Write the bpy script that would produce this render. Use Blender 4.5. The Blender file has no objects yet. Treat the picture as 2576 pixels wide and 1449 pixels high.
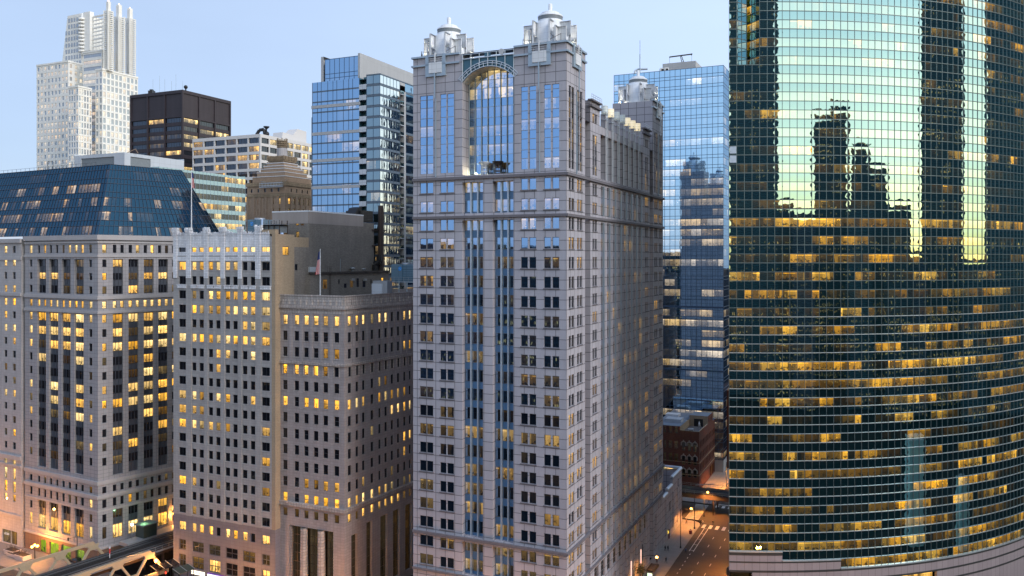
import bpy, math, random
from math import sin, cos, pi, radians, sqrt, asin, atan2, floor, ceil
from mathutils import Vector, Matrix

R = random.Random(11)
S = bpy.context.scene
C = S.collection
# camera model measured from the photograph (2576 wide measuring grid)
FL, CX, HY, H = 2093.0, 1288.0, 650.0, 84.0

def gnd(px, py, z=0.0):
    """point of the level z seen at a measuring-grid position"""
    Y = (H - z) * FL / (py - HY)
    return Vector(((px - CX) / FL * Y, Y, z))

def zat(py, Y):
    return H + (HY - py) * Y / FL

# ------------------------------------------------------------------ mesh builder
class MB:
    def __init__(s):
        s.v = []; s.ix = {}; s.f = []; s.m = []; s.uv = []; s.pv = []; s.c = []; s.sm = []
    def vid(s, p):
        k = (round(p[0], 3), round(p[1], 3), round(p[2], 3))
        i = s.ix.get(k)
        if i is None:
            i = len(s.v); s.v.append((p[0], p[1], p[2])); s.ix[k] = i
        return i
    def face(s, ps, m=0, uv=None, pv=None, col=None, smooth=False):
        ids = [s.vid(p) for p in ps]
        if len(set(ids)) < len(ids):
            keep = []
            for j, i in enumerate(ids):
                if i not in keep: keep.append(i)
            if len(keep) < 3: return
            sel = [ids.index(i) for i in keep]
            ids = keep
            if uv: uv = [uv[j] for j in sel]
            if pv: pv = [pv[j] for j in sel]
        n = len(ids)
        s.f.append(ids); s.m.append(m)
        s.uv.append(uv or [(0, 0)] * n); s.pv.append(pv or [(0.5, 0.5)] * n)
        s.c.append(col or (0, 0, 0, 0)); s.sm.append(smooth)
    def quad(s, a, b, c, d, m=0, uv=None, **k):
        if uv is None:
            w = (Vector(b) - Vector(a)).length; h = (Vector(d) - Vector(a)).length
            uv = [(0, 0), (w, 0), (w, h), (0, h)]
        s.face([a, b, c, d], m, uv, **k)
    def hexa(s, b, t, m=0):
        """b, t: four bottom and four top points, counter-clockwise from above"""
        s.quad(b[3], b[2], b[1], b[0], m); s.quad(t[0], t[1], t[2], t[3], m)
        for i in range(4):
            j = (i + 1) % 4
            s.quad(b[i], b[j], t[j], t[i], m)
    def box(s, x0, x1, y0, y1, z0, z1, m=0):
        s.hexa([(x0, y0, z0), (x1, y0, z0), (x1, y1, z0), (x0, y1, z0)],
               [(x0, y0, z1), (x1, y0, z1), (x1, y1, z1), (x0, y1, z1)], m)
    def bar(s, p, q, w=0.1, h=None, m=0, up=None):
        p = Vector(p); q = Vector(q); d = (q - p).normalized()
        u = Vector(up) if up else (Vector((0, 0, 1)) if abs(d.z) < 0.95 else Vector((1, 0, 0)))
        a = d.cross(u).normalized(); b = a.cross(d).normalized()
        h = h or w; a *= w / 2; b *= h / 2
        s.hexa([p - a - b, p + a - b, q + a - b, q - a - b], [p - a + b, p + a + b, q + a + b, q - a + b], m)
    def lathe(s, cx, cy, prof, n=20, m=0, a0=0, smooth=True):
        """prof: (r, z) from the bottom up"""
        for (r0, z0), (r1, z1) in zip(prof, prof[1:]):
            for i in range(n):
                t0 = a0 + 2 * pi * i / n; t1 = a0 + 2 * pi * (i + 1) / n
                pts = [(cx + r0 * cos(t0), cy + r0 * sin(t0), z0), (cx + r0 * cos(t1), cy + r0 * sin(t1), z0),
                       (cx + r1 * cos(t1), cy + r1 * sin(t1), z1), (cx + r1 * cos(t0), cy + r1 * sin(t0), z1)]
                if r0 < 1e-4: pts = [pts[0], pts[2], pts[3]]
                elif r1 < 1e-4: pts = pts[:3]
                u = [(p[0] * 1.0, p[2]) for p in pts]
                s.face(pts, m, uv=u, smooth=smooth and abs(z1 - z0) > 1e-4 and abs(r1 - r0) < abs(z1 - z0) * 3)
    def tube(s, pts, r=0.05, n=6, m=0):
        for p, q in zip(pts, pts[1:]):
            p = Vector(p); q = Vector(q); d = (q - p).normalized()
            u = Vector((0, 0, 1)) if abs(d.z) < 0.95 else Vector((1, 0, 0))
            a = d.cross(u).normalized(); b = a.cross(d)
            ring = lambda o: [o + a * (r * cos(2 * pi * i / n)) + b * (r * sin(2 * pi * i / n)) for i in range(n)]
            A, B = ring(p), ring(q)
            for i in range(n):
                j = (i + 1) % n
                s.quad(A[j], A[i], B[i], B[j], m)
            s.face(A, m); s.face(B[::-1], m)
    def ball(s, c, r, m=0, n=10, k=6, sz=1.0):
        prof = [(r * cos(-pi / 2 + pi * i / k), c[2] + sz * r * sin(-pi / 2 + pi * i / k)) for i in range(k + 1)]
        prof[0] = (0, prof[0][1]); prof[-1] = (0, prof[-1][1])
        s.lathe(c[0], c[1], prof, n, m)
    def empty(s): return not s.f
    def build(s, name, mats, parent=None, kind=None, label=None):
        me = bpy.data.meshes.new(name)
        me.from_pydata(s.v, [], s.f)
        me.polygons.foreach_set('material_index', s.m)
        me.polygons.foreach_set('use_smooth', s.sm)
        l1 = me.uv_layers.new(name='UVMap'); l2 = me.uv_layers.new(name='pane')
        l1.data.foreach_set('uv', [x for f in s.uv for p in f for x in p])
        l2.data.foreach_set('uv', [x for f in s.pv for p in f for x in p])
        at = me.attributes.new('room', 'FLOAT_COLOR', 'CORNER')
        at.data.foreach_set('color', [x for f, c in zip(s.f, s.c) for _ in f for x in c])
        for m in (mats if isinstance(mats, (list, tuple)) else [mats]): me.materials.append(m)
        me.update()
        o = bpy.data.objects.new(name, me); C.objects.link(o)
        if parent: o.parent = parent
        if kind: o['kind'] = kind
        if label: o['label'] = label
        return o

def tag(o, label, cat, group=None):
    o['label'] = label; o['category'] = cat
    if group: o['group'] = group
    return o
def thing(name, label, cat, group=None, loc=(0, 0, 0)):
    o = bpy.data.objects.new(name, None); C.objects.link(o); o.location = loc
    o.empty_display_size = 0.5
    return tag(o, label, cat, group)
def struct(name, mb, m):
    return mb.build(name, m, kind='structure')
def dup(root, loc=None, rz=None, label=None, group=None):
    def cp(o, par):
        c = o.copy(); C.objects.link(c)
        if par: c.parent = par
        for ch in list(o.children): cp(ch, c)
        return c
    r = cp(root, None)
    if loc is not None: r.location = loc
    if rz is not None: r.rotation_euler = (0, 0, rz)
    if label: r['label'] = label
    if group: r['group'] = group
    return r

# ------------------------------------------------------------------ facade frame
def vpd(vx, toward_left=False):
    d = Vector((vx - CX, FL)).normalized()
    return d
DL = vpd(-3350); DR = vpd(2228)

class Fac:
    """vertical plane: origin (x,y), horizontal direction d, outward normal n"""
    def __init__(s, o, d, n=None):
        s.o = Vector(o[:2]); s.d = Vector(d[:2]).normalized()
        if n is None:
            n = Vector((s.d.y, -s.d.x))
            if n.dot(s.o + s.d * 5) > 0: n = -n
        s.n = Vector(n[:2]).normalized()
    @classmethod
    def at(cls, px, Y, d, n=None):
        return cls(((px - CX) / FL * Y, Y), d, n)
    def u(s, px):
        t = (px - CX) / FL
        return (t * s.o.y - s.o.x) / (s.d.x - t * s.d.y)
    def Y(s, u): return s.o.y + s.d.y * u
    def z(s, u, py): return zat(py, s.Y(u))
    def p(s, u, z, k=0.0):
        q = s.o + s.d * u + s.n * k
        return Vector((q.x, q.y, z))
    def shift(s, u=0, k=0):
        return Fac(s.o + s.d * u + s.n * k, s.d, s.n)
    def flip(s):  # is u direction to the right seen from outside?
        return s.d.x * -s.n.y + s.d.y * s.n.x < 0
    def q(s, mb, u0, u1, z0, z1, k=0.0, m=0, uv=None, pv=None, col=None):
        """outward-facing quad"""
        a, b = (u0, u1)
        if (s.d.x * s.n.y - s.d.y * s.n.x) > 0: a, b = b, a    # keep winding outward
        uvs = uv or [(a, z0), (b, z0), (b, z1), (a, z1)]
        if uv is not None and a != u0: uvs = [uv[1], uv[0], uv[3], uv[2]]
        pvs = [(0, 0), (1, 0), (1, 1), (0, 1)]
        mb.face([s.p(a, z0, k), s.p(b, z0, k), s.p(b, z1, k), s.p(a, z1, k)], m, uvs, pvs, col)
    def box(s, mb, u0, u1, z0, z1, k0, k1, m=0):
        """solid between depths k0 < k1 (outward positive)"""
        if u0 > u1: u0, u1 = u1, u0
        s.q(mb, u0, u1, z0, z1, k1, m)
        P = s.p
        for uu, sg in ((u0, -1), (u1, 1)):
            a = [P(uu, z0, k0), P(uu, z0, k1), P(uu, z1, k1), P(uu, z1, k0)]
            w = abs(k1 - k0)
            mb.face(a, m, [(uu, z0), (uu + w, z0), (uu + w, z1), (uu, z1)])
        for zz in (z0, z1):
            mb.face([P(u0, zz, k0), P(u1, zz, k0), P(u1, zz, k1), P(u0, zz, k1)], m,
                    [(u0, zz), (u1, zz), (u1, zz + abs(k1 - k0)), (u0, zz + abs(k1 - k0))])
    def wall(s, mb, u0, u1, z0, z1, holes=(), depth=0.3, m=0, k=0.0, rm=None):
        """wall sheet with rectangular openings and their reveals; holes (ua,ub,za,zb[,depth])"""
        if u0 > u1: u0, u1 = u1, u0
        hs = []
        for h in holes:
            a, b = min(h[0], h[1]), max(h[0], h[1])
            a = max(a, u0); b = min(b, u1)
            if b - a > 0.02: hs.append((a, b, max(h[2], z0), min(h[3], z1), h[4] if len(h) > 4 else depth))
        us = sorted(set([round(x, 4) for x in [u0, u1] + [x for h in hs for x in h[:2]]]))
        # columns: merge vertical runs per column strip
        for ua, ub in zip(us, us[1:]):
            mid = (ua + ub) / 2
            col = sorted([(h[2], h[3]) for h in hs if h[0] < mid < h[1]])
            z = z0
            for a, b in col:
                if a > z + 1e-4: s.q(mb, ua, ub, z, a, k, m)
                z = max(z, b)
            if z < z1 - 1e-4: s.q(mb, ua, ub, z, z1, k, m)
        rm = m if rm is None else rm
        P = s.p
        for a, b, za, zb, dp in hs:
            if dp <= 0: continue
            for uu in (a, b):
                mb.face([P(uu, za, k), P(uu, za, k - dp), P(uu, zb, k - dp), P(uu, zb, k)], rm,
                        [(uu, za), (uu + dp, za), (uu + dp, zb), (uu, zb)])
            for zz in (za, zb):
                mb.face([P(a, zz, k), P(b, zz, k), P(b, zz, k - dp), P(a, zz, k - dp)], rm,
                        [(a, zz), (b, zz), (b, zz + dp), (a, zz + dp)])

class Wins:
    """collects the windows of one building: the 100 largest in view become parts, the rest one part of kind stuff"""
    def __init__(s, parent, mats, name='window', keep=100):
        s.par = parent; s.mats = mats; s.l = []; s.name = name; s.keep = keep
    def add(s, F, u0, u1, z0, z1, k=-0.25, lit=0.0, seed=None, warm=None, nx=1, ny=1, fr=0.07, uv0=None, sill=False, seg=None, fm=1):
        if u0 > u1: u0, u1 = u1, u0
        mb = MB()
        seed = R.random() if seed is None else seed
        warm = R.random() if warm is None else warm
        w, h = u1 - u0, z1 - z0
        for i in range(nx):
            a, b = u0 + w * i / nx, u0 + w * (i + 1) / nx
            for j in range(ny):
                c, d = z0 + h * j / ny, z0 + h * (j + 1) / ny
                ua = a if uv0 is None else a - uv0
                ub = b if uv0 is None else b - uv0
                if uv0 is None: ua, ub = a - u0, b - u0
                F.q(mb, a, b, c, d, k, 0, uv=[(ua, j / ny), (ub, j / ny), (ub, (j + 1) / ny), (ua, (j + 1) / ny)],
                    col=(lit, seed, warm, R.random()))
        if fr > 0:
            e = 0.05
            for i in range(nx + 1):
                x = u0 + w * i / nx
                a, b = (x, x + fr) if i == 0 else ((x - fr, x) if i == nx else (x - fr / 2, x + fr / 2))
                F.q(mb, a, b, z0, z1, k + e, fm)
            for j in range(ny + 1):
                x = z0 + h * j / ny
                a, b = (x, x + fr) if j == 0 else ((x - fr, x) if j == ny else (x - fr / 2, x + fr / 2))
                F.q(mb, u0, u1, a, b, k + e + 0.005, fm)
        if sill:
            F.box(mb, u0 - sill[0], u1 + sill[0], z0 - sill[1], z0 - .002, k, sill[2], sill[3])
        Y = F.Y((u0 + u1) / 2)
        c = F.p((u0 + u1) / 2, (z0 + z1) / 2)
        px = CX + c.x / c.y * FL; py = HY - (c.z - H) / c.y * FL
        inview = -10 < px < 2590 and -10 < py < 1460
        cosv = abs(F.n.dot(Vector((c.x, c.y)).normalized()))
        s.l.append((w * h * cosv / (Y * Y) if inview else 0, len(s.l), mb))
    def done(s):
        l = sorted(s.l, key=lambda t: (-t[0], t[1]))
        for a, i, mb in l[:s.keep]: mb.build(s.name, s.mats, s.par)
        rest = MB()
        for a, i, mb in l[s.keep:]:
            for f, m, uv, pv, c in zip(mb.f, mb.m, mb.uv, mb.pv, mb.c):
                rest.face([mb.v[j] for j in f], m, uv, pv, c)
        if not rest.empty(): rest.build(s.name, s.mats, s.par, kind='stuff')
# ------------------------------------------------------------------ materials
class NG:
    def __init__(s, name):
        s.mat = bpy.data.materials.new(name); s.mat.use_nodes = True
        s.nt = s.mat.node_tree; s.nt.nodes.clear()
        s.out = s.nt.nodes.new('ShaderNodeOutputMaterial')
    def n(s, t, **k):
        x = s.nt.nodes.new('ShaderNode' + t)
        for a, b in k.items(): setattr(x, a, b)
        return x
    def put(s, sock, v):
        if isinstance(v, bpy.types.NodeSocket): s.nt.links.new(v, sock)
        elif v is not None:
            if sock.type == 'RGBA' and len(v) == 3: v = (*v, 1)
            sock.default_value = v
    def m(s, op, a, b=None, c=None, clamp=False):
        x = s.n('Math', operation=op); x.use_clamp = clamp
        s.put(x.inputs[0], a)
        if b is not None: s.put(x.inputs[1], b)
        if c is not None: s.put(x.inputs[2], c)
        return x.outputs[0]
    def vm(s, op, a, b=None, sc=None):
        x = s.n('VectorMath', operation=op); s.put(x.inputs[0], a)
        if b is not None: s.put(x.inputs[1], b)
        if sc is not None: s.put(x.inputs['Scale'], sc)
        return x.outputs['Value'] if op in ('DOT_PRODUCT', 'LENGTH') else x.outputs[0]
    def mix(s, f, a, b, bl='MIX'):
        x = s.n('Mix', data_type='RGBA', blend_type=bl)
        s.put(x.inputs[0], f); s.put(x.inputs[6], a); s.put(x.inputs[7], b)
        return x.outputs[2]
    def uv(s, n='UVMap'): return s.n('UVMap', uv_map=n).outputs[0]
    def sep(s, v):
        x = s.n('SeparateXYZ'); s.put(x.inputs[0], v); return x.outputs
    def comb(s, a, b, c):
        x = s.n('CombineXYZ'); s.put(x.inputs[0], a); s.put(x.inputs[1], b); s.put(x.inputs[2], c); return x.outputs[0]
    def noise(s, v, sc, det=2.0, rough=0.5):
        x = s.n('TexNoise'); s.put(x.inputs['Vector'], v); s.put(x.inputs['Scale'], sc)
        s.put(x.inputs['Detail'], det); s.put(x.inputs['Roughness'], rough); return x.outputs[0]
    def white(s, v):
        x = s.n('TexWhiteNoise', noise_dimensions='3D'); s.put(x.inputs['Vector'], v); return x.outputs['Value']
    def ramp(s, v, a, b):
        x = s.n('MapRange'); x.interpolation_type = 'SMOOTHSTEP'
        s.put(x.inputs[0], v); s.put(x.inputs[1], a); s.put(x.inputs[2], b); return x.outputs[0]
    def surf(s, v): s.nt.links.new(v, s.out.inputs[0])
    def pbsdf(s, col, rough=0.6, metal=0.0, normal=None, spec=0.5):
        x = s.n('BsdfPrincipled'); s.put(x.inputs['Base Color'], col); s.put(x.inputs['Roughness'], rough)
        s.put(x.inputs['Metallic'], metal); s.put(x.inputs['Specular IOR Level'], spec)
        if normal is not None: s.put(x.inputs['Normal'], normal)
        return x.outputs[0]

def stone(name, col, joint=None, jd=0.55, var=0.10, stain=0.22, rough=0.75, fine=0.06, bump=0.0, grain=3.0, spec=0.3):
    """masonry: joint = (block width, course height, joint width) in metres"""
    g = NG(name); uv = g.uv()
    c = (*col, 1)
    big = g.noise(uv, 0.13, 4, 0.6)
    x = g.sep(uv)
    streak = g.noise(g.comb(g.m('MULTIPLY', x[0], 0.9), g.m('MULTIPLY', x[1], 0.07), 0.0), 1.0, 3, 0.6)
    fn = g.noise(uv, grain, 3, 0.7)
    f = g.m('ADD', g.m('MULTIPLY', g.m('SUBTRACT', big, 0.5), stain * 2), g.m('MULTIPLY', g.m('SUBTRACT', streak, 0.5), stain * 1.6))
    f = g.m('ADD', f, g.m('MULTIPLY', g.m('SUBTRACT', fn, 0.5), fine * 4))
    f = g.m('ADD', f, 1.0)
    base = g.vm('SCALE', c[:3], sc=f)
    if joint:
        b = g.n('TexBrick'); b.offset = joint[3] if len(joint) > 3 else 0.0; b.squash = 1.0
        g.put(b.inputs['Vector'], uv); g.put(b.inputs['Scale'], 1.0)
        g.put(b.inputs['Color1'], (1 - var, 1 - var, 1 - var, 1)); g.put(b.inputs['Color2'], (1 + var, 1 + var, 1 + var, 1))
        g.put(b.inputs['Mortar'], (jd, jd, jd, 1)); g.put(b.inputs['Mortar Size'], joint[2]); g.put(b.inputs['Mortar Smooth'], 0.1)
        g.put(b.inputs['Brick Width'], joint[0]); g.put(b.inputs['Row Height'], joint[1])
        base = g.mix(1.0, base, b.outputs[0], 'MULTIPLY')
    nrm = None
    if bump:
        bn = g.n('Bump'); g.put(bn.inputs['Strength'], bump); g.put(bn.inputs['Distance'], 0.1); g.put(bn.inputs['Height'], fn)
        nrm = bn.outputs[0]
    g.surf(g.pbsdf(base, rough, normal=nrm, spec=spec))
    return g.mat

def plain(name, col, rough=0.5, metal=0.0, var=0.12, scale=1.5, spec=0.5):
    g = NG(name)
    tc = g.n('TexCoord')
    n = g.noise(tc.outputs['Object'], scale, 4, 0.6)
    f = g.m('ADD', 1 - var, g.m('MULTIPLY', n, var * 2))
    g.surf(g.pbsdf(g.vm('SCALE', col, sc=f), g.m('ADD', rough - 0.05, g.m('MULTIPLY', n, 0.1)), metal, spec=spec))
    return g.mat

def lamp(name, col, st):
    g = NG(name); e = g.n('Emission'); g.put(e.inputs[0], (*col, 1)); g.put(e.inputs[1], st); g.surf(e.outputs[0])
    return g.mat

def glass(name, tint=(0.7, 0.85, 1.0), refl=0.35, dark=(0.012, 0.014, 0.018), warm=(1.0, 0.50, 0.06), cool=(1.0, 0.72, 0.30),
          power=1.0, pill=0.0, tilt=0.0, ripple=0.0, rough=0.01, furn=1.0, room=2.4, edge=0.6, strips=0.35, base=0.10, var=1.05):
    """window glass: coated reflection over a room that is lit when its lamps are on (attribute room = lit, seed, warmth, pane id)"""
    g = NG(name)
    uv = g.sep(g.uv()); pv = g.sep(g.uv('pane'))
    at = g.n('Attribute', attribute_type='GEOMETRY', attribute_name='room')
    r = g.sep(at.outputs['Vector']); lit, seed, wm = r[0], r[1], r[2]; pid = at.outputs['Alpha']
    # room contents behind the glass
    u, v = uv[0], uv[1]
    s50 = g.m('MULTIPLY', seed, 61.7)
    cell = g.m('FLOOR', g.m('ADD', g.m('DIVIDE', u, room), g.m('MULTIPLY', seed, 9.0)))
    part = g.white(g.comb(cell, s50, 1.0))                    # bays of wall behind
    n1 = g.noise(g.comb(g.m('MULTIPLY', u, 1.5), g.m('MULTIPLY', v, 3.2), s50), 1.0, 2.5, 0.6)
    low = g.m('SUBTRACT', 1.0, g.ramp(v, 0.30, 0.62))
    fur = g.m('MULTIPLY', g.ramp(n1, 0.50, 0.58), g.m('MULTIPLY', low, furn))
    n2 = g.noise(g.comb(g.m('MULTIPLY', u, 0.8), g.m('MULTIPLY', v, 0.9), g.m('ADD', s50, 7.0)), 1.0, 3, 0.65)
    lum = g.m('ADD', base, g.m('MULTIPLY', g.m('MULTIPLY', part, part), var))
    lum = g.m('MULTIPLY', lum, g.m('ADD', 0.45, g.m('MULTIPLY', n2, 1.15)))
    lum = g.m('MULTIPLY', lum, g.m('ADD', 0.8, g.m('MULTIPLY', v, 0.35)))
    lum = g.m('MULTIPLY', lum, g.m('SUBTRACT', 1.0, g.m('MULTIPLY', fur, 0.85)))
    # ceiling lamps seen from below
    n3 = g.white(g.comb(g.m('FLOOR', g.m('MULTIPLY', g.m('ADD', u, s50), 0.75)), s50, 3.0))
    st = g.m('MULTIPLY', g.m('GREATER_THAN', n3, 1 - strips), g.m('MULTIPLY', g.m('GREATER_THAN', v, 0.80), g.m('LESS_THAN', v, 0.90)))
    lum = g.m('ADD', lum, g.m('MULTIPLY', st, 0.8))
    n4 = g.noise(g.comb(g.m('MULTIPLY', u, 3.0), g.m('MULTIPLY', v, 5.0), g.m('ADD', s50, 31.0)), 1.0, 1.0, 0.5)
    lum = g.m('ADD', lum, g.m('MULTIPLY', g.ramp(n4, 0.73, 0.77), 1.6))
    dim = g.m('MULTIPLY', g.ramp(n4, 0.71, 0.75), 0.05)       # small lamps left on in dark rooms
    em = g.m('MULTIPLY', g.m('ADD', g.m('MULTIPLY', lum, lit), g.m('MULTIPLY', dim, g.m('GREATER_THAN', part, 0.55))), power)
    colr = g.mix(wm, (*warm, 1), (*cool, 1))
    e = g.n('Emission'); g.put(e.inputs[0], colr); g.put(e.inputs[1], em)
    d = g.n('BsdfDiffuse'); g.put(d.inputs[0], (*dark, 1))
    add = g.n('AddShader'); g.put(add.inputs[0], e.outputs[0]); g.put(add.inputs[1], d.outputs[0])
    # slightly uneven panes
    geo = g.n('NewGeometry'); nrm = geo.outputs['Normal']
    T = g.vm('NORMALIZE', g.vm('CROSS_PRODUCT', (0, 0, 1), nrm))
    ra = g.m('SUBTRACT', g.white(g.comb(pid, seed, 5.0)), 0.5); rb = g.m('SUBTRACT', g.white(g.comb(pid, seed, 9.0)), 0.5)
    bulge = g.m('ADD', 0.2, g.m('MULTIPLY', g.m('MULTIPLY', pv[1], g.m('SUBTRACT', 1.0, pv[1])), 5.2))
    a = g.m('ADD', g.m('MULTIPLY', g.m('MULTIPLY', g.m('SUBTRACT', pv[0], 0.5), bulge), pill * 2), g.m('MULTIPLY', ra, tilt * 2))
    b = g.m('ADD', g.m('MULTIPLY', g.m('SUBTRACT', pv[1], 0.5), pill * 1.4), g.m('MULTIPLY', rb, tilt * 1.2))
    if ripple:
        nx = g.noise(g.comb(g.m('MULTIPLY', pv[0], 1.0), g.m('MULTIPLY', pv[1], 1.6), g.m('MULTIPLY', pid, 91.0)), 1.15, 1, 0.5)
        ny = g.noise(g.comb(g.m('MULTIPLY', pv[0], 1.0), g.m('MULTIPLY', pv[1], 1.6), g.m('ADD', g.m('MULTIPLY', pid, 91.0), 33.0)), 1.15, 1, 0.5)
        a = g.m('ADD', a, g.m('MULTIPLY', g.m('SUBTRACT', nx, 0.5), ripple * 2))
        b = g.m('ADD', b, g.m('MULTIPLY', g.m('SUBTRACT', ny, 0.5), ripple * 1.3))
    nn = g.vm('NORMALIZE', g.vm('ADD', nrm, g.vm('ADD', g.vm('SCALE', T, sc=a), g.vm('SCALE', (0, 0, 1), sc=b))))
    gl = g.n('BsdfGlossy'); g.put(gl.inputs['Color'], (*tint, 1)); g.put(gl.inputs['Roughness'], rough); g.put(gl.inputs['Normal'], nn)
    lw = g.n('LayerWeight'); g.put(lw.inputs['Blend'], 0.5)
    f5 = g.m('POWER', lw.outputs['Facing'], 4.0)
    fac = g.m('ADD', refl, g.m('MULTIPLY', f5, edge * (1 - refl)), clamp=True)
    mx = g.n('MixShader'); g.put(mx.inputs[0], fac); g.put(mx.inputs[1], add.outputs[0]); g.put(mx.inputs[2], gl.outputs[0])
    g.surf(mx.outputs[0])
    return g.mat

M = {}
M['t_stone'] = stone('pale granite panels', (0.435, 0.422, 0.472), (2.35, 2.04, 0.075), 0.36, 0.05, 0.15, 0.7, 0.04)
M['t_trim'] = stone('dark granite trim', (0.17, 0.16, 0.18), None, stain=0.12)
M['steel'] = plain('painted steel', (0.34, 0.42, 0.50), 0.4, 0.3)
M['steel_lt'] = plain('light painted steel', (0.52, 0.58, 0.66), 0.4, 0.3)
M['dk_frame'] = plain('dark window frame', (0.055, 0.06, 0.075), 0.4, 0.2)
M['gray_frame'] = plain('grey window frame', (0.24, 0.25, 0.28), 0.4, 0.2)
M['white_pan'] = stone('white enamel panels', (0.72, 0.74, 0.78), (1.2, 1.1, 0.035), 0.72, 0.03, 0.05, 0.45, 0.02)
M['sp_blue'] = stone('blue spandrel panels', (0.115, 0.225, 0.40), (1.6, 30, 0.04), 0.7, 0.05, 0.12, 0.35, 0.03)
M['black'] = plain('black painted metal', (0.02, 0.02, 0.023), 0.45, 0.3)
M['roof_dk'] = stone('roof gravel', (0.13, 0.125, 0.13), None, stain=0.3, grain=8)
M['g_t'] = glass('blue coated glass', (0.36, 0.62, 0.96), 0.56, (0.012, 0.013, 0.018), power=1.1, pill=0.003, tilt=0.004, ripple=0.004, room=1.7)
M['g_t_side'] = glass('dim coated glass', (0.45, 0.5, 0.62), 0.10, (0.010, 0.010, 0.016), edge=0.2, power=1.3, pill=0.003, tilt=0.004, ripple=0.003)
M['g_dark'] = glass('dark window glass', (0.7, 0.75, 0.85), 0.06, (0.012, 0.012, 0.016), power=1.35, pill=0.002, tilt=0.004, ripple=0.002, room=0.9)
# ------------------------------------------------------------------ ground
M['asphalt'] = stone('asphalt', (0.085, 0.074, 0.064), None, stain=0.25, grain=2.0, rough=0.9, spec=0.08)
gm = MB(); gm.quad((-4000, -4000, 0), (4000, -4000, 0), (4000, 6000, 0), (-4000, 6000, 0), uv=[(-4000, -4000), (4000, -4000), (4000, 6000), (-4000, 6000)])
M['ground'] = stone('city ground', (0.016, 0.016, 0.017), None, stain=0.3, spec=0.0, rough=1.0)
struct('ground', gm, [M['ground']])
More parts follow.
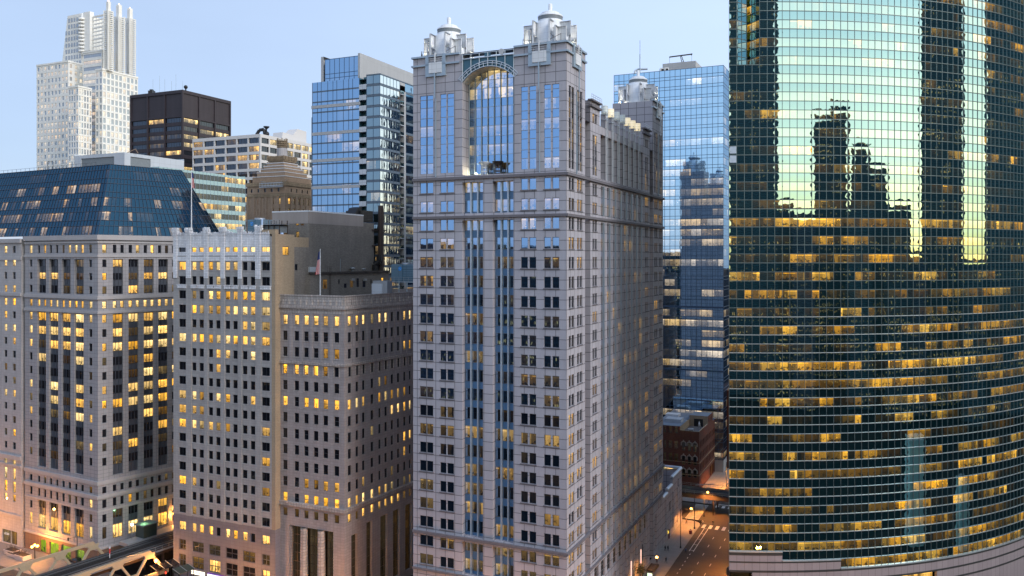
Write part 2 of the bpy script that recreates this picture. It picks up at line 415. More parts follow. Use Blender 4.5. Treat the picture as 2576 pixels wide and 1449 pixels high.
# ------------------------------------------------------------------ the granite tower with the four lanterns
def granite_tower():
    T = thing('granite_tower', 'tall pale granite tower with a glazed arch between two turrets and white lantern crowns', 'office tower')
    L = Fac.at(1425, 170, DL); Q = Fac.at(1425, 170, DR)
    fl = 4.08
    b4, b3, b2, b1, lc, tc = 15.3, 23.57, 92.9, 101.3, 126.4, 128.2
    LU, RU = 36.3, 80.8
    TW = 11.7
    wn = Wins(T, [M['g_t'], M['gray_frame'], M['sp_blue'], M['t_trim']])
    wr = Wins(T, [M['g_t_side'], M['gray_frame'], M['sp_blue'], M['t_trim']], keep=0)
    wl = MB()
    lu = L.u
    pairs = [(1057, 1071.5), (1074.5, 1089), (1108, 1122), (1125.5, 1141), (1311, 1327), (1332, 1348), (1369, 1385), (1390, 1406)]
    pw = [(lu(a - .8), lu(b + .8)) for a, b in pairs]
    rec = [(lu(1163), lu(1215)), (lu(1239.5), lu(1291.5))]
    litrow = {2: .85, 3: .5, 0: .35, 6: .25, 11: .9, 13: .8}
    # row-by-row lamps of the 17 storeys below the upper belt, top first: (pairs, strips)
    lamps = {0: (.1, .1), 1: (.1, .25), 2: (.8, .95), 3: (.45, .2), 4: (.05, .0), 5: (.15, .3), 6: (.25, .1), 7: (.2, .1), 8: (.2, .1), 9: (.35, .05),
             10: (.2, .1), 11: (1, 1), 12: (.15, .2), 13: (.1, 1), 14: (.1, .3), 15: (.12, .3), 16: (.35, .2)}
    def lv(p):
        return (0.45 + 0.55 * R.random()) if R.random() < p else (R.choice((0, 0, 0, .04, .1)))
    holes = []
    rows = []                                            # (z0,z1,pair lamp chance,strip lamp chance)
    for k in range(17):
        z = b2 - fl * (k + 1); rows.append((z + 1.25, z + 3.65, *lamps[k]))
    for k in range(2):
        z = b1 - 4.2 * (k + 1); rows.append((z + 1.2, z + 3.6, .5 if k == 0 else .35, .95 if k == 0 else .6))
        z = b3 - 4.13 * (k + 1); rows.append((z + 1.2, z + 3.5, .65, .8))
    for z0, z1, p, ps in rows:
        for i, (a, b) in enumerate(pw):
            holes.append((a, b, z0, z1, 0.2))
        for i in range(4):
            on = lv(p); sd = R.random(); wm = .25 + .5 * R.random(); u0 = pw[2 * i][0]
            for a, b in pw[2 * i:2 * i + 2]:
                wn.add(L, a, b, z0, z1, -0.19, on * (1 if R.random() < .8 else .3), sd, wm, fr=0.10, uv0=min(u0, b), sill=(.12, .22, .16, 3))
    # strips of glass in the two recesses
    for zlo, zhi, fh in ((b3 + .5, b2 - .7, fl), (b2 + .8, b1 - .9, 4.2), (b4 + .4, b3 - .8, 4.13)):
        for a, b in rec: holes.append((a, b, zlo, zhi, 1.3))
    strips = MB(); mull = []
    for a, b in rec:
        lo, hi = min(a, b), max(a, b)
        g = (hi - lo) / 3
        for z0, z1, p, ps in rows:
            sd = R.random(); wm = .3 + .5 * R.random(); on = lv(ps)
            for i in range(3):
                wn.add(L, lo + g * i + .12, lo + g * (i + 1) - .12, z0 - .05, z1 + .1, -1.22, on * (1 if R.random() < .8 else .4), sd, wm, fr=0.06, uv0=lo)
        for zlo, zhi, fh in ((b3 + .5, b2 - .7, fl), (b2 + .8, b1 - .9, 4.2), (b4 + .4, b3 - .8, 4.13)):
            L.q(strips, lo, hi, zlo, zhi, -1.295, 0)
            for i in (1, 2):
                mb = MB(); x = lo + g * i
                L.box(mb, x - .16, x + .16, zlo, zhi, -1.28, -.75, 0); mull.append(mb)
    # upper storeys: continuous window strips in the turrets
    top_strip = [(a, b, 102.6, 119.9 if i < 4 else 119.9) for i, (a, b) in enumerate(pw)]
    for a, b, z0, z1 in top_strip: holes.append((a, b, z0, z1, 0.2))
    for i in range(4):
        for j in range(5):
            z0 = 102.6 + j * 4.08
            on = lv([.95, .15, .5, .45, .1][j]) ; sd = R.random(); wm = .7 + .3 * R.random()
            for a, b in pw[2 * i:2 * i + 2]:
                wn.add(L, a, b, z0, min(z0 + 2.3, 119.9), -0.19, on * 0.75, sd, wm, fr=0.06, uv0=min(pw[2 * i][0], b))
                if z0 + 2.3 < 119.5: wn.add(L, a, b, z0 + 2.3, min(z0 + 4.08, 119.9), -0.19, 0, fr=0.05)
    arch_lo, arch_hi = TW, lu(1163)
    holes.append((arch_lo, arch_hi, 101.9, 129.0, 3.4))
    for (a, b) in ((0, LU),): L.wall(wl, a, b, 0, tc, holes, k=0)
    # ---- right face
    ru = Q.u
    rh = []
    ep = [(1431, 1437), (1438.3, 1444), (1452, 1457.8), (1459.2, 1465)]
    rp = [(ru(a), ru(b)) for a, b in ep]
    far = [(RU - b, RU - a) for a, b in rp]
    bay = [(ru(1491), ru(1496)), (ru(1497), ru(1502))]
    bayf = [(RU - b, RU - a) for a, b in bay]
    st0, st1 = 21.74, 59.06; pitch = (st1 - st0) / 8
    rl = [R.random() for _ in range(40)]
    def side_row(z0, z1, p, strips=True, warmth=.4):
        for grp in (rp[:2], rp[2:], bay, bayf, far[:2], far[2:]):
            on = lv(p); sd = R.random()
            for a, b in grp:
                rh.append((a, b, z0, z1, .35)); wr.add(Q, a, b, z0, z1, -.3, on, sd, warmth * R.random(), fr=.08, uv0=a, sill=(.06, .22, .14, 3))
        if strips:
            for i in range(8):
                on = lv(p * (0.6 + .1 * i)); sd = R.random()
                for h in (0, 1):
                    a = st0 + pitch * i + .75 + h * 1.65; b = a + 1.35
                    wr.add(Q, a, b, z0 - .1, z1 + .1, -.35, on, sd, warmth * R.random(), fr=.06, uv0=a)
    pr = [.15, .6, .15, .2, .12, .2, .35, .1, .3, .25, .35, .6, .55, .6, .6, .7, .75]
    for k in range(17):
        z = b2 - fl * (k + 1); side_row(z + 1.2, z + 3.65, pr[k])
    for k in range(2):
        z = b1 - 4.2 * (k + 1); side_row(z + 1.2, z + 3.6, .5)
        z = b3 - 4.13 * (k + 1); side_row(z + 1.2, z + 3.5, .85)
    for i in range(8):
        for h in (0, 1):
            a = st0 + pitch * i + .75 + h * 1.65; b = a + 1.35
            for zlo, zhi in ((b3 + .4, b2 - .7), (b2 + .8, b1 - .8), (b4 + .4, b3 - .8)):
                rh.append((a, b, zlo, zhi, .42))
        for zlo, zhi in ((b3 + .4, b2 - .7), (b2 + .8, b1 - .8), (b4 + .4, b3 - .8)):
            a = st0 + pitch * i + .75
            Q.q(strips, a, a + 3.0, zlo, zhi, -.40, 0)
            mb = MB(); Q.box(mb, a + 1.35, a + 1.65, zlo, zhi, .003, .32, 0); mull.append(mb)
    # turret strips above the belt (right side)
    for grp in (rp[:2], rp[2:], far[:2], far[2:]):
        for a, b in grp:
            rh.append((a, b, 102.6, 119.7, .35))
            for j in range(8):
                z0 = 102.6 + j * 2.12
                wr.add(Q, a, b, z0, z0 + 2.05, -.3, lv(.35) * .8, fr=.06)
    for grp in (bay, bayf):
        for a, b in grp:
            rh.append((a, b, 102.6, 111.6, .35)); rh.append((a, b, 113.6, 116.4, .35))
            for z0 in (102.6, 104.9, 107.2, 109.5, 113.6): wr.add(Q, a, b, z0, z0 + (2.8 if z0 > 113 else 2.1), -.3, lv(.3), fr=.06)
    # colonnade screen openings
    for i in range(8):
        rh.append((st0 + pitch * i + .55, st0 + pitch * (i + 1) - .55, 102.2, 112.4, 3.2))
    # base openings at street level
    for i in range(-1, 11):
        a = st0 + pitch * i + .75
        if a + 3 < RU - 14.8:
            rh.append((a, a + 3, 10.4, 14.5, .6)); wr.add(Q, a, a + 3, 10.4, 14.5, -.5, .25 * R.random(), fr=.12, nx=3, ny=3)
            rh.append((a + .4, a + 2.6, 0.2, 8.6, .9)); wr.add(Q, a + .4, a + 2.6, 0.2, 8.6, -.8, .15 * R.random(), fr=.12, nx=2, ny=4)
    rh.append((RU - 9.6, RU - 7.2, 1.0, 11.5, .9)); wr.add(Q, RU - 9.6, RU - 7.2, 1, 11.5, -.8, 0, fr=.12, nx=2, ny=5)
    for zz in ((12.0, 14.2),):
        for a in (RU - 5.6, RU - 3.0): rh.append((a, a + 1.3, *zz, .4)); wr.add(Q, a, a + 1.3, *zz, -.35, 0)
    g0, g1 = 11.56, 15.03
    rest = [h for h in rh]
    Q.wall(wl, 0, g0, 0, tc, rest)
    Q.wall(wl, g1, RU - g1, 0, 114.2, [h for h in rest if h[3] < 113], k=0)
    for a, b in ((g1, st0), (st1, RU - g1)):             # the two bays carry a low attic
        Q.wall(wl, a, b, 114.2, 118.9, [h for h in rest if h[2] > 113 and h[3] < 117], k=0)
        Q.box(wl, a, b, 118.9, 119.0, -5, 0.0)
        for uu in (a, b):
            wl.quad(Q.p(uu, 114.2, 0), Q.p(uu, 114.2, -5), Q.p(uu, 118.9, -5), Q.p(uu, 118.9, 0))
    Q.wall(wl, RU - g0, RU, 0, tc, rest)
    for a, b in ((g0, g1), (RU - g1, RU - g0)):          # deep grooves beside the turrets
        Q.q(wl, a, b, 0, 118, -4.0)
        for uu in (a, b): wl.quad(Q.p(uu, 0, 0), Q.p(uu, 0, -4), Q.p(uu, 118, -4), Q.p(uu, 118, 0), uv=[(0, 0), (4, 0), (4, 118), (0, 118)])
    for uu in (g0, RU - g0):                             # inner flanks of the turrets
        wl.quad(Q.p(uu, 100, 0), Q.p(uu, 100, -TW), Q.p(uu, tc, -TW), Q.p(uu, tc, 0), uv=[(0, 100), (TW, 100), (TW, tc), (0, tc)])
    # rear and far walls, roofs
    A = lambda u, r, z: Vector((*(L.o + L.d * u + Q.d * r), z))
    wl.quad(A(LU, 0, 0), A(LU, RU, 0), A(LU, RU, tc), A(LU, 0, tc), uv=[(0, 0), (RU, 0), (RU, tc), (0, tc)])
    wl.quad(A(0, RU, 0), A(LU, RU, 0), A(LU, RU, 114), A(0, RU, 114), uv=[(0, 0), (LU, 0), (LU, 114), (0, 114)])
    rf = MB()
    rf.quad(A(0, 4.3, 114), A(LU, 4.3, 114), A(LU, RU, 114), A(0, RU, 114)); rf.quad(A(TW, 4.25, 114), A(LU - TW, 4.25, 114), A(LU - TW, 4.25, 127.1), A(TW, 4.25, 127.1))
    for (a, b, c, d) in ((0, TW, 0, TW), (LU - TW, LU, 0, TW), (0, TW, RU - TW, RU), (LU - TW, LU, RU - TW, RU)):
        rf.quad(A(a, c, tc - .9), A(b, c, tc - .9), A(b, d, tc - .9), A(a, d, tc - .9))
        for p, q in (((a, d), (b, d)), ((b, c), (b, d)), ((a, c), (a, d)), ((a, c), (b, c))):
            if (p, q) not in (((0, 0), (0, TW)), ((0, 0), (TW, 0))) or True:
                i0, i1 = A(*p, 114), A(*q, 114)
                if not ((p[1] == q[1] == 0) or (p[0] == q[0] == 0 and p[1] in (0, RU - TW))):
                    wl.quad(i0, i1, i1 + Vector((0, 0, tc - 114)), i0 + Vector((0, 0, tc - 114)), uv=[(0, 114), (TW, 114), (TW, tc), (0, tc)])
    wl.build('wall', [M['t_stone']], T)
    rf.build('roof', [M['roof_dk']], T)
    strips.build('spandrel_panels', [M['sp_blue']], T)
    for i, mb in enumerate(mull): mb.build('mullion', [M['steel_lt' if i < 12 else 'steel']], T)
    # belts and cornices
    def ring(z0, z1, k, name, seg=None):
        mb = MB()
        L.box(mb, -k, LU, z0, z1, -.2, k); Q.box(mb, .002, RU + .01, z0 + .003, z1 - .003, -.2, k)
        mb.build(name, [M['t_trim']], T)
    ring(b4 - .1, b4 + .35, .45, 'belt_course'); ring(b3 - .3, b3 + .3, .5, 'belt_course')
    ring(b2 - .25, b2 + .3, .45, 'belt_course'); ring(b1 - .25, b1 + .35, .5, 'belt_course')
    for F, a, b in ((L, -.35, TW), (L, LU - TW, LU + .3), (Q, 0.01, g0 + .3), (Q, RU - g0 - .3, RU + .3)):
        for z in (lc - .1, tc):
            mb = MB(); F.box(mb, a, b, z, z + .38, -.5, .42); mb.build('cornice', [M['steel']], T)
    for a, b in ((g1 - .3, st0 + .2), (st1 - .2, RU - g1 + .3)):
        mb = MB(); Q.box(mb, a, b, 117.6, 118.1, -.3, .5); Q.box(mb, a, b, 118.9, 119.25, -.5, .6); mb.build('cornice', [M['t_trim']], T)
        mb = MB()
        for z in (119.8, 120.3): mb.bar(Q.p(a, z, .4), Q.p(b, z, .4), .08)
        for i in range(6): x = a + (b - a) * i / 5; mb.bar(Q.p(x, 119.2, .4), Q.p(x, 120.3, .4), .07)
        mb.build('railing', [M['steel_lt']], T)
    # ---- arch of glass set back between the turrets
    ag = MB(); s0, s1 = arch_lo, arch_hi
    um = (s0 + s1) / 2; half = (s1 - s0) / 2; rise = 2.9; zs = 122.0
    Rr = (half ** 2 + rise ** 2) / (2 * rise)
    za = lambda u, dr=0: zs + rise - Rr + sqrt(max((Rr + dr) ** 2 - (u - um) ** 2, 0)) if abs(u - um) <= half else zs
    wa = Wins(T, [M['g_t'], M['steel']], keep=100)
    nb = 8; g = (s1 - s0) / nb
    seedrow = {}
    for i in range(nb):
        a, b = s0 + g * i + .05, s0 + g * (i + 1) - .05
        z = 102.4
        for j in range(12):
            h = 2.3 if j % 2 == 0 else 1.78
            if z > zs + rise - .5: break
            zt = min(z + h, za((a + b) / 2) - .05)
            if zt - z < .25: break
            on = ([.15, 0, .75, 0, .7, 0, .35, 0, .2, 0, .75, .75][j]) * (.4 + .6 * R.random())
            if z > 117.0: on = 1.35
            wa.add(L, a, b, z, zt, -3.3, on, .1 + .07 * j, .85 if z < 118 else .95, fr=.05, uv0=s0)
            z += h
    wa.done()
    for i in range(nb + 1):
        x = s0 + g * i
        x = min(max(x, s0 + .1), s1 - .1)
        mb = MB(); c = L.p(x, 0, -3.1)
        mb.lathe(c.x, c.y, [(.12, 102.2), (.12, za(x) + .3)], 8); mb.build('arch_mullion', [M['steel']], T)
    mb = MB()                                           # curved soffit and blue spandrel above it
    n = 20
    for i in range(n):
        a, b = s0 + (s1 - s0) * i / n, s0 + (s1 - s0) * (i + 1) / n
        mb.quad(L.p(a, za(a), -.2), L.p(b, za(b), -.2), L.p(b, za(b), -4), L.p(a, za(a), -4))
    mb.build('arch_soffit', [M['white_pan']], T)
    mb = MB()
    for i in range(n):
        a, b = s0 + (s1 - s0) * i / n, s0 + (s1 - s0) * (i + 1) / n
        mb.face([L.p(a, za(a), -.2), L.p(b, za(b), -.2), L.p(b, 127.0, -.2), L.p(a, 127.0, -.2)])
    L.box(mb, s0, s1, 127.0, 127.2, -4, -.2)
    mb.build('arch_spandrel', [M['sp_deep']], T)
    mb = MB()
    for dr in (.12, .75, 1.2):
        pts = []
        for i in range(n + 1):
            t = -asin(half / Rr) + 2 * asin(half / Rr) * i / n
            pts.append(L.p(um + (Rr + dr) * sin(t), zs + rise - Rr + (Rr + dr) * cos(t), .05))
        for p, q in zip(pts, pts[1:]): mb.bar(p, q, .17, .14)
    for i in range(15):
        t = (-asin(half / Rr) + 2 * asin(half / Rr) * i / 14) * .98
        f = lambda dr: L.p(um + (Rr + dr) * sin(t), zs + rise - Rr + (Rr + dr) * cos(t), .05)
        mb.bar(f(.12), f(1.2), .12)
    for i in range(7):
        x = s0 + .1 + (s1 - s0 - .2) * i / 6
        mb.bar(L.p(x, za(x) + .2, .05), L.p(x, 127.9, .05), .14)
    mb.bar(L.p(s0, 127.0, .05), L.p(s1, 127.0, .05), .2); mb.bar(L.p(s0, 127.95, .05), L.p(s1, 127.95, .05), .12)
    mb.build('arch_frame', [M['steel_lt']], T)
    mb = MB(); L.box(mb, um - .6, um + .8, 127.1, 128.1, -.1, .05); mb.build('arch_plaque', [M['sp_deep']], T)
    mb = MB()
    c = L.p(um - 3.2, 127.75, -.1); d3 = Vector((L.d.x, L.d.y, 0)); n3 = Vector((L.n.x, L.n.y, 0))
    ring1 = [c + d3 * (.62 * cos(2 * pi * i / 18)) + Vector((0, 0, .62 * sin(2 * pi * i / 18))) for i in range(18)]
    mb.face(ring1); mb.face([p + n3 * .25 for p in ring1])
    for i in range(18): mb.quad(ring1[i], ring1[(i + 1) % 18], ring1[(i + 1) % 18] + n3 * .25, ring1[i] + n3 * .25)
    mb.build('clock_disc', [M['white_pan']], T)
    # bowl lamps on the ledge of the arch
    for x, mt in ((um + 1.6, 'white_pan'), (um - 1.6, 'bronze')):
        mb = MB(); c = L.p(x, 0, -1.6)
        mb.lathe(c.x, c.y, [(.25, 103.6), (.7, 104.1), (1.25, 104.65), (1.25, 104.75)], 16)
        for i in range(4):
            a = i * pi / 2 + .4
            mb.bar((c.x + .55 * cos(a), c.y + .55 * sin(a), 101.9), (c.x + .55 * cos(a), c.y + .55 * sin(a), 104.1), .16)
        for z in (102.6, 103.4): mb.lathe(c.x, c.y, [(.62, z), (.62, z + .2), (.4, z + .2)], 10)
        o = mb.build('bowl_light', [M[mt]], T)
        if mt == 'bronze': o['label'] = 'dark bronze bowl light on the arch ledge'
    # ---- colonnade piers with drum lanterns
    for i in range(9):
        u = st0 + pitch * i
        if i in (0, 8): continue
        mb = MB(); Q.box(mb, u - .5, u + .5, 114.2, 117.6, -1.2, 0.002); mb.build('pier', [M['t_stone']], T)
        mb = MB()
        for e in (-.62, .62): mb.bar(Q.p(u + e, 102.2, .22), Q.p(u + e, 117.9, .22), .13)
        for z in (116.2, 117.4, 117.9): Q.box(mb, u - .72, u + .72, z, z + .14, -.6, .3)
        mb.build('pier_frame', [M['steel_lt']], T)
        c = Q.p(u, 0, -.35)
        mb = MB(); mb.lathe(c.x, c.y, [(.82, 117.7), (.82, 119.6), (0, 119.65)], 18)
        mb.build('lantern_drum', [M['drum_lit'] if i in (5, 6, 7, 2) else M['drum_dim']], T)
        mb = MB()
        for z in (118.1, 118.7, 119.3): mb.lathe(c.x, c.y, [(.86, z), (.86, z + .07), (.8, z + .07)], 18)
        mb.build('lantern_hoop', [M['steel_lt']], T)
    # ---- crowns
    def crown(cu, cr, bright):
        c = A(cu, cr, 0); cx, cy = c.x, c.y
        root = MB()
        root.lathe(cx, cy, [(4.3, 127.3), (4.3, 129.3), (3.75, 129.3), (3.75, 131.0), (3.5, 131.0), (3.5, 133.7), (3.2, 134.0), (2.7, 134.05), (2.7, 134.6)], 32)
        root.lathe(cx, cy, [(2.7, 135.4), (2.7, 135.65), (2.35, 135.9), (1.95, 135.95), (1.95, 136.3), (1.6, 136.5), (.44, 136.55)], 32)
        o = root.build('crown', [M['white_crown']], T)
        mb = MB(); mb.lathe(cx, cy, [(2.62, 134.55), (2.62, 135.45)], 32); mb.build('louvre_band', [M['louvre']], o)
        mb = MB(); mb.lathe(cx, cy, [(.44, 136.45), (.44, 138.3), (.3, 138.4), (0, 138.4)], 16); mb.build('finial', [M['white_crown']], o)
        for d, nn in ((L.d, Q.d), (Q.d, L.d), (-L.d, Q.d), (-Q.d, L.d)):
            for e in (-1.85, 1.85):
                F = Fac(Vector((cx, cy)) + nn * e, d, nn)
                mb = MB(); F.box(mb, 2.3, 5.35, 130.6, 133.7, -.18, .18)
                F.box(mb, 4.95, 5.345, 127.3, 130.6, -.175, .175)
                mb.build('fin', [M['white_pan']], o)
            for e in (-2.9, 2.9):
                F = Fac(Vector((cx, cy)) + nn * e, d, nn)
                mb = MB(); F.box(mb, 1.6, 4.7, 129.3, 132.4, -.16, .16); F.box(mb, 4.35, 4.695, 127.3, 129.3, -.155, .155); mb.build('fin', [M['white_pan']], o)
        return o
    crown(TW / 2, TW / 2, 1); crown(LU - TW / 2, TW / 2, 1); crown(TW / 2, RU - TW / 2, 1); crown(LU - TW / 2, RU - TW / 2, 1)
    # balcony panels at the top of each turret face
    for F, uc in ((L, TW / 2), (L, LU - TW / 2), (Q, 5.8), (Q, RU - 5.8)):
        mb = MB(); F.box(mb, uc - 2.5, uc + 2.5, 123.9, 127.0, -.2, .42); F.box(mb, uc - 2.5, uc - 1.7, 127.0, 128.7, -.3, .45); F.box(mb, uc + 1.7, uc + 2.5, 127.0, 128.7, -.3, .45)
        mb.build('balcony_frame', [M['steel']], T)
        mb = MB(); F.box(mb, uc - 1.55, uc + 1.55, 124.6, 126.9, .42, .6); mb.build('balcony_panel', [M['white_pan']], T)
        mb = MB()
        for z in (127.3, 127.75, 128.2, 128.65): mb.bar(F.p(uc - 1.75, z, .55), F.p(uc + 1.75, z, .55), .09)
        F.box(mb, uc - .14, uc + .14, 126.9, 129.0, .5, .7)
        mb.build('balcony_railing', [M['white_pan']], T)
        mb = MB(); F.box(mb, uc - .14, uc + .14, 119.0, 124.6, .62, .8); F.box(mb, uc - .08, uc + .08, 101.8, 119.0, .02, .3)
        mb.build('facade_rod', [M['steel']], T)
        if F is L:
            mb = MB(); mb.bar(F.p(uc + 4.2, 128.4, -.8), F.p(uc + 4.2, 130.0, -.8), .09); mb.bar(F.p(uc + 4.2, 129.9, -.8), F.p(uc + 1.9, 129.4, -.2), .08)
            mb.build('davit', [M['black']], T)
            mb = MB(); mb.bar(F.p(uc - 4.3, 128.4, -.8), F.p(uc - 4.3, 130.4, -.8), .1); mb.bar(F.p(uc - 4.3, 130.3, -.8), F.p(uc - 1.9, 129.4, -.8), .08)
            mb.build('davit', [M['black']], T)
    # floodlights inside the crowns, at roof level
    for cu, cr, w in ((TW / 2, TW / 2, 1.0), (LU - TW / 2, TW / 2, .75), (TW / 2, RU - TW / 2, .7)):
        for du, dr in ((-4.7, 0), (0, -4.7), (4.5, -4.5), (0, 4.7)):
            p = A(cu + du * .95, cr + dr * .95, 127.75)
            spot(p, 900 * w, (1, .90, .66), .25, T)
    wn.done(); wr.done()
    # warm strip lamps on the street front
    for u in (47.0, 56.3):
        mb = MB(); Q.box(mb, u - .08, u + .08, 2.2, 6.6, .05, .2); mb.build('strip_lamp', [M['l_pink']], T)
    for a in (arch_lo + 1.2, arch_hi - 1.2):
        p = L.p(a, 102.6, -2.2); spot(p, 260, (1, .86, .5), .2, T) if a > 18 else None
    return L, Q, A

def spot(p, w, col, r, parent=None, name='floodlight'):
    l = bpy.data.lights.new(name, 'POINT'); l.energy = w; l.color = col; l.shadow_soft_size = r
    o = bpy.data.objects.new(name, l); C.objects.link(o); o.location = p
    if parent: o.parent = parent
    return o
M['sp_deep'] = plain('deep blue panel', (0.05, 0.14, 0.20), 0.4, 0.2)
M['bronze'] = plain('dark bronze', (0.08, 0.06, 0.05), 0.4, 0.6)
M['white_crown'] = stone('white crown panels', (0.78, 0.80, 0.84), (1.5, 1.3, 0.03), 0.78, 0.02, 0.04, 0.4, 0.02)
M['louvre'] = stone('grey louvres', (0.30, 0.34, 0.38), (40, 0.16, 0.06), 0.5, 0.02, 0.05, 0.5, 0.02)
M['l_pink'] = lamp('pinkish tube', (1.0, .60, .48), 2.2)
def drum(name, col, st):
    g = NG(name); p = g.pbsdf((.55, .6, .62), .4)
    e = g.n('Emission'); g.put(e.inputs[0], (*col, 1)); g.put(e.inputs[1], st)
    a = g.n('AddShader'); g.put(a.inputs[0], p); g.put(a.inputs[1], e.outputs[0]); g.surf(a.outputs[0]); return g.mat
M['drum_lit'] = drum('lit translucent drum', (1.0, .78, .38), .75)
M['drum_dim'] = drum('dim translucent drum', (.9, .95, .8), .12)
TL, TQ, TA = granite_tower()
# ------------------------------------------------------------------ the curved green glass tower
M['g_green'] = glass('green mirror glass', (0.72, 0.96, 0.91), 0.66, (0.005, 0.022, 0.023), warm=(1.0, .46, .02), cool=(1.0, .60, .09), power=3.0,
                     pill=0.013, tilt=0.0025, ripple=0.014, room=1.65, furn=1.0, edge=.5)
M['g_green_sp'] = glass('green mirror spandrel', (0.55, 0.85, 0.90), 0.60, (0.004, 0.020, 0.023), power=0.0,
                        pill=0.013, tilt=0.0025, ripple=0.014, edge=.5)
M['alu'] = plain('pale aluminium', (0.50, 0.54, 0.56), 0.35, 0.4)
M['alu_dk'] = plain('green-grey aluminium', (0.16, 0.21, 0.22), 0.35, 0.4)
M['gran_lt'] = stone('pink grey granite', (0.36, 0.30, 0.31), (1.648, 30, 0.05), 0.6, 0.05, 0.12, 0.5, 0.05)
M['gran_dk'] = stone('dark green granite', (0.06, 0.06, 0.06), (1.648, 30, 0.03), 0.7, 0.08, 0.15, 0.35, 0.06)

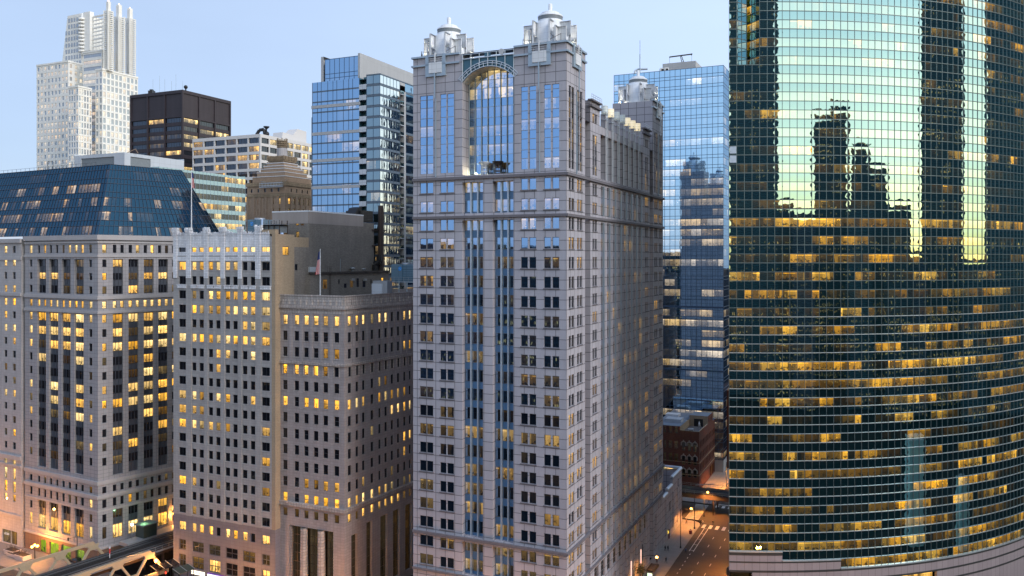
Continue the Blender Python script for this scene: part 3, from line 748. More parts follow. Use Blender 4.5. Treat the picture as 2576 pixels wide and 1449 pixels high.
GX, GY, GR = 57.5, 298.0, 116.0
GT0 = asin((47.6 - GX) / GR); GST = 1.648 / GR
def gpt(t, z, k=0.0):
    return Vector((GX + (GR + k) * sin(t), GY - (GR + k) * cos(t), z))
def green_tower():
    T = thing('curved_glass_tower', 'curved green mirrored glass tower reflecting the sunset above a striped granite base', 'office tower')
    N = 70; half = 1.97; z0 = 21.94
    zl = lambda k: z0 + half * k
    KT = 66
    notch_z = zat(172.4, 182.0)
    kn = round((notch_z - z0) / half)                  # the corner is cut away above this line
    n0, n1 = 1, 4                                      # panels missing in the notch
    # share of lit rooms on each storey, lowest first
    share = [.75, .7, .3, .42, .62, .62, .2, .3, .55, .85, .85, .3, .55, .3, .5, .5, .22, .3, .95, .15, .12, .15, .3, .1, .12, .25, .1, .15, .3, .3, .15, .2, .2, .2, .2]
    def base_k(i): return -1 if i < 7 else (-2 if i < 15 else -3)
    pan = lambda i: (GT0 + GST * i, GT0 + GST * (i + 1))
    skip = lambda i, k: k >= kn and n0 <= i < n1 + 0
    for k in range(-3, KT):
        vis = k % 2 != 0
        mb = MB(); i = 0; rl = 0; on = 0; sd = wm = 0; u0 = 0
        st = share[min(max((k + 1) // 2, 0), len(share) - 1)]
        rr = random.Random(900 + k); run = rr.random() < st
        while i < N:
            if rl <= 0:
                rl = rr.choice((1, 1, 2, 2, 3, 3, 4)) if st < .8 else rr.choice((2, 3, 4, 6))
                hot = rr.random()
                on = (.25 + .9 * hot * hot) if rr.random() < st else rr.choice((0, 0, .02, .05, .10))
                sd = rr.random(); wm = rr.random() ** 1.4 * .9; u0 = i * 1.648
            rl -= 1
            if k >= base_k(i) and not skip(i, k):
                a, b = pan(i)
                A, B = gpt(a, zl(k)), gpt(b, zl(k)); Cc, D = gpt(b, zl(k + 1)), gpt(a, zl(k + 1))
                x = i * 1.648 - u0
                mb.face([A, B, Cc, D], 0, [(x, 0), (x + 1.648, 0), (x + 1.648, 1), (x, 1)], [(0, 0), (1, 0), (1, 1), (0, 1)],
                        (on if vis else 0, sd, wm, rr.random()))
            i += 1
        if not mb.empty(): mb.build('window_band' if vis else 'spandrel_band', [M['g_green'] if vis else M['g_green_sp']], T)
    def arc_bar(i0, i1, za, zb, k0, k1, mat, name, close=True):
        mb = MB()
        for i in range(i0, i1):
            a, b = pan(i)
            o, q = gpt(a, 0, k1), gpt(b, 0, k1); oi, qi = gpt(a, 0, k0), gpt(b, 0, k0)
            V = lambda p, z: Vector((p.x, p.y, z))
            uv = [(i * 1.648, za), (i * 1.648 + 1.648, za), (i * 1.648 + 1.648, zb), (i * 1.648, zb)]
            mb.face([V(o, za), V(q, za), V(q, zb), V(o, zb)], 0, uv)
            mb.face([V(o, zb), V(q, zb), V(qi, zb), V(oi, zb)], 0, uv); mb.face([V(o, za), V(oi, za), V(qi, za), V(q, za)], 0, uv)
            if close and i == i0: mb.face([V(o, za), V(o, zb), V(oi, zb), V(oi, za)], 0, uv)
            if close and i == i1 - 1: mb.face([V(q, za), V(qi, za), V(qi, zb), V(q, zb)], 0, uv)
        mb.build(name, [mat], T)
    for k in range(-2, KT + 1):
        i0 = 0 if k >= -1 else 7
        th = .075 if k % 2 else .06
        mt = M['alu'] if k < 26 else M['alu_dk']
        if k > kn: arc_bar(0, n0, zl(k) - th, zl(k) + th, -.1, .11, mt, 'transom'); arc_bar(n1, N, zl(k) - th, zl(k) + th, -.1, .11, mt, 'transom')
        else: arc_bar(i0, N, zl(k) - th, zl(k) + th, -.1, .11, mt, 'transom')
    for i in range(N + 1):
        t = GT0 + GST * i; c = gpt(t, 0, .02)
        lo = zl(-1 if i <= 7 else (-2 if i <= 15 else -3)); hi = zl(kn) if n0 < i < n1 else zl(KT)
        mb = MB(); e = Vector((cos(t), sin(t), 0)) * .034; r = Vector((sin(t), -cos(t), 0)) * .08
        b = [c - e - r, c + e - r, c + e + r, c - e + r]
        mb.hexa([Vector((p.x, p.y, lo)) for p in b], [Vector((p.x, p.y, hi)) for p in b])
        mb.build('mullion', [M['alu_dk']], T)
    # the cut corner: a thin glazed slab in front, a slanting inner wall behind
    def flat(p, q, k0, k1, name, nm):
        p = Vector((p[0], p[1])); q = Vector((q[0], q[1])); F = Fac(p, q - p); Ln = (q - p).length
        for k in range(k0, k1):
            mb = MB(); vis = k % 2 != 0
            for i in range(nm):
                on = R.choice((0, .1, .3, .7)) if vis and R.random() < .5 else 0
                F.q(mb, Ln * i / nm, Ln * (i + 1) / nm, zl(k), zl(k + 1), 0, 0, uv=[(0, 0), (1.5, 0), (1.5, 1), (0, 1)], col=(on, R.random(), R.random(), R.random()))
            mb.build('window_band' if vis else 'spandrel_band', [M['g_green'] if vis else M['g_green_sp']], T)
        mb = MB()
        for i in range(nm + 1):
            x = Ln * i / nm; F.box(mb, x - .045, x + .045, zl(k0), zl(k1), -.03, .09)
        for k in range(k0, k1 + 1): F.box(mb, 0, Ln, zl(k) - .06, zl(k) + .06, -.03, .1)
        mb.build(name, [M['alu_dk']], T)
    a1 = gpt(GT0 + GST * n0, 0); a2 = gpt(GT0 + GST * n1, 0)
    t1 = (1878 - CX) / FL
    flat(a1, (t1 * 184.2, 184.2), kn, KT, 'mullion_grid', 2)
    flat(a2, (t1 * 187.0 - .6, 187.0), kn, KT, 'mullion_grid', 2)
    mb = MB(); p3 = (t1 * 187.0 - .6, 187.0, zl(kn)); p4 = (t1 * 184.2, 184.2, zl(kn))
    mb.face([Vector((a1.x, a1.y, zl(kn))), Vector((a2.x, a2.y, zl(kn))), p3, p4]); mb.build('terrace', [M['roof_dk']], T)
    mb = MB(); z = zl(kn)
    for i in range(5):
        p = a1.lerp(a2, i / 4); mb.bar((p.x, p.y + .3, z), (p.x, p.y + .3, z + 1.1), .06)
    mb.bar((a1.x, a1.y + .3, z + 1.1), (a2.x, a2.y + .3, z + 1.1), .06); mb.build('railing', [M['alu_dk']], T)
    # side and back, roof
    e0 = gpt(GT0, 0); e1 = gpt(GT0 + GST * N, 0)
    s0 = e0 + Vector((DR.x, DR.y, 0)) * 62; s1 = e1 + Vector((0.2, 1, 0)) * 40
    mb = MB(); ztop = zl(KT)
    F = Fac(e0, s0 - e0, Vector((-DR.y, DR.x)))
    for k in range(-2, KT):
        for i in range(30):
            on = R.choice((0, 0, .3, .8)) if k % 2 else 0
            F.q(mb, 62 / 30 * i, 62 / 30 * (i + 1), zl(k), zl(k + 1), 0, 0, uv=[(0, 0), (2, 0), (2, 1), (0, 1)], col=(on, R.random(), R.random(), R.random()))
    mb.build('side_glazing', [M['g_green_sp']], T)
    mb = MB()
    mb.quad(s0, s1, s1 + Vector((0, 0, ztop)), s0 + Vector((0, 0, ztop)))
    mb.quad(s1, e1, e1 + Vector((0, 0, ztop)), s1 + Vector((0, 0, ztop)))
    ring = [gpt(GT0 + GST * i, ztop) for i in range(N + 1)] + [Vector((s1.x, s1.y, ztop)), Vector((s0.x, s0.y, ztop))]
    mb.face(ring)
    F.q(mb, 0, 62, 0, zl(-2), .01)
    mb.build('rear_wall', [M['gran_dk']], T)
    # granite base: pale courses between dark lines, stepping down to the right
    arc_bar(0, 7, zl(-1) - .28, zl(-1) - .02, -.2, .30, M['alu'], 'coping'); arc_bar(7, 15, zl(-2) - .28, zl(-2) - .02, -.2, .30, M['alu'], 'coping')
    arc_bar(15, N, zl(-3) - .28, zl(-3) - .02, -.2, .30, M['alu'], 'coping')
    def band(i0, i1, za, zb, mt, k=.0): arc_bar(i0, i1, za, zb, -.5, .12 + k, M[mt], 'granite_course')
    band(0, 7, zl(-1) - .95, zl(-1) - .28, 'gran_dk', .05); band(0, 7, zl(-2) - .32, zl(-1) - .95, 'gran_lt')
    band(0, 7, zl(-2) - .62, zl(-2) - .32, 'gran_dk', .05)
    band(7, 15, zl(-2) - .62, zl(-2) - .28, 'gran_dk', .05); band(0, 15, zl(-3) - .28, zl(-2) - .62, 'gran_lt')
    band(0, 15, zl(-3) - .72, zl(-3) - .28, 'gran_dk', .05); band(15, N, zl(-3) - .72, zl(-3) - .28, 'gran_dk', .05)
    z = zl(-3) - .72
    band(15, 31, z - 1.75, z, 'gran_lt'); band(3, 15, z - 1.75, z, 'gran_lt'); band(31, N, z - 1.75, z, 'gran_lt')
    band(0, N, z - 2.15, z - 1.75, 'gran_dk', .05)
    band(5, 24, z - 4.0, z - 2.15, 'gran_lt'); band(30, N, z - 4.0, z - 2.15, 'gran_lt')
    band(5, N, z - 4.4, z - 4.0, 'gran_dk', .05); band(8, 24, 0, z - 4.4, 'gran_lt'); band(32, N, 6, z - 4.4, 'gran_lt'); band(32, N, 0, 6, 'gran_dk')
    arc_bar(0, 3, z - 1.75, z, -3.0, -2.6, M['gran_dk'], 'lobby_wall')
    for i0, i1, za, zb in ((0, 5, 0, z - 2.15), (24, 30, z - 6, z - 2.15), (24, 32, 0, z - 4.4)):
        mb = MB()
        for i in range(i0, i1):
            a, b = pan(i)
            mb.face([gpt(a, za, -1.2), gpt(b, za, -1.2), gpt(b, zb, -1.2), gpt(a, zb, -1.2)], 0, [(i * 1.6, 0), (i * 1.6 + 1.6, 0), (i * 1.6 + 1.6, 1), (i * 1.6, 1)], None, (.9, .37, .2, .5))
        mb.build('lobby_window', [M['g_dark']], T)
    # two louvred vent panels on the left edge
    for zz in (zat(386, 182.4), zat(409, 182.4)):
        mb = MB()
        for i in range(0, 1):
            a, b = pan(i)
            for j in range(7):
                z = zz + .22 * j
                A, B = gpt(a + .001, z, .13), gpt(b - .001, z, .13); A2, B2 = gpt(a + .001, z + .17, .06), gpt(b - .001, z + .17, .06)
                mb.quad(A, B, B2, A2); mb.quad(A, gpt(a + .001, z, -.1), gpt(b - .001, z, -.1), B)
                mb.quad(A2, B2, gpt(b - .001, z + .22, .13), gpt(a + .001, z + .22, .13))
        mb.build('vent_louvre', [M['steel_lt']], T)
    return T
green_tower()

# ------------------------------------------------------------------ the far bank, seen only in the mirrors
def refl_ray(px):
    """where the mirror sends the view at a measuring-grid column"""
    d = Vector((px - CX, FL)).normalized()
    c = Vector((GX, GY)); b = -d.dot(c); disc = b * b - (c.length_squared - GR * GR)
    s = -b - sqrt(disc); P = d * s; n = (P - c).normalized()
    return P, d - 2 * d.dot(n) * n, s
def tower_facade(name, wall, share, fl=3.9, bay=2.6, col=(1.0, .6, .2), st=.8, wfrac=(.62, .55)):
    """distant facade: walls with storeys of windows, some with lamps on"""
    g = NG(name); uv = g.sep(g.uv())
    u = g.m('DIVIDE', uv[0], bay); v = g.m('DIVIDE', uv[1], fl)
    fu = g.m('FRACT', u); fv = g.m('FRACT', v)
    iw = g.m('MULTIPLY', g.m('LESS_THAN', fu, wfrac[0]), g.m('LESS_THAN', fv, wfrac[1]))
    rnd = g.white(g.comb(g.m('FLOOR', u), g.m('FLOOR', v), 1.0))
    row = g.white(g.comb(3.0, g.m('FLOOR', v), 7.0))
    on = g.m('MULTIPLY', iw, g.m('LESS_THAN', g.m('ADD', rnd, g.m('MULTIPLY', row, .5)), share * 1.4))
    c = g.mix(iw, (*wall, 1), (.012, .014, .018, 1))
    p = g.pbsdf(c, .5)
    e = g.n('Emission'); g.put(e.inputs[0], (*col, 1)); g.put(e.inputs[1], g.m('MULTIPLY', on, g.m('MULTIPLY', g.m('ADD', rnd, .3), st)))
    a = g.n('AddShader'); g.put(a.inputs[0], p); g.put(a.inputs[1], e.outputs[0]); g.surf(a.outputs[0]); return g.mat
M['far_dark'] = tower_facade('dark riverside facade', (.02, .055, .066), .22, st=2.0)
M['far_tan'] = tower_facade('tan riverside facade', (.06, .075, .10), .2, 3.6, 2.2, st=1.6)
M['far_grey'] = tower_facade('grey riverside facade', (.035, .085, .10), .17, 3.9, 3.0, st=2.0)
def far_block(p, q, depth, h, mat, label, name='riverside_tower', away=None, steps=()):
    p = Vector(p[:2]); q = Vector(q[:2]); d = (q - p).normalized(); n = Vector((d.y, -d.x))
    away = away or (p + q) / 2
    if n.dot(away) < 0: n = -n
    t = MB(); r = MB(); w = (q - p).length
    def blk(a, b, dep, z0, z1):
        c = [p + d * a, p + d * b, p + d * b + n * dep, p + d * a + n * dep]
        L4 = [(b - a), dep, (b - a), dep]; x = 0
        for i in range(4):
            A, B = c[i], c[(i + 1) % 4]
            t.face([(A.x, A.y, z0), (B.x, B.y, z0), (B.x, B.y, z1), (A.x, A.y, z1)], 0, [(x, z0), (x + L4[i], z0), (x + L4[i], z1), (x, z1)]); x += L4[i]
        r.face([(k.x, k.y, z1) for k in c])
    blk(0, w, depth, 0, h)
    for a, b, z in steps: blk(w * a, w * b, depth * .7, h, z)
    o = t.build(name, [mat]); tag(o, label, 'office tower', 'towers across the river')
    r.build('roof', [M['roof_dk']], o)
    return o
def mirror_tower(px0, px1, ytop, D, mat, label, depth=30, steps=(), hmax=250):
    P, r, s = refl_ray(px0); A = P + r * D
    P2, r2, s2 = refl_ray(px1); B = P2 + r2 * D
    k = (HY - ytop) / sqrt(FL ** 2 + ((px0 + px1) / 2 - CX) ** 2)
    h = H + k * (D + s)
    far_block(A, B, depth, min(h, hmax or 1e9), mat, label, away=(r + r2), steps=[(a, b, H + (HY - y) / FL * (D + s) * .95) for a, b, y in steps])
mirror_tower(2046, 2134, 290, 420, M['far_dark'], 'dark square tower mirrored as the shorter left silhouette in the curved green glass', steps=[(.5, 1, 275)])
mirror_tower(2140, 2232, 420, 390, M['far_dark'], 'dark stepped tower mirrored right of the shorter silhouette in the green glass', steps=[(.05, .5, 372)])
mirror_tower(2316, 2424, -500, 330, M['far_dark'], 'tall dark tower mirrored as the wide column in the green glass')
mirror_tower(2478, 2640, -500, 300, M['far_grey'], 'tall grey tower mirrored at the right edge of the green glass')
mirror_tower(1829, 1956, -500, 330, M['far_grey'], 'tall grey tower mirrored near the left edge of the green glass')
sky_px = [(1956, 1996, 512, 330), (1990, 2050, 538, 300), (2130, 2200, 520, 310), (2225, 2292, 516, 280), (2285, 2330, 640, 290), (2420, 2480, 655, 260)]
for i, (a, b, y, D) in enumerate(sky_px):
    mirror_tower(a, b, y, D, M[('far_dark', 'far_tan', 'far_grey')[i % 3]], ['tan block', 'grey block', 'dark block', 'long dark block', 'low grey block', 'low tan block'][i] + ' of the mirrored skyline low in the curved green glass')
M['far_pale'] = stone('pale river house wall', (.48, .74, .70), None, stain=.15)
mirror_tower(2288, 2326, 1105, 62, M['far_pale'], 'slender pale block mirrored as the light teal column low in the green glass', depth=8)
mirror_tower(2416, 2436, 1210, 52, M['far_pale'], 'second shorter pale block mirrored at lower right in the green glass', depth=6)
# north bank row mirrored in the flat facades
row = [(-300, 10, 62, 40, 93), (-238, -14, 56, 40, 90), (-182, -34, 50, 40, 98), (-132, -50, 48, 40, 91), (-84, -62, 46, 40, 95), (-38, -70, 44, 40, 88), (-372, 40, 70, 40, 99), (-455, 78, 82, 40, 94)]
for i, (x, y, wd, dep, h) in enumerate(row):
    far_block((x, y), (x + wd * .92, y - wd * .35), dep, h, M[('far_tan', 'far_dark', 'far_grey')[i % 3]],
              ['tan', 'dark', 'grey', 'brown', 'black', 'low dark', 'wide tan', 'distant dark'][i] + ' riverside block behind the viewer mirrored in the flat window panes', away=Vector((-.3, -1)))
# ------------------------------------------------------------------ river-front blocks left of the tower
M['a_stone'] = stone('grey limestone blocks', (0.34, 0.327, 0.345), (1.5, 1.02, 0.045), 0.6, 0.05, 0.14, 0.75, 0.05)
M['a_trim'] = stone('pale limestone trim', (0.41, 0.39, 0.40), None, stain=0.12)
M['a_brown'] = stone('brown granite base', (0.20, 0.13, 0.10), (1.5, 1.5, 0.04), 0.6, 0.06, 0.15, 0.5, 0.05)
M['w0_stone'] = stone('weathered limestone', (0.43, 0.41, 0.42), (1.1, 0.8, 0.03), 0.75, 0.05, 0.25, 0.8, 0.08)
M['b2_stone'] = stone('grey terracotta blocks', (0.36, 0.348, 0.35), (0.9, 0.62, 0.03), 0.78, 0.07, 0.2, 0.75, 0.08)
M['b2_white'] = stone('white glazed terracotta', (0.74, 0.75, 0.80), (0.55, 0.42, 0.035), 0.6, 0.10, 0.35, 0.5, 0.2, 0.6, grain=5)
M['b2_base'] = stone('blue grey granite', (0.19, 0.18, 0.21), (1.4, 0.9, 0.03), 0.7, 0.05, 0.15, 0.6, 0.06)
M['b2_tan'] = stone('tan brick', (0.40, 0.31, 0.22), (0.5, 0.2, 0.03, 0.5), 0.8, 0.10, 0.15, 0.85, 0.12)
M['brick_dk'] = stone('weathered brown brick', (0.25, 0.225, 0.205), (0.6, 0.24, 0.035, 0.5), 0.72, 0.14, 0.25, 0.9, 0.12)
M['brick_lt'] = stone('clean brown parapet', (0.35, 0.31, 0.295), None, stain=0.15)
M['b3_stone'] = stone('pinkish limestone', (0.35, 0.31, 0.31), (1.0, 0.65, 0.035), 0.75, 0.07, 0.2, 0.8, 0.08)
M['b3_trim'] = stone('carved pale limestone', (0.44, 0.39, 0.37), (0.8, 0.7, 0.06), 0.6, 0.12, 0.35, 0.8, 0.25, 0.6, grain=2.4)
M['tile_dk'] = stone('dark roof tiles', (0.09, 0.075, 0.07), (0.5, 2, 0.08), 0.5, 0.2, 0.3)
M['sp_grey'] = stone('slate spandrels', (0.085, 0.095, 0.12), (1.2, 30, 0.05), 0.7, 0.05, 0.12, 0.35, 0.03)
M['g_lit'] = glass('office window glass', (0.7, 0.78, 0.9), 0.07, (0.012, 0.012, 0.016), power=2.3, pill=0.002, tilt=0.003, ripple=0.002, room=1.1, furn=.9, strips=.3, base=.5, var=.55, warm=(1, .46, .03), cool=(1, .72, .30))
M['g_shop'] = glass('green lit shop glass', (0.7, 0.78, 0.9), 0.06, (0.012, 0.012, 0.016), power=0.85, room=1.1, base=.5, var=.5, warm=(.50, .85, .02), cool=(.62, .9, .12))
M['g_slope'] = glass('blue mansard glass', (0.10, 0.25, 0.38), 0.36, (0.008, 0.014, 0.02), power=1.2, pill=0.003, tilt=0.012, ripple=0.006, room=1.3, warm=(1, .55, .16), cool=(1, .74, .5))
M['slope_bar'] = plain('dark blue mullions', (0.03, 0.045, 0.075), 0.4, 0.3)

def lamps(p, lo=.5):
    return lo + (1.05 - lo) * R.random() if R.random() < p else R.choice((0, 0, 0, 0, .03, .08))

def quad_block(F, G, LU, RU, z0, z1, wl, rf, side=True):
    """rear walls and roof of a corner block with left face F (u 0..LU) and right face G (u 0..RU)"""
    a = F.p(LU, 0); b = G.p(RU, 0); c = a + Vector((*(G.d * RU), 0))
    up = lambda p, z: Vector((p.x, p.y, z))
    o = F.p(0, 0)
    for p, q in ((a, c), (c, b)):
        w = (q - p).length
        wl.face([up(p, z0), up(q, z0), up(q, z1), up(p, z1)], 0, [(0, z0), (w, z0), (w, z1), (0, z1)])
    if rf is not None: rf.face([up(o, z1 - .6), up(a, z1 - .6), up(c, z1 - .6), up(b, z1 - .6)])

# ---- A: corner block with the glass mansard
def mansard_block():
    T = thing('mansard_block', 'limestone corner office block topped by a sloping dark blue glass mansard', 'office building')
    dl = vpd(-2500); dr = vpd(2980)
    L = Fac.at(246, 225, dl); Q = Fac.at(246, 225, dr)
    zc = lambda y: zat(y, 225)
    wn = Wins(T, [M['g_lit'], M['dk_frame']])
    wl = MB(); sp = MB()
    U0 = L.u(62.5); RU = 37.5
    sm_l = [(74.5, 81.5), (224, 232)]; big_l = [(94, 115.5), (123.5, 146), (155, 177), (187, 210)]
    two_l = [(95, 101), (110, 116), (125, 131), (140.5, 146.5), (156.5, 162.5), (172, 178.5), (188, 194.5), (203.5, 210.5)]
    sm_r = [(257.5, 268)]; big_r = [(284, 309.5), (323.5, 348.5), (362, 386.5), (398.5, 422.5)]
    two_r = [(284, 293), (303, 311.5), (323.5, 332.5), (342, 350.5), (361.5, 370), (379, 387), (397.5, 405.5), (415, 423)]
    ends_r = [(433, 440)]
    hl, hr = [], []
    top = zc(591)
    def row(z0, z1, cols_l, cols_r, p, nx=1, dp=.35):
        for (F, hs, cols) in ((L, hl, cols_l), (Q, hr, cols_r)):
            for a, b in cols:
                u, v = F.u(a), F.u(b); hs.append((u, v, z0, z1, dp))
                wn.add(F, u, v, z0, z1, -dp + .06, lamps(p), nx=nx, fr=.09)
    row(zc(636), zc(615), sm_l + two_l, sm_r + two_r + ends_r, .3)
    for y0, y1, p in ((672, 653, .1), (705, 687, .35), (740, 721, .05)): row(zc(y0), zc(y1), sm_l, sm_r + ends_r, p)
    row(zc(777), zc(759), sm_l + two_l, sm_r + two_r + ends_r, .95)
    for k in range(11):
        y = 793 + 36.2 * k
        row(zc(y + 20), zc(y), sm_l, sm_r + ends_r, [.9, .3, .85, .15, .25, .7, .35, .3, .15, .1, .05][k])
    row(zc(1245), zc(1228), sm_l + two_l, sm_r + two_r + ends_r, .15)
    row(zc(1282), zc(1261), sm_l + two_l, sm_r + two_r + ends_r, .12)
    for y0, y1, p in ((1318, 1298, .1), (1360, 1330, .55)): row(zc(y0), zc(y1), sm_l, sm_r + ends_r, p)
    # tall bays
    def bays(zb, zt, rows, dp):
        for F, hs, cols in ((L, hl, big_l), (Q, hr, big_r)):
            for a, b in cols:
                u, v = sorted((F.u(a), F.u(b))); hs.append((u, v, zb, zt, dp))
                F.q(sp, u, v, zb, zt, -dp + .005)
                for z0, z1, p in rows: wn.add(F, u, v, z0, z1, -dp + .09, lamps(p), nx=3, fr=.10)
                for i in (1, 2): x = u + (v - u) * i / 3; F.box(sp, x - .06, x + .06, zb, zt, -dp + .006, -dp + .16)
    bays(zc(742), zc(652), [(zc(672), zc(653), .1), (zc(705), zc(687), .5), (zc(741), zc(720), .12)], .8)
    pk = [1, .85, .9, .6, .3, .65, .55, .25, .12, .08, 0.02]
    bays(zc(1203), zc(792), [(zc(793 + 36.2 * k + 22), zc(793 + 36.2 * k), pk[k]) for k in range(11)], .6)
    bays(zc(1366), zc(1292), [(zc(1314), zc(1293), .35), (zc(1365), zc(1331), .85)], .7)
    # shops at pavement level on the left face
    ws = Wins(T, [M['g_shop'], M['dk_frame']], name='shop_window')
    for i, (a, b) in enumerate(((99, 116), (124, 147), (155, 178), (190, 212))):
        u, v = L.u(a), L.u(b); hl.append((u, v, .2, 3.9, .6))
        ws.add(L, u, v, .2, 3.9, -.5, .9 if i != 3 else .5, nx=2, fr=.12)
    for i, (a, b) in enumerate(((330, 345), (370, 385), (408, 428))):
        u, v = Q.u(a), Q.u(b); hr.append((u, v, .2, 3.9, .6)); wn.add(Q, u, v, .2, 3.9, -.5, .6, nx=2, fr=.12)
    zb = zc(1383)
    L.wall(wl, 0, U0, zb, top, [h for h in hl if h[2] >= zb - .5]); Q.wall(wl, 0, RU, zb, top, [h for h in hr if h[2] >= zb - .5])
    quad_block(L, Q, U0, RU, 0, top, wl, None)
    wl.build('wall', [M['a_stone']], T)
    bs = MB(); L.wall(bs, 0, U0, 0, zb, [h for h in hl if h[2] < zb - .5]); Q.wall(bs, 0, RU, 0, zb, [h for h in hr if h[2] < zb - .5]); bs.build('base', [M['a_brown']], T)
    sp.build('spandrel_panels', [M['sp_grey']], T)
    for y0, y1, k in ((603, 590.5, .5), (611, 607, .25), (647, 640, .22), (754, 745, .35), (790, 783, .3), (1222, 1212, .3), (1257, 1248, .35), (1290, 1286, .15), (1385, 1379, .3)):
        mb = MB(); L.box(mb, -k, U0, zc(y0), zc(y1), -.1, k); Q.box(mb, .003, RU, zc(y0) + .003, zc(y1) - .003, -.1, k)
        mb.build('belt_course', [M['a_trim']], T)
    # mansard: five storeys of sloping glass
    ins, hgt, ns = 9.4, 20.4, 5
    zb = top + .05
    o = L.o
    half_in = lambda F, G, t: None
    # corner line of the slope, along the bisector
    bis = (L.d + Q.d).normalized(); sn = abs(L.d.x * Q.d.y - L.d.y * Q.d.x)
    k_in = 1 / abs(bis.x * L.d.y - bis.y * L.d.x)
    ULm = 90.0
    bis2 = (-Q.d + L.d).normalized(); k2 = 1 / abs(bis2.x * Q.d.y - bis2.y * Q.d.x)
    def slope_pt(F, u, f, corner_far=None):
        """u along the face at the eave, f up the slope; both hips pull the ends inwards"""
        if F is L:
            s = ins * f; uc = s * (L.d.dot(bis)) * k_in      # start of this level
            uu = uc + (ULm - uc) * u
            q = L.o + L.d * uu - L.n * s
        else:
            s = ins * f; ua = s * (Q.d.dot(bis)) * k_in; ub = RU - s * .85
            uu = ua + (ub - ua) * u
            q = Q.o + Q.d * uu - Q.n * s
        return Vector((q.x, q.y, zb + hgt * f))
    mw = Wins(T, [M['g_slope']], name='mansard_pane', keep=0)
    panes = []
    for F, nc in ((L, 62), (Q, 27)):
        bars = MB(); strips = []
        for st in range(ns):
            for part, f0, f1 in (('v', st / ns, (st + .62) / ns), ('s', (st + .62) / ns, (st + 1) / ns)):
                mb = MB(); run = 0; on = sd = 0
                for i in range(nc):
                    if run <= 0: run = R.choice((1, 1, 2, 2, 3)); on = (.35 + .6 * R.random()) if R.random() < [.5, .4, .42, .3, .0][st] * (1 if F is L else .45) else R.choice((0, 0, .06)); sd = R.random()
                    run -= 1
                    a, b = i / nc, (i + 1) / nc
                    P = [slope_pt(F, a, f0), slope_pt(F, b, f0), slope_pt(F, b, f1), slope_pt(F, a, f1)]
                    if F is L: P = [P[1], P[0], P[3], P[2]]
                    mb.face(P, 0, [(i * 1.3, 0), (i * 1.3 + 1.3, 0), (i * 1.3 + 1.3, 1), (i * 1.3, 1)], [(0, 0), (1, 0), (1, 1), (0, 1)], (on if part == 'v' else 0, sd, R.random(), R.random()))
                mb.build('mansard_window_band' if part == 'v' else 'mansard_spandrel_band', [M['g_slope']], T)
        up = Vector((F.n.x, F.n.y, .4)) * .06
        for i in range(nc + 1): bars.bar(slope_pt(F, i / nc, 0) + up, slope_pt(F, i / nc, 1) + up, .10, .12, up=(F.n.x, F.n.y, .4))
        for st in range(ns + 1):
            for f in (st / ns, (st + .62) / ns):
                if f <= 1: bars.bar(slope_pt(F, 0, f) + up, slope_pt(F, 1, f) + up, .10, .12, up=(F.n.x, F.n.y, .4))
        bars.build('mansard_bars', [M['slope_bar']], T)
    mb = MB(); a, b, c = slope_pt(L, 1, 1), slope_pt(L, 0, 1), slope_pt(Q, 1, 1)
    d = a + (c - b); mb.face([a, b, c, d]); e = slope_pt(Q, 1, 0); e2 = a + (e - b)
    mb.face([slope_pt(Q, 1, 0), Vector((d.x, d.y, zb)), d, c]); mb.build('mansard_roof', [M['sp_grey']], T)
    mb = MB()
    for i in range(24):
        p = slope_pt(L, .08 + i * .028, 1); mb.bar(p, p + Vector((0, 0, .9)), .06)
    p, q = slope_pt(L, .08, 1), slope_pt(L, .08 + 23 * .028, 1)
    mb.bar(p + Vector((0, 0, .9)), q + Vector((0, 0, .9)), .06); mb.build('roof_railing', [M['black']], T)
    # frame of the roof anchor at the left
    mb = MB(); p = slope_pt(L, .36, 1)
    for dx in (0, 1.6): mb.bar((p.x + dx, p.y, p.z), (p.x + dx, p.y, p.z + 2.4), .1)
    mb.bar((p.x, p.y, p.z + 2.4), (p.x + 1.6, p.y, p.z + 2.4), .1); mb.build('roof_anchor', [M['black']], T)
    wn.done(); ws.done()
    return L, Q
AL, AQ = mansard_block()

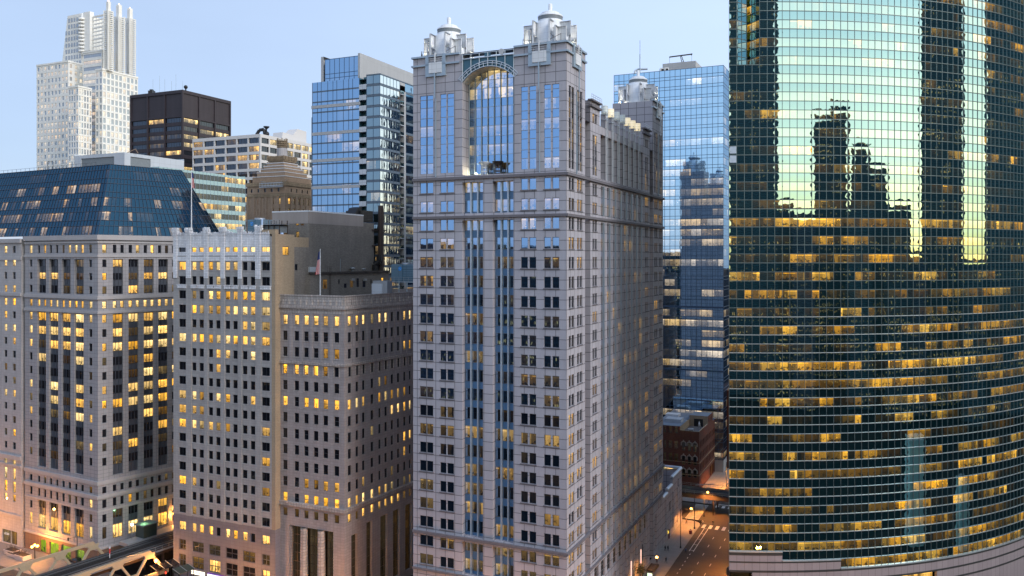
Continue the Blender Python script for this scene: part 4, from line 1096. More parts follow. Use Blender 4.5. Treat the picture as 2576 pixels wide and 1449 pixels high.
def old_wing():
    T = thing('limestone_block', 'older weathered limestone block at the far left with narrow single windows', 'office building')
    L = AL
    u0, u1 = L.u(57), L.u(57) + 34
    zc = lambda y: zat(y, 225)
    F = Fac(L.p(u0, 0, .4), L.d, L.n)
    W = u1 - u0
    wn = Wins(T, [M['g_lit'], M['dk_frame']]); wl = MB(); hs = []
    cols = [(32, 39.5), (11, 18)]
    cu = [(F.u(a), F.u(b)) for a, b in cols]
    pitch = cu[1][0] - cu[0][0]
    for i in range(2, 8): cu.append((cu[1][0] + pitch * (i - 1), cu[1][1] + pitch * (i - 1)))
    for k in range(20):
        y = 616 + 35.6 * k
        z1, z0 = zc(y), zc(y + 19)
        if z0 < 6.5: break
        for i, (a, b) in enumerate(cu):
            p = .75 if k in (3, 4, 5, 6) else (.8 if k > 16 else .3)
            if k in (16, 17, 18): z0b = z0 - 1.2
            else: z0b = z0
            hs.append((a, b, z0b, z1, .35)); wn.add(F, a, b, z0b, z1, -.3, lamps(p), fr=.09, ny=2)
    for i, (a, b) in enumerate(((F.u(24), F.u(43)), (F.u(2), F.u(27)))):
        hs.append((min(a, b), max(a, b) - .6, .3, 4.2, .5)); wn.add(F, min(a, b), max(a, b) - .6, .3, 4.2, -.45, 0.12, nx=3, fr=.1)
    F.wall(wl, 0, W, 0, zc(598), hs)
    for uu in (0, W): wl.face([F.p(uu, 0), F.p(uu, 0, -14), F.p(uu, zc(598), -14), F.p(uu, zc(598))], 0, [(0, 0), (14, 0), (14, 90), (0, 90)])
    F.q(wl, 0, W, 0, zc(598), -14)
    wl.build('wall', [M['w0_stone']], T)
    mb = MB(); mb.face([F.p(0, zc(598)), F.p(W, zc(598)), F.p(W, zc(598), -14), F.p(0, zc(598), -14)]); mb.build('roof', [M['roof_dk']], T)
    for y0, y1, k in ((608, 597, .5), (655, 647, .25), (752, 743, .4), (1196, 1185, .45), (1215, 1210, .3), (1352, 1344, .4)):
        mb = MB(); F.box(mb, -.1, W, zc(y0), zc(y1), -.1, k); mb.build('cornice', [M['a_trim']], T)
    mb = MB(); F.box(mb, -.05, W, 0, zc(1345), -.1, .12); 
    wn.done()
    # white lettering in the shop window
    return F
WF = old_wing()

# ---- B2: white terracotta tower
def terracotta_tower():
    T = thing('terracotta_tower', 'grey and white terracotta office block with a crenellated top and blue granite base', 'office building')
    L = Fac.at(692, 202, DL); Q = Fac.at(692, 202, DR)
    U = lambda zx: L.u(415 + zx * .15625)
    LU = U(135); RU = 12.9
    cols = [(230, 332), (440, 500), (557, 620), (707, 768), (825, 888), (977, 1043), (1100, 1165), (1253, 1322), (1382, 1448), (1562, 1683)]
    cu = [tuple(sorted((U(a - 4), U(b + 4)))) for a, b in cols]
    zc = lambda y: zat(y, 202)
    top0 = zc(540.9 + 512 * .15625); fh = 38.1 * 202 / FL; wh = 21.8 * 202 / FL
    lit = ['0111111111', '7775554000', '0000300000', '0301599997', '0945369995', '0000000655', '9999999998', '0000760070', '0000900000', '0000000000',
           '8920890080', '5650000000', '8854430003', '0000000000', '0000000004', '0000000000', '8700200003', '0000000000', '0200000000']
    wn = Wins(T, [M['g_lit'], M['dk_frame'], M['a_trim']]); wl = MB(); hs = []
    zb = zc(1334)
    for k, row in enumerate(lit):
        z1 = top0 - fh * k; z0 = z1 - wh
        for i, (a, b) in enumerate(cu):
            hs.append((a, b, z0, z1, .3)); v = int(row[i]); v = 1.0 if v == 1 else v / 9
            if v and R.random() < .25: v *= .6
            wn.add(L, a, b, z0, z1, -.26, v, nx=2 if i in (0, 9) else 1, fr=.08, sill=(.1, .16, .1, 2))
    z2 = zc(589)
    L.wall(wl, 0, LU, zb, zc(594), hs)
    # base rows
    bm = MB(); hb = []
    z1 = zc(1352)
    for i, (a, b) in enumerate(cu):
        hb.append((a, b, z1 - 2.2, z1, .4)); wn.add(L, a, b, z1 - 2.2, z1, -.34, lamps(.8), nx=2 if i in (0, 9) else 1, fr=.1)
        for zt, h, p in ((z1 - 4.6, 2.7, .1), (z1 - 8.4, 3.2, .35)):
            if i in (0, 9) or i % 2:
                aa, bb = (a, b) if i in (0, 9) else (min(cu[i][0], cu[i + 1][0]), max(cu[i][1], cu[i + 1][1]))
                hb.append((aa, bb, zt - h, zt, .4)); wn.add(L, aa, bb, zt - h, zt, -.34, lamps(p), nx=2, ny=2, fr=.22, fm=1)
    L.wall(bm, 0, LU, 0, zb, hb); Q.wall(bm, 0, RU, 0, zb, ())
    bm.build('base', [M['b2_base']], T)
    L.q(wl, 0, LU, 0, zc(598), -9)
    wl.face([L.p(LU, 0), L.p(LU, 0, -40), L.p(LU, zc(598), -40), L.p(LU, zc(598))], 0, [(0, 0), (40, 0), (40, 90), (0, 90)])
    wl.build('wall', [M['b2_stone']], T)
    # white glazed crown: piers, parapet and lumpy carved caps
    wt = MB(); ztop = zc(594)
    ht = [h for h in hs if h[2] > top0 - fh - wh]
    piers = [(140, 200), (345, 420), (632, 700), (897, 965), (1180, 1240), (1462, 1540)]
    L.wall(wt, U(1690), LU, top0 - wh - .1, ztop + .5, [(a, b, top0 - wh, top0, 0) for a, b in cu], 0, k=.06)
    L.box(wt, min(U(1690), LU), LU, zc(622 + 21), zc(622 + 11), -.2, .1)
    for a, b in piers:
        a, b = sorted((U(a), U(b)))
        L.box(wt, a, b, top0 - fh * 2 - .5, ztop + .4, -.1, .22)
    wt.build('glazed_crown', [M['b2_white']], T)
    for j, (a, b) in enumerate(piers):
        a, b = sorted((U(a), U(b))); mb = MB(); zt = ztop + .4
        top = 91.7 + .35 * (j == 5)
        L.box(mb, a - .1, b + .1, zt, top - .5, -.6, .3)
        for i in range(26):                                  # lumpy carved finial
            u = a - .15 + (b - a + .3) * R.random(); z = top - 1.0 + 1.0 * R.random(); s = .14 + .18 * R.random()
            L.box(mb, u - s, u + s, z - s * 1.3, z + s * 1.1, -.5 + .3 * R.random(), .2 + .25 * R.random())
        mb.build('carved_finial', [M['b2_white']], T)
    mb = MB(); xs = sorted([U(205), U(1690)])
    n = 120
    for i in range(n):
        u = xs[0] + (xs[1] - xs[0]) * (i + R.random() * .6) / n; h = .25 + .55 * R.random() * (1.6 if i % 17 < 3 else 1)
        L.box(mb, u, u + .2 + .12 * R.random(), ztop + .45, ztop + .5 + h, -.25, .15)
    mb.build('cresting', [M['b2_white']], T)
    # carved panels: a band under the first storey and blocks under the third
    mb = MB(); L.box(mb, min(U(1690), U(205)), max(U(1690), U(205)), top0 - wh - 1.35, top0 - wh - .25, -.1, .10)
    mb.build('carved_band', [M['b2_white']], T)
    for i, (a, b) in enumerate(cu):
        z = top0 - 2 * fh - wh; mb = MB(); L.box(mb, a - .35, b + .35, z - 1.0, z - .25, -.1, .28); L.box(mb, a - .45, b + .45, z - .25, z - .12, -.1, .36); mb.build('carved_panel', [M['b2_white']], T)
    mb = MB()
    for a, b in [(332, 440), (620, 707), (888, 977), (1165, 1253), (1448, 1562)]:
        a, b = sorted((U(a + 12), U(b - 12))); L.box(mb, a, b, zb, top0 - fh * 2 - .5, -.1, .16)
    mb.build('wall_piers', [M['b2_stone']], T)
    # tan brick flank
    fl_ = MB(); hq = [(Q.u(711), Q.u(727), zat(642, 204), zat(620, 204), .3)]
    hq.append((Q.u(742), Q.u(749), zat(680, 210), zat(664, 210), .25))
    zq = zat(589, 204)
    Q.wall(fl_, 0, 7.2, zb, zq, [hq[0]])
    Q.wall(fl_, 7.2, RU, zq - 3.1, zq - .6, ()); fl_.build('tan_flank', [M['b2_tan']], T)
    wn.add(Q, *hq[0][:4], -.25, .6, nx=2, fr=.12); wn.add(Q, *hq[1][:4], -.2, 0, fr=.1)
    fl2 = MB(); Q.wall(fl2, 7.2, RU, zb, zq - 3.1, [hq[1]]); fl2.build('brick_flank', [M['brick_dk']], T)
    mb = MB(); Q.box(mb, 0, 1.2, zq, zq + 1.1, -4, .05); Q.box(mb, -.02, .0, zb, zq, -1, .1); mb.build('flank_parapet', [M['b2_tan']], T)
    mb = MB(); up = lambda p, z: Vector((p.x, p.y, z)); zz = zq - 1.2
    a, b, c, d = L.p(0, zz), L.p(LU, zz), L.p(LU, zz, -34), Q.p(38, zz); mb.face([a, b, c, d]); mb.build('roof', [M['roof_dk']], T)
    wn.done()
    return L, Q
B2L, B2Q = terracotta_tower()

def brick_block():
    T = thing('brick_block', 'windowless dark brown brick block rising behind the terracotta building with a clean pale parapet', 'brick building')
    o = B2Q.p(12.9, 0); P = Fac(o, DL); Qd = Fac(o, DR)
    zt = zat(532.5, 213.8); zl = zat(562, 213.8)
    LW = P.u(685); RW = Qd.u(914); RW2 = Qd.u(941)
    wl = MB(); wn = Wins(T, [M['g_lit'], M['dk_frame']])
    hs = []
    for zx, zy0, zy1, w in ((565, 215, 320, 40), (735, 205, 300, 45), (805, 205, 300, 48), (560, 390, 470, 50), (735, 385, 480, 50)):
        a = P.u(616.3 + zx * .1736); b = P.u(616.3 + (zx + w) * .1736); z1, z0 = zat(515.7 + zy0 * .1736, 215), zat(515.7 + zy1 * .1736, 215)
        hs.append((a, b, z0, z1, .3)); wn.add(P, a, b, z0, z1, -.25, .1 if zx != 735 else .25, fr=.1, ny=2)
    P.wall(wl, 0, LW, 60, zl, hs); Qd.wall(wl, 0, RW, 0, zl, ()); Qd.wall(wl, RW, RW2, 0, zat(560, 236), ())
    quad_block(P, Qd, LW, RW2, 0, zl, wl, None)
    wl.build('wall', [M['brick_dk']], T)
    mb = MB(); P.wall(mb, 0, LW, zl, zt, (), k=.05); Qd.wall(mb, 0, RW, zl, zt, (), k=.05)
    Qd.box(mb, RW - .3, RW, zl, zt, -8, .049); mb.build('parapet', [M['brick_lt']], T)
    mb = MB(); P.box(mb, 0, LW, zt, zt + .35, -.4, .12); Qd.box(mb, .003, RW, zt + .003, zt + .353, -.4, .12); mb.build('coping', [M['white_pan']], T)
    mb = MB(); mb.face([P.p(0, zl), P.p(LW, zl), P.p(LW, zl, -40), Qd.p(RW, zl)]); mb.build('roof', [M['roof_dk']], T)
    # dark plant louvre and flue pipes on the right end
    mb = MB(); Qd.box(mb, RW + .05, RW2 - .6, zat(556, 232), zat(527, 232), -6, .02); mb.build('plant_screen', [M['louvre_dk']], T)
    mb = MB(); c = Qd.p(RW2 + 1.6, 0, 1.2)
    mb.lathe(c.x, c.y, [(.75, 66), (.75, zat(516, 240))], 12); c2 = Qd.p(RW2 + 3.2, 0, .9); mb2 = MB(); mb2.lathe(c2.x, c2.y, [(.35, 66), (.35, zat(522, 240))], 10)
    mb.build('flue_pipe', [M['rust']], T); mb2.build('flue_pipe', [M['rust']], T)
    mb = MB()
    for z in (zat(578, 238), zat(618, 238)):
        mb = MB(); mb.bar(Qd.p(RW2 - 1.2, z, .1), Qd.p(RW2 + 4.2, z, 1.3), .3); mb.build('pipe_brace', [M['rust']], T)
    mb = MB()                                               # duct hood at the roof edge
    zz = zat(538, 230); mb.hexa([Qd.p(RW - 2.8, zz, -1), Qd.p(RW + .2, zz, -1), Qd.p(RW + .2, zz, -4), Qd.p(RW - 2.8, zz, -4)],
            [Qd.p(RW - 1.2, zz + 2.0, -1), Qd.p(RW + .8, zz + 2.4, -1), Qd.p(RW + .8, zz + 2.4, -4), Qd.p(RW - 1.2, zz + 2.0, -4)])
    mb.build('duct_hood', [M['black']], T)
    wn.done()
    return P, Qd
M['louvre_dk'] = stone('dark louvres', (0.07, 0.065, 0.06), (2.2, 0.45, 0.08), 0.4, 0.2, 0.2)
M['rust'] = plain('dark rusted steel', (0.055, 0.038, 0.034), 0.6, 0.3)
BBP, BBQ = brick_block()

def corner_block():
    T = thing('corner_block', 'pinkish limestone corner block with carved parapet and tall columned base', 'office building')
    L = Fac.at(866, 196, DL); Q = Fac.at(866, 196, vpd(2400))
    zc = lambda y: zat(y, 196)
    LU = L.u(694); RU = 46
    lc = [(711.7, 723), (740.7, 752), (764.7, 776), (789, 800.7), (813, 825), (840.7, 853)]
    rc = [(875.2, 883.5), (894.9, 901.8), (911.2, 917.8), (932.8, 939.8), (952.2, 958.2), (967.4, 974), (983.3, 989.6), (999, 1005), (1015, 1020.7), (1029, 1034)]
    wn = Wins(T, [M['g_lit'], M['dk_frame'], M['b3_trim']]); wl = MB()
    cl = [tuple(sorted((L.u(a), L.u(b)))) for a, b in lc]; cr = [tuple(sorted((Q.u(a), Q.u(b)))) for a, b in rc]
    while cr[-1][1] + 3.6 < RU: cr.append((cr[-2][0] + 2 * (cr[-1][0] - cr[-2][0]), cr[-2][1] + 2 * (cr[-1][0] - cr[-2][0])))
    hl, hr = [], []
    LITL = ['999949', '000000', '000022', '998920', '000000', '909948', '000000', '000000', '000000', '000000', '003133', '709989']
    LITR = ['8882990078', '0000000000', '0000000044', '0000000000', '0000210000', '9630543330', '0000009968', '0002000000', '0000000099', '0000000030', '0020001000', '7688442011']
    for k in range(12):
        z1 = 70.3 - 3.905 * k - (.35 if k > 2 else 0); z0 = z1 - 2.35
        for i, (a, b) in enumerate(cl):
            hl.append((a, b, z0, z1, .3)); v = int(LITL[k][i]) / 9; wn.add(L, a, b, z0, z1, -.26, v, warm=.2 * R.random() if k else .45, fr=.11, ny=2 if R.random() < .4 else 1, sill=(.1, .16, .1, 2))
        for i, (a, b) in enumerate(cr):
            hr.append((a, b, z0, z1, .3)); v = int(LITR[k][i]) / 9 if i < 10 else lamps(.2); wn.add(Q, a, b, z0, z1, -.26, v, fr=.09, sill=(.1, .16, .1, 2))
    z1 = zc(1299); z0 = z1 - 2.0
    for i, (a, b) in enumerate(cl): hl.append((a, b, z0, z1, .4)); wn.add(L, a, b, z0, z1, -.34, 0.05, fr=.1)
    for i, (a, b) in enumerate(cr): hr.append((a, b, z0, z1, .4)); wn.add(Q, a, b, z0, z1, -.34, .85 if i in (0, 2, 3, 4, 5, 6, 7) else .1, warm=.3, fr=.1)
    zt = zc(1345)
    tl = [(730, 755), (773, 798), (817, 838)]; tr = [(884, 899), (922, 936), (957, 974.5), (989, 1005.5), (1019.5, 1035.5)]
    a, b = sorted((L.u(727), L.u(840))); hl.append((a, b, 1.5, zt + .2, 1.1))
    gw = Wins(T, [M['g_lit'], M['bronze']], name='tall_window')
    for p, q in tl: u, v = sorted((L.u(p), L.u(q))); gw.add(L, u, v, 1.5, zt, -1.0, .015, nx=2, ny=8, fr=.16)
    for p, q in tr: u, v = sorted((Q.u(p), Q.u(q))); hr.append((u, v, 2.0, zt + (.4 if p > 900 else -1), .8)); gw.add(Q, u, v, 2.0, zt + (.4 if p > 900 else -1), -.7, .015, nx=2, ny=8, fr=.16)
    for i, (p, q) in enumerate(((753.5, 774.5), (796.5, 818.5))):
        um = (L.u(p) + L.u(q)) / 2; c = L.p(um, 0, -.15); mb = MB(); mb.lathe(c.x, c.y, [(1.05, 1.5), (.98, 6), (.85, zt + .1)], 20); mb.build('column', [M['b3_trim']], T)
    for uu in (a, b): 
        mb = MB(); s = 1 if uu == a else -1; L.box(mb, min(uu, uu + s * .5), max(uu, uu + s * .5), 1.5, zt, -1, -.4); mb.build('pilaster', [M['b3_trim']], T)
    ztop = zc(745)
    L.wall(wl, 0, LU, 0, ztop, hl); Q.wall(wl, 0, RU, 0, ztop, hr)
    quad_block(L, Q, LU, RU, 0, ztop, wl, None)
    wl.build('wall', [M['b3_stone']], T); wn.done(); gw.done()
    mb = MB(); zr = 72.2
    mb.face([L.p(0, zr), L.p(LU, zr), L.p(LU, zr) + Vector((*(Q.d * RU), 0)), Q.p(RU, zr)]); mb.build('roof', [M['roof_dk']], T)
    for z0, z1, k, nm, mt in ((ztop - .25, ztop + .1, .25, 'coping', 'b3_trim'), (72.9, ztop - .25, .12, 'carved_parapet', 'b3_trim'), (71.9, 72.9, .5, 'cornice', 'b3_trim'), (70.75, 71.9, .10, 'carved_frieze', 'b3_trim'),
                          (58.5, 59.1, .4, 'belt_course', 'b3_trim'), (24.0, 24.9, .55, 'belt_course', 'b3_trim')):
        mb = MB(); L.box(mb, -k, LU, z0, z1, -.2, k); Q.box(mb, .003, RU, z0 + .003, z1 - .003, -.2, k); mb.build(nm, [M[mt]], T)
    mb = MB()
    for F, n, w in ((L, 12, LU), (Q, 24, RU)):
        for i in range(n):
            u = .6 + (w - 1.2) * i / (n - 1)
            F.box(mb, u - .22, u + .22, 72.9, 73.7, .1, .42); F.box(mb, u - .12, u + .12, 73.7, 74.1, .1, .32)
    mb.build('carved_figures', [M['b3_trim']], T)
    for F, cs in ((L, cl), (Q, cr)):                        # pilasters between the upper windows, surrounds on the third belt
        mb = MB()
        for (a, b), (c, d) in zip(cs, cs[1:]):
            m_ = (b + c) / 2; F.box(mb, m_ - .42, m_ + .42, 59.2, 70.7, -.1, .15)
        mb.build('pilasters', [M['b3_stone']], T)
        z1 = 70.3 - 3.905 * 3 - .35
        for a, b in cs:
            mb = MB(); F.box(mb, a - .22, a - .001, z1 - 2.6, z1 + .25, -.1, .14); F.box(mb, b + .001, b + .22, z1 - 2.6, z1 + .25, -.1, .14); F.box(mb, a, b, z1 + .001, z1 + .25, -.1, .14)
            mb.build('window_surround', [M['b3_trim']], T)
    return L, Q
B3L, B3Q = corner_block()
# ------------------------------------------------------------------ buildings farther back
M['m_glass'] = glass('blue residential glass', (0.42, 0.68, 0.98), 0.52, (0.012, 0.02, 0.03), power=1.0, pill=0.006, tilt=0.006, ripple=0.008, room=2.2, warm=(1, .6, .22), cool=(1, .8, .5))
M['m_glass_dk'] = glass('dark wavy glass', (0.45, 0.62, 0.70), 0.45, (0.012, 0.02, 0.02), power=1.0, pill=0.02, tilt=0.012, ripple=0.04, room=2.2, warm=(1, .6, .22), cool=(1, .8, .5))
M['m_glass_br'] = glass('bright residential glass', (0.80, 0.92, 1.0), 0.80, (0.012, 0.02, 0.03), power=1.4, pill=0.01, tilt=0.010, ripple=0.015, room=2.2)
M['m_slab'] = plain('blue grey slab edge', (0.10, 0.14, 0.19), 0.5)
M['m_conc'] = stone('pale concrete', (0.42, 0.43, 0.45), (1.9, 6, 0.03), 0.85, 0.03, 0.08)
M['w_glass'] = glass('sky blue curtain wall', (0.50, 0.77, 1.0), 0.70, (0.006, 0.010, 0.016), power=2.4, pill=0.0015, tilt=0.002, ripple=0.002, room=4.4, furn=.7, warm=(1, .66, .24), cool=(1, .88, .72), edge=.5)
M['w_bar'] = plain('blue mullions', (0.05, 0.09, 0.16), 0.4, 0.3)
M['tan'] = stone('tan brick and terracotta', (0.37, 0.265, 0.19), (0.6, 0.25, 0.03, .5), 0.75, 0.10, 0.2, 0.85, 0.12)
M['tan_dk'] = stone('carved tan terracotta', (0.34, 0.255, 0.17), (0.7, 0.6, 0.08), 0.55, 0.15, 0.35, 0.8, 0.25, .5, grain=3)
M['white_conc'] = stone('white precast frame', (0.62, 0.60, 0.60), None, stain=0.06)
M['cor_ten'] = stone('dark brown steel', (0.042, 0.034, 0.042), (0.9, 40, 0.06), 0.6, 0.1, 0.1, 0.5, 0.04)
M['d_white'] = stone('white granite cladding', (0.84, 0.83, 0.80), (2.0, 2.0, 0.05), 0.85, 0.04, 0.06)
M['teal_sp'] = plain('pale teal spandrel glass', (0.34, 0.50, 0.52), 0.25)
M['lt_panel'] = stone('pale metal panels', (0.50, 0.54, 0.60), (3.0, 2.6, 0.05), 0.75, 0.03, 0.06, 0.5)
M['red_brick'] = stone('red brick', (0.135, 0.055, 0.042), (0.5, 0.18, 0.03, .5), 0.75, 0.14, 0.22, 0.9, 0.12)
M['g_pale'] = glass('pale blinds behind glass', (0.62, 0.74, 0.9), 0.22, (0.30, 0.33, 0.36), power=1.3, room=1.6, furn=.4, base=.5, var=.5, warm=(1, .62, .25), cool=(1, .8, .5))
M['g_far'] = glass('far window glass', (0.62, 0.74, 0.9), 0.10, (0.012, 0.014, 0.02), power=1.9, pill=0.002, tilt=0.004, ripple=0.003, room=1.6, furn=.8)

def grid_face(F, u0, u1, z0, z1, nc, fh, wf, hf, wn, wl, litp, dp=.25, nx=1, fr=.08, zoff=.25, k=0.0, warm=None, m=0):
    u0, u1 = sorted((u0, u1)); hs = []; bw = (u1 - u0) / nc; z = z1; row = 0
    while z - fh > z0 - .01:
        p = litp(row) if callable(litp) else litp
        sd = R.random()
        for i in range(nc):
            a = u0 + bw * (i + .5 - wf / 2); b = a + bw * wf; t = z - fh * zoff; bt = t - fh * hf
            hs.append((a, b, bt, t, dp)); wn.add(F, a, b, bt, t, k - dp + .03, lamps(p), sd if R.random() < .5 else None, warm, nx=nx, fr=fr)
        z -= fh; row += 1
    F.wall(wl, u0, u1, z0, z1, hs, m=m, k=k)
def bands(T, F, u0, u1, z0, z1, fh, hv, nc, gv, gs, litp, name='window_band', k=0.0, run=(1, 2, 3, 4), dim=(0, 0, 0, .05)):
    """curtain wall: one glass band per storey and one spandrel band between"""
    u0, u1 = sorted((u0, u1)); z = z1; row = 0; bw = (u1 - u0) / nc
    while z > z0 + .3:
        p = litp(row) if callable(litp) else litp
        for part, za, zb in (('v', z - hv, z), ('s', z - fh, z - hv)):
            if part == 's' and gs is None: continue
            mb = MB(); n = 0; on = sd = wm = 0; us = 0
            for i in range(nc):
                if n <= 0: n = R.choice(run); on = (.35 + .65 * R.random()) if R.random() < p else R.choice(dim); sd = R.random(); wm = R.random(); us = i * bw
                n -= 1
                F.q(mb, u0 + bw * i, u0 + bw * (i + 1), max(za, z0), zb, k, 0, uv=[(i * bw - us, 0), (i * bw - us + bw, 0), (i * bw - us + bw, 1), (i * bw - us, 1)], col=(on if part == 'v' else 0, sd, wm, R.random()))
            mb.build(name if part == 'v' else 'spandrel_band', [gv if part == 'v' else gs], T)
        z -= fh; row += 1
def vbars(T, F, us, z0, z1, w, d, mat, name='mullion_grid', hz=(), hw=.1, k=0.0):
    mb = MB(); a, b = min(us), max(us)
    for u in us: F.box(mb, u - w / 2, u + w / 2, z0, z1, k - .05, k + d)
    for z in hz: F.box(mb, a, b, z - hw / 2, z + hw / 2, k - .05, k + d + .004)
    mb.build(name, [mat], T)
def rng(a, b, n): return [a + (b - a) * i / n for i in range(n + 1)]
def shell(T, F, G, LU, RU, z0, z1, mat, roof='roof_dk', open_front=True):
    wl = MB(); rf = MB(); quad_block(F, G, LU, RU, z0, z1, wl, rf); wl.build('rear_wall', [mat], T); rf.build('roof', [M[roof]], T)

def residential_tower():
    T = thing('residential_tower', 'blue glass residential tower with pale slab bands, stacked balconies and a concrete penthouse wall', 'apartment tower')
    L = Fac.at(956, 245, DL); Q = Fac.at(956, 245, DR); fh = 3.16; zt = 138.4
    a, b, c = L.u(922), L.u(904), L.u(785.7); RU = 46
    rows = 27; z0 = 45
    bands(T, L, 0, a, z0, zt, fh, 2.65, 3, M['m_glass_dk'], M['m_slab'], lambda r: .12 if r < 12 else .25)
    bands(T, L, b, c, z0, zt - .6, fh, 2.7, 11, M['m_glass'], M['m_slab'], lambda r: .05 if r < 5 else .12, k=-.02)
    bands(T, Q, 0, Q.u(1005.7), z0, zt, fh, 2.65, 8, M['m_glass_br'], M['m_slab'], lambda r: .03 if r < 15 else .2)
    bands(T, Q, Q.u(1019), RU, z0, zt, fh, 2.65, 8, M['m_glass'], M['m_slab'], lambda r: .15)
    vbars(T, L, [0, a / 2, a], z0, zt, .12, .06, M['w_bar'])
    vbars(T, L, [x + (.5 if i % 3 == 1 else 0) for i, x in enumerate(rng(b, c, 9))], z0, zt - .6, .10, .05, M['w_bar'])
    vbars(T, Q, rng(0, Q.u(1005.7), 6), z0, zt, .10, .05, M['w_bar'])
    for i in range(9):                                       # pale slab bands
        z = zat(272, 256) - i * 2.6 * fh - (0)
        mb = MB(); L.box(mb, b - .2, c + .2, z - .45, z + .45, -.2, .25); mb.build('slab_band', [M['m_conc']], T)
    mb = MB()
    for i in range(28): z = zt - fh * i; L.box(mb, -.1, a, z - .25, z + .1, -.1, .16); Q.box(mb, 0, RU, z - .24, z + .09, -.1, .16)
    mb.build('slab_edges', [M['m_slab']], T)
    # balconies
    mb = MB(); L.q(mb, a, b, z0, zt, -2.2)
    for uu in (a, b): mb.quad(L.p(uu, z0, 0), L.p(uu, z0, -2.2), L.p(uu, zt, -2.2), L.p(uu, zt, 0))
    mb.build('balcony_recess', [M['sp_deep']], T)
    for i in range(27):
        z = zt - 1.0 - fh * (i + 1)
        mb = MB(); L.box(mb, a + .02, b - .02, z, z + .22, -2.1, .2)
        if i % 1 == 0: L.box(mb, a + .02, b - .02, z + .22, z + 1.5, .05, .2)
        mb.build('balcony', [M['lt_panel']], T)
    q0, q1 = Q.u(1005.7), Q.u(1019)
    mb = MB(); Q.q(mb, q0, q1, z0, zt - 3, -1.8); Q.box(mb, q1 - 1.0, q1, z0, zt - 3, -1.8, .3); mb.build('side_pier', [M['m_conc']], T)
    for i in range(26):
        z = zt - 4.1 - fh * i; mb = MB(); Q.box(mb, q0, q1 - 1, z, z + .2, -1.7, .3); mb.build('balcony', [M['lt_panel']], T)
        mb = MB(); Q.box(mb, q0, q1 - 1.0, z + .2, z + 1.2, .2, .26); mb.build('balcony_glass', [M['m_glass_dk']], T)
    # penthouse
    P = Fac(L.p(b, 0, -.3), L.d, L.n); zp = 144.6; w = L.u(816) - b
    bands(T, P, .3, w, zt - .6, zp, 6.2, 4.4, 7, M['m_glass'], M['m_glass'], .0)
    vbars(T, P, rng(.3, w, 7), zt - .6, zp, .12, .06, M['w_bar'], hz=(zt + .3, zt + 1.6, zp - .1), hw=.14)
    mb = MB(); S1 = Fac(L.p(b + .3, 0, -.2), Q.d, -L.d); S1.box(mb, 0, 44, zt - .6, zp + .7, -.35, .35); mb.build('penthouse_wall', [M['m_conc']], T)
    mb = MB(); S2 = Fac(L.p(b + w + .9, 0, -.2), Q.d, L.d); S2.box(mb, 0, 30, zt - .6, zp + .9, -.5, .5); mb.build('penthouse_wall', [M['m_conc']], T)
    mb = MB(); mb.face([P.p(.3, zp), P.p(w, zp), P.p(w, zp, -30), P.p(.3, zp, -30)]); mb.build('penthouse_roof', [M['roof_dk']], T)
    shell(T, L, Q, c, RU, 0, zt - .6, M['m_conc'])
    mb = MB(); L.q(mb, 0, c, 0, z0, 0); Q.q(mb, 0, RU, 0, z0, 0); mb.build('podium', [M['m_conc']], T)
    # slim dark stair tower on the far left edge
    mb = MB(); E = Fac(L.p(c, 0, -1), L.d, L.n); E.box(mb, .05, 1.1, 0, zat(303, 262), -14, 0); mb.build('stair_shaft', [M['m_slab']], T)
residential_tower()

def curtain_tower():
    T = thing('blue_office_tower', 'sky blue glass office tower with a rooftop plant box, left of the green glass tower', 'office tower')
    L = Fac.at(1820, 326, DL); Q = Fac.at(1820, 326, DR); zt = zat(164, 326); fh = 4.0
    LU = L.u(1544.7); nc = 21
    dark = [0] * 60
    lp = [0, .22, .0, .12, .14, .12, .0, .45, .12, .5, .75, .3, .65, .5, .6, .5, .75, .85, .5, .95, .3, .45, .3, .6, .4, .85, .35, .3, .5, .9, .3, .6, .4, .3, .5, .5]
    bands(T, L, 0, LU, 6, zt, fh, 2.75, nc, M['w_glass'], M['w_glass'], lambda r: lp[min(r, 35)], run=(2, 3, 4, 6))
    hz = []; z = zt
    while z > 6: hz += [z, z - 2.75]; z -= fh
    vbars(T, L, rng(0, LU, nc), 6, zt, .15, .08, M['w_bar'], hz=hz, hw=.16)
    bands(T, Q, 0, 24, 6, zt, fh, 2.75, 12, M['w_glass'], M['w_glass'], .35)
    vbars(T, Q, rng(0, 24, 12), 6, zt, .12, .06, M['w_bar'], hz=hz, hw=.14)
    shell(T, L, Q, LU, 24, 0, zt, M['m_conc'])
    mb = MB(); L.q(mb, 0, LU, 0, 6); Q.q(mb, 0, 24, 0, 6); mb.build('podium', [M['m_conc']], T)
    # white ledges at the setback
    for y in (772, 930):
        mb = MB(); z = zat(y, 332); L.box(mb, -.2, LU, z - .3, z + .3, -.1, .35); mb.build('ledge', [M['w_bar']], T)
    mb = MB(); B0 = Fac(L.p(L.u(1742), 0, -6), L.d, L.n); wdt = L.u(1655) - L.u(1742)
    B0.box(mb, 0, wdt * .97, zt - 1, zat(149, 334), -12, 0); mb.build('plant_box', [M['m_conc']], T)
    return L, Q, LU, zt
WL, WQ, WLU, WZ = curtain_tower()
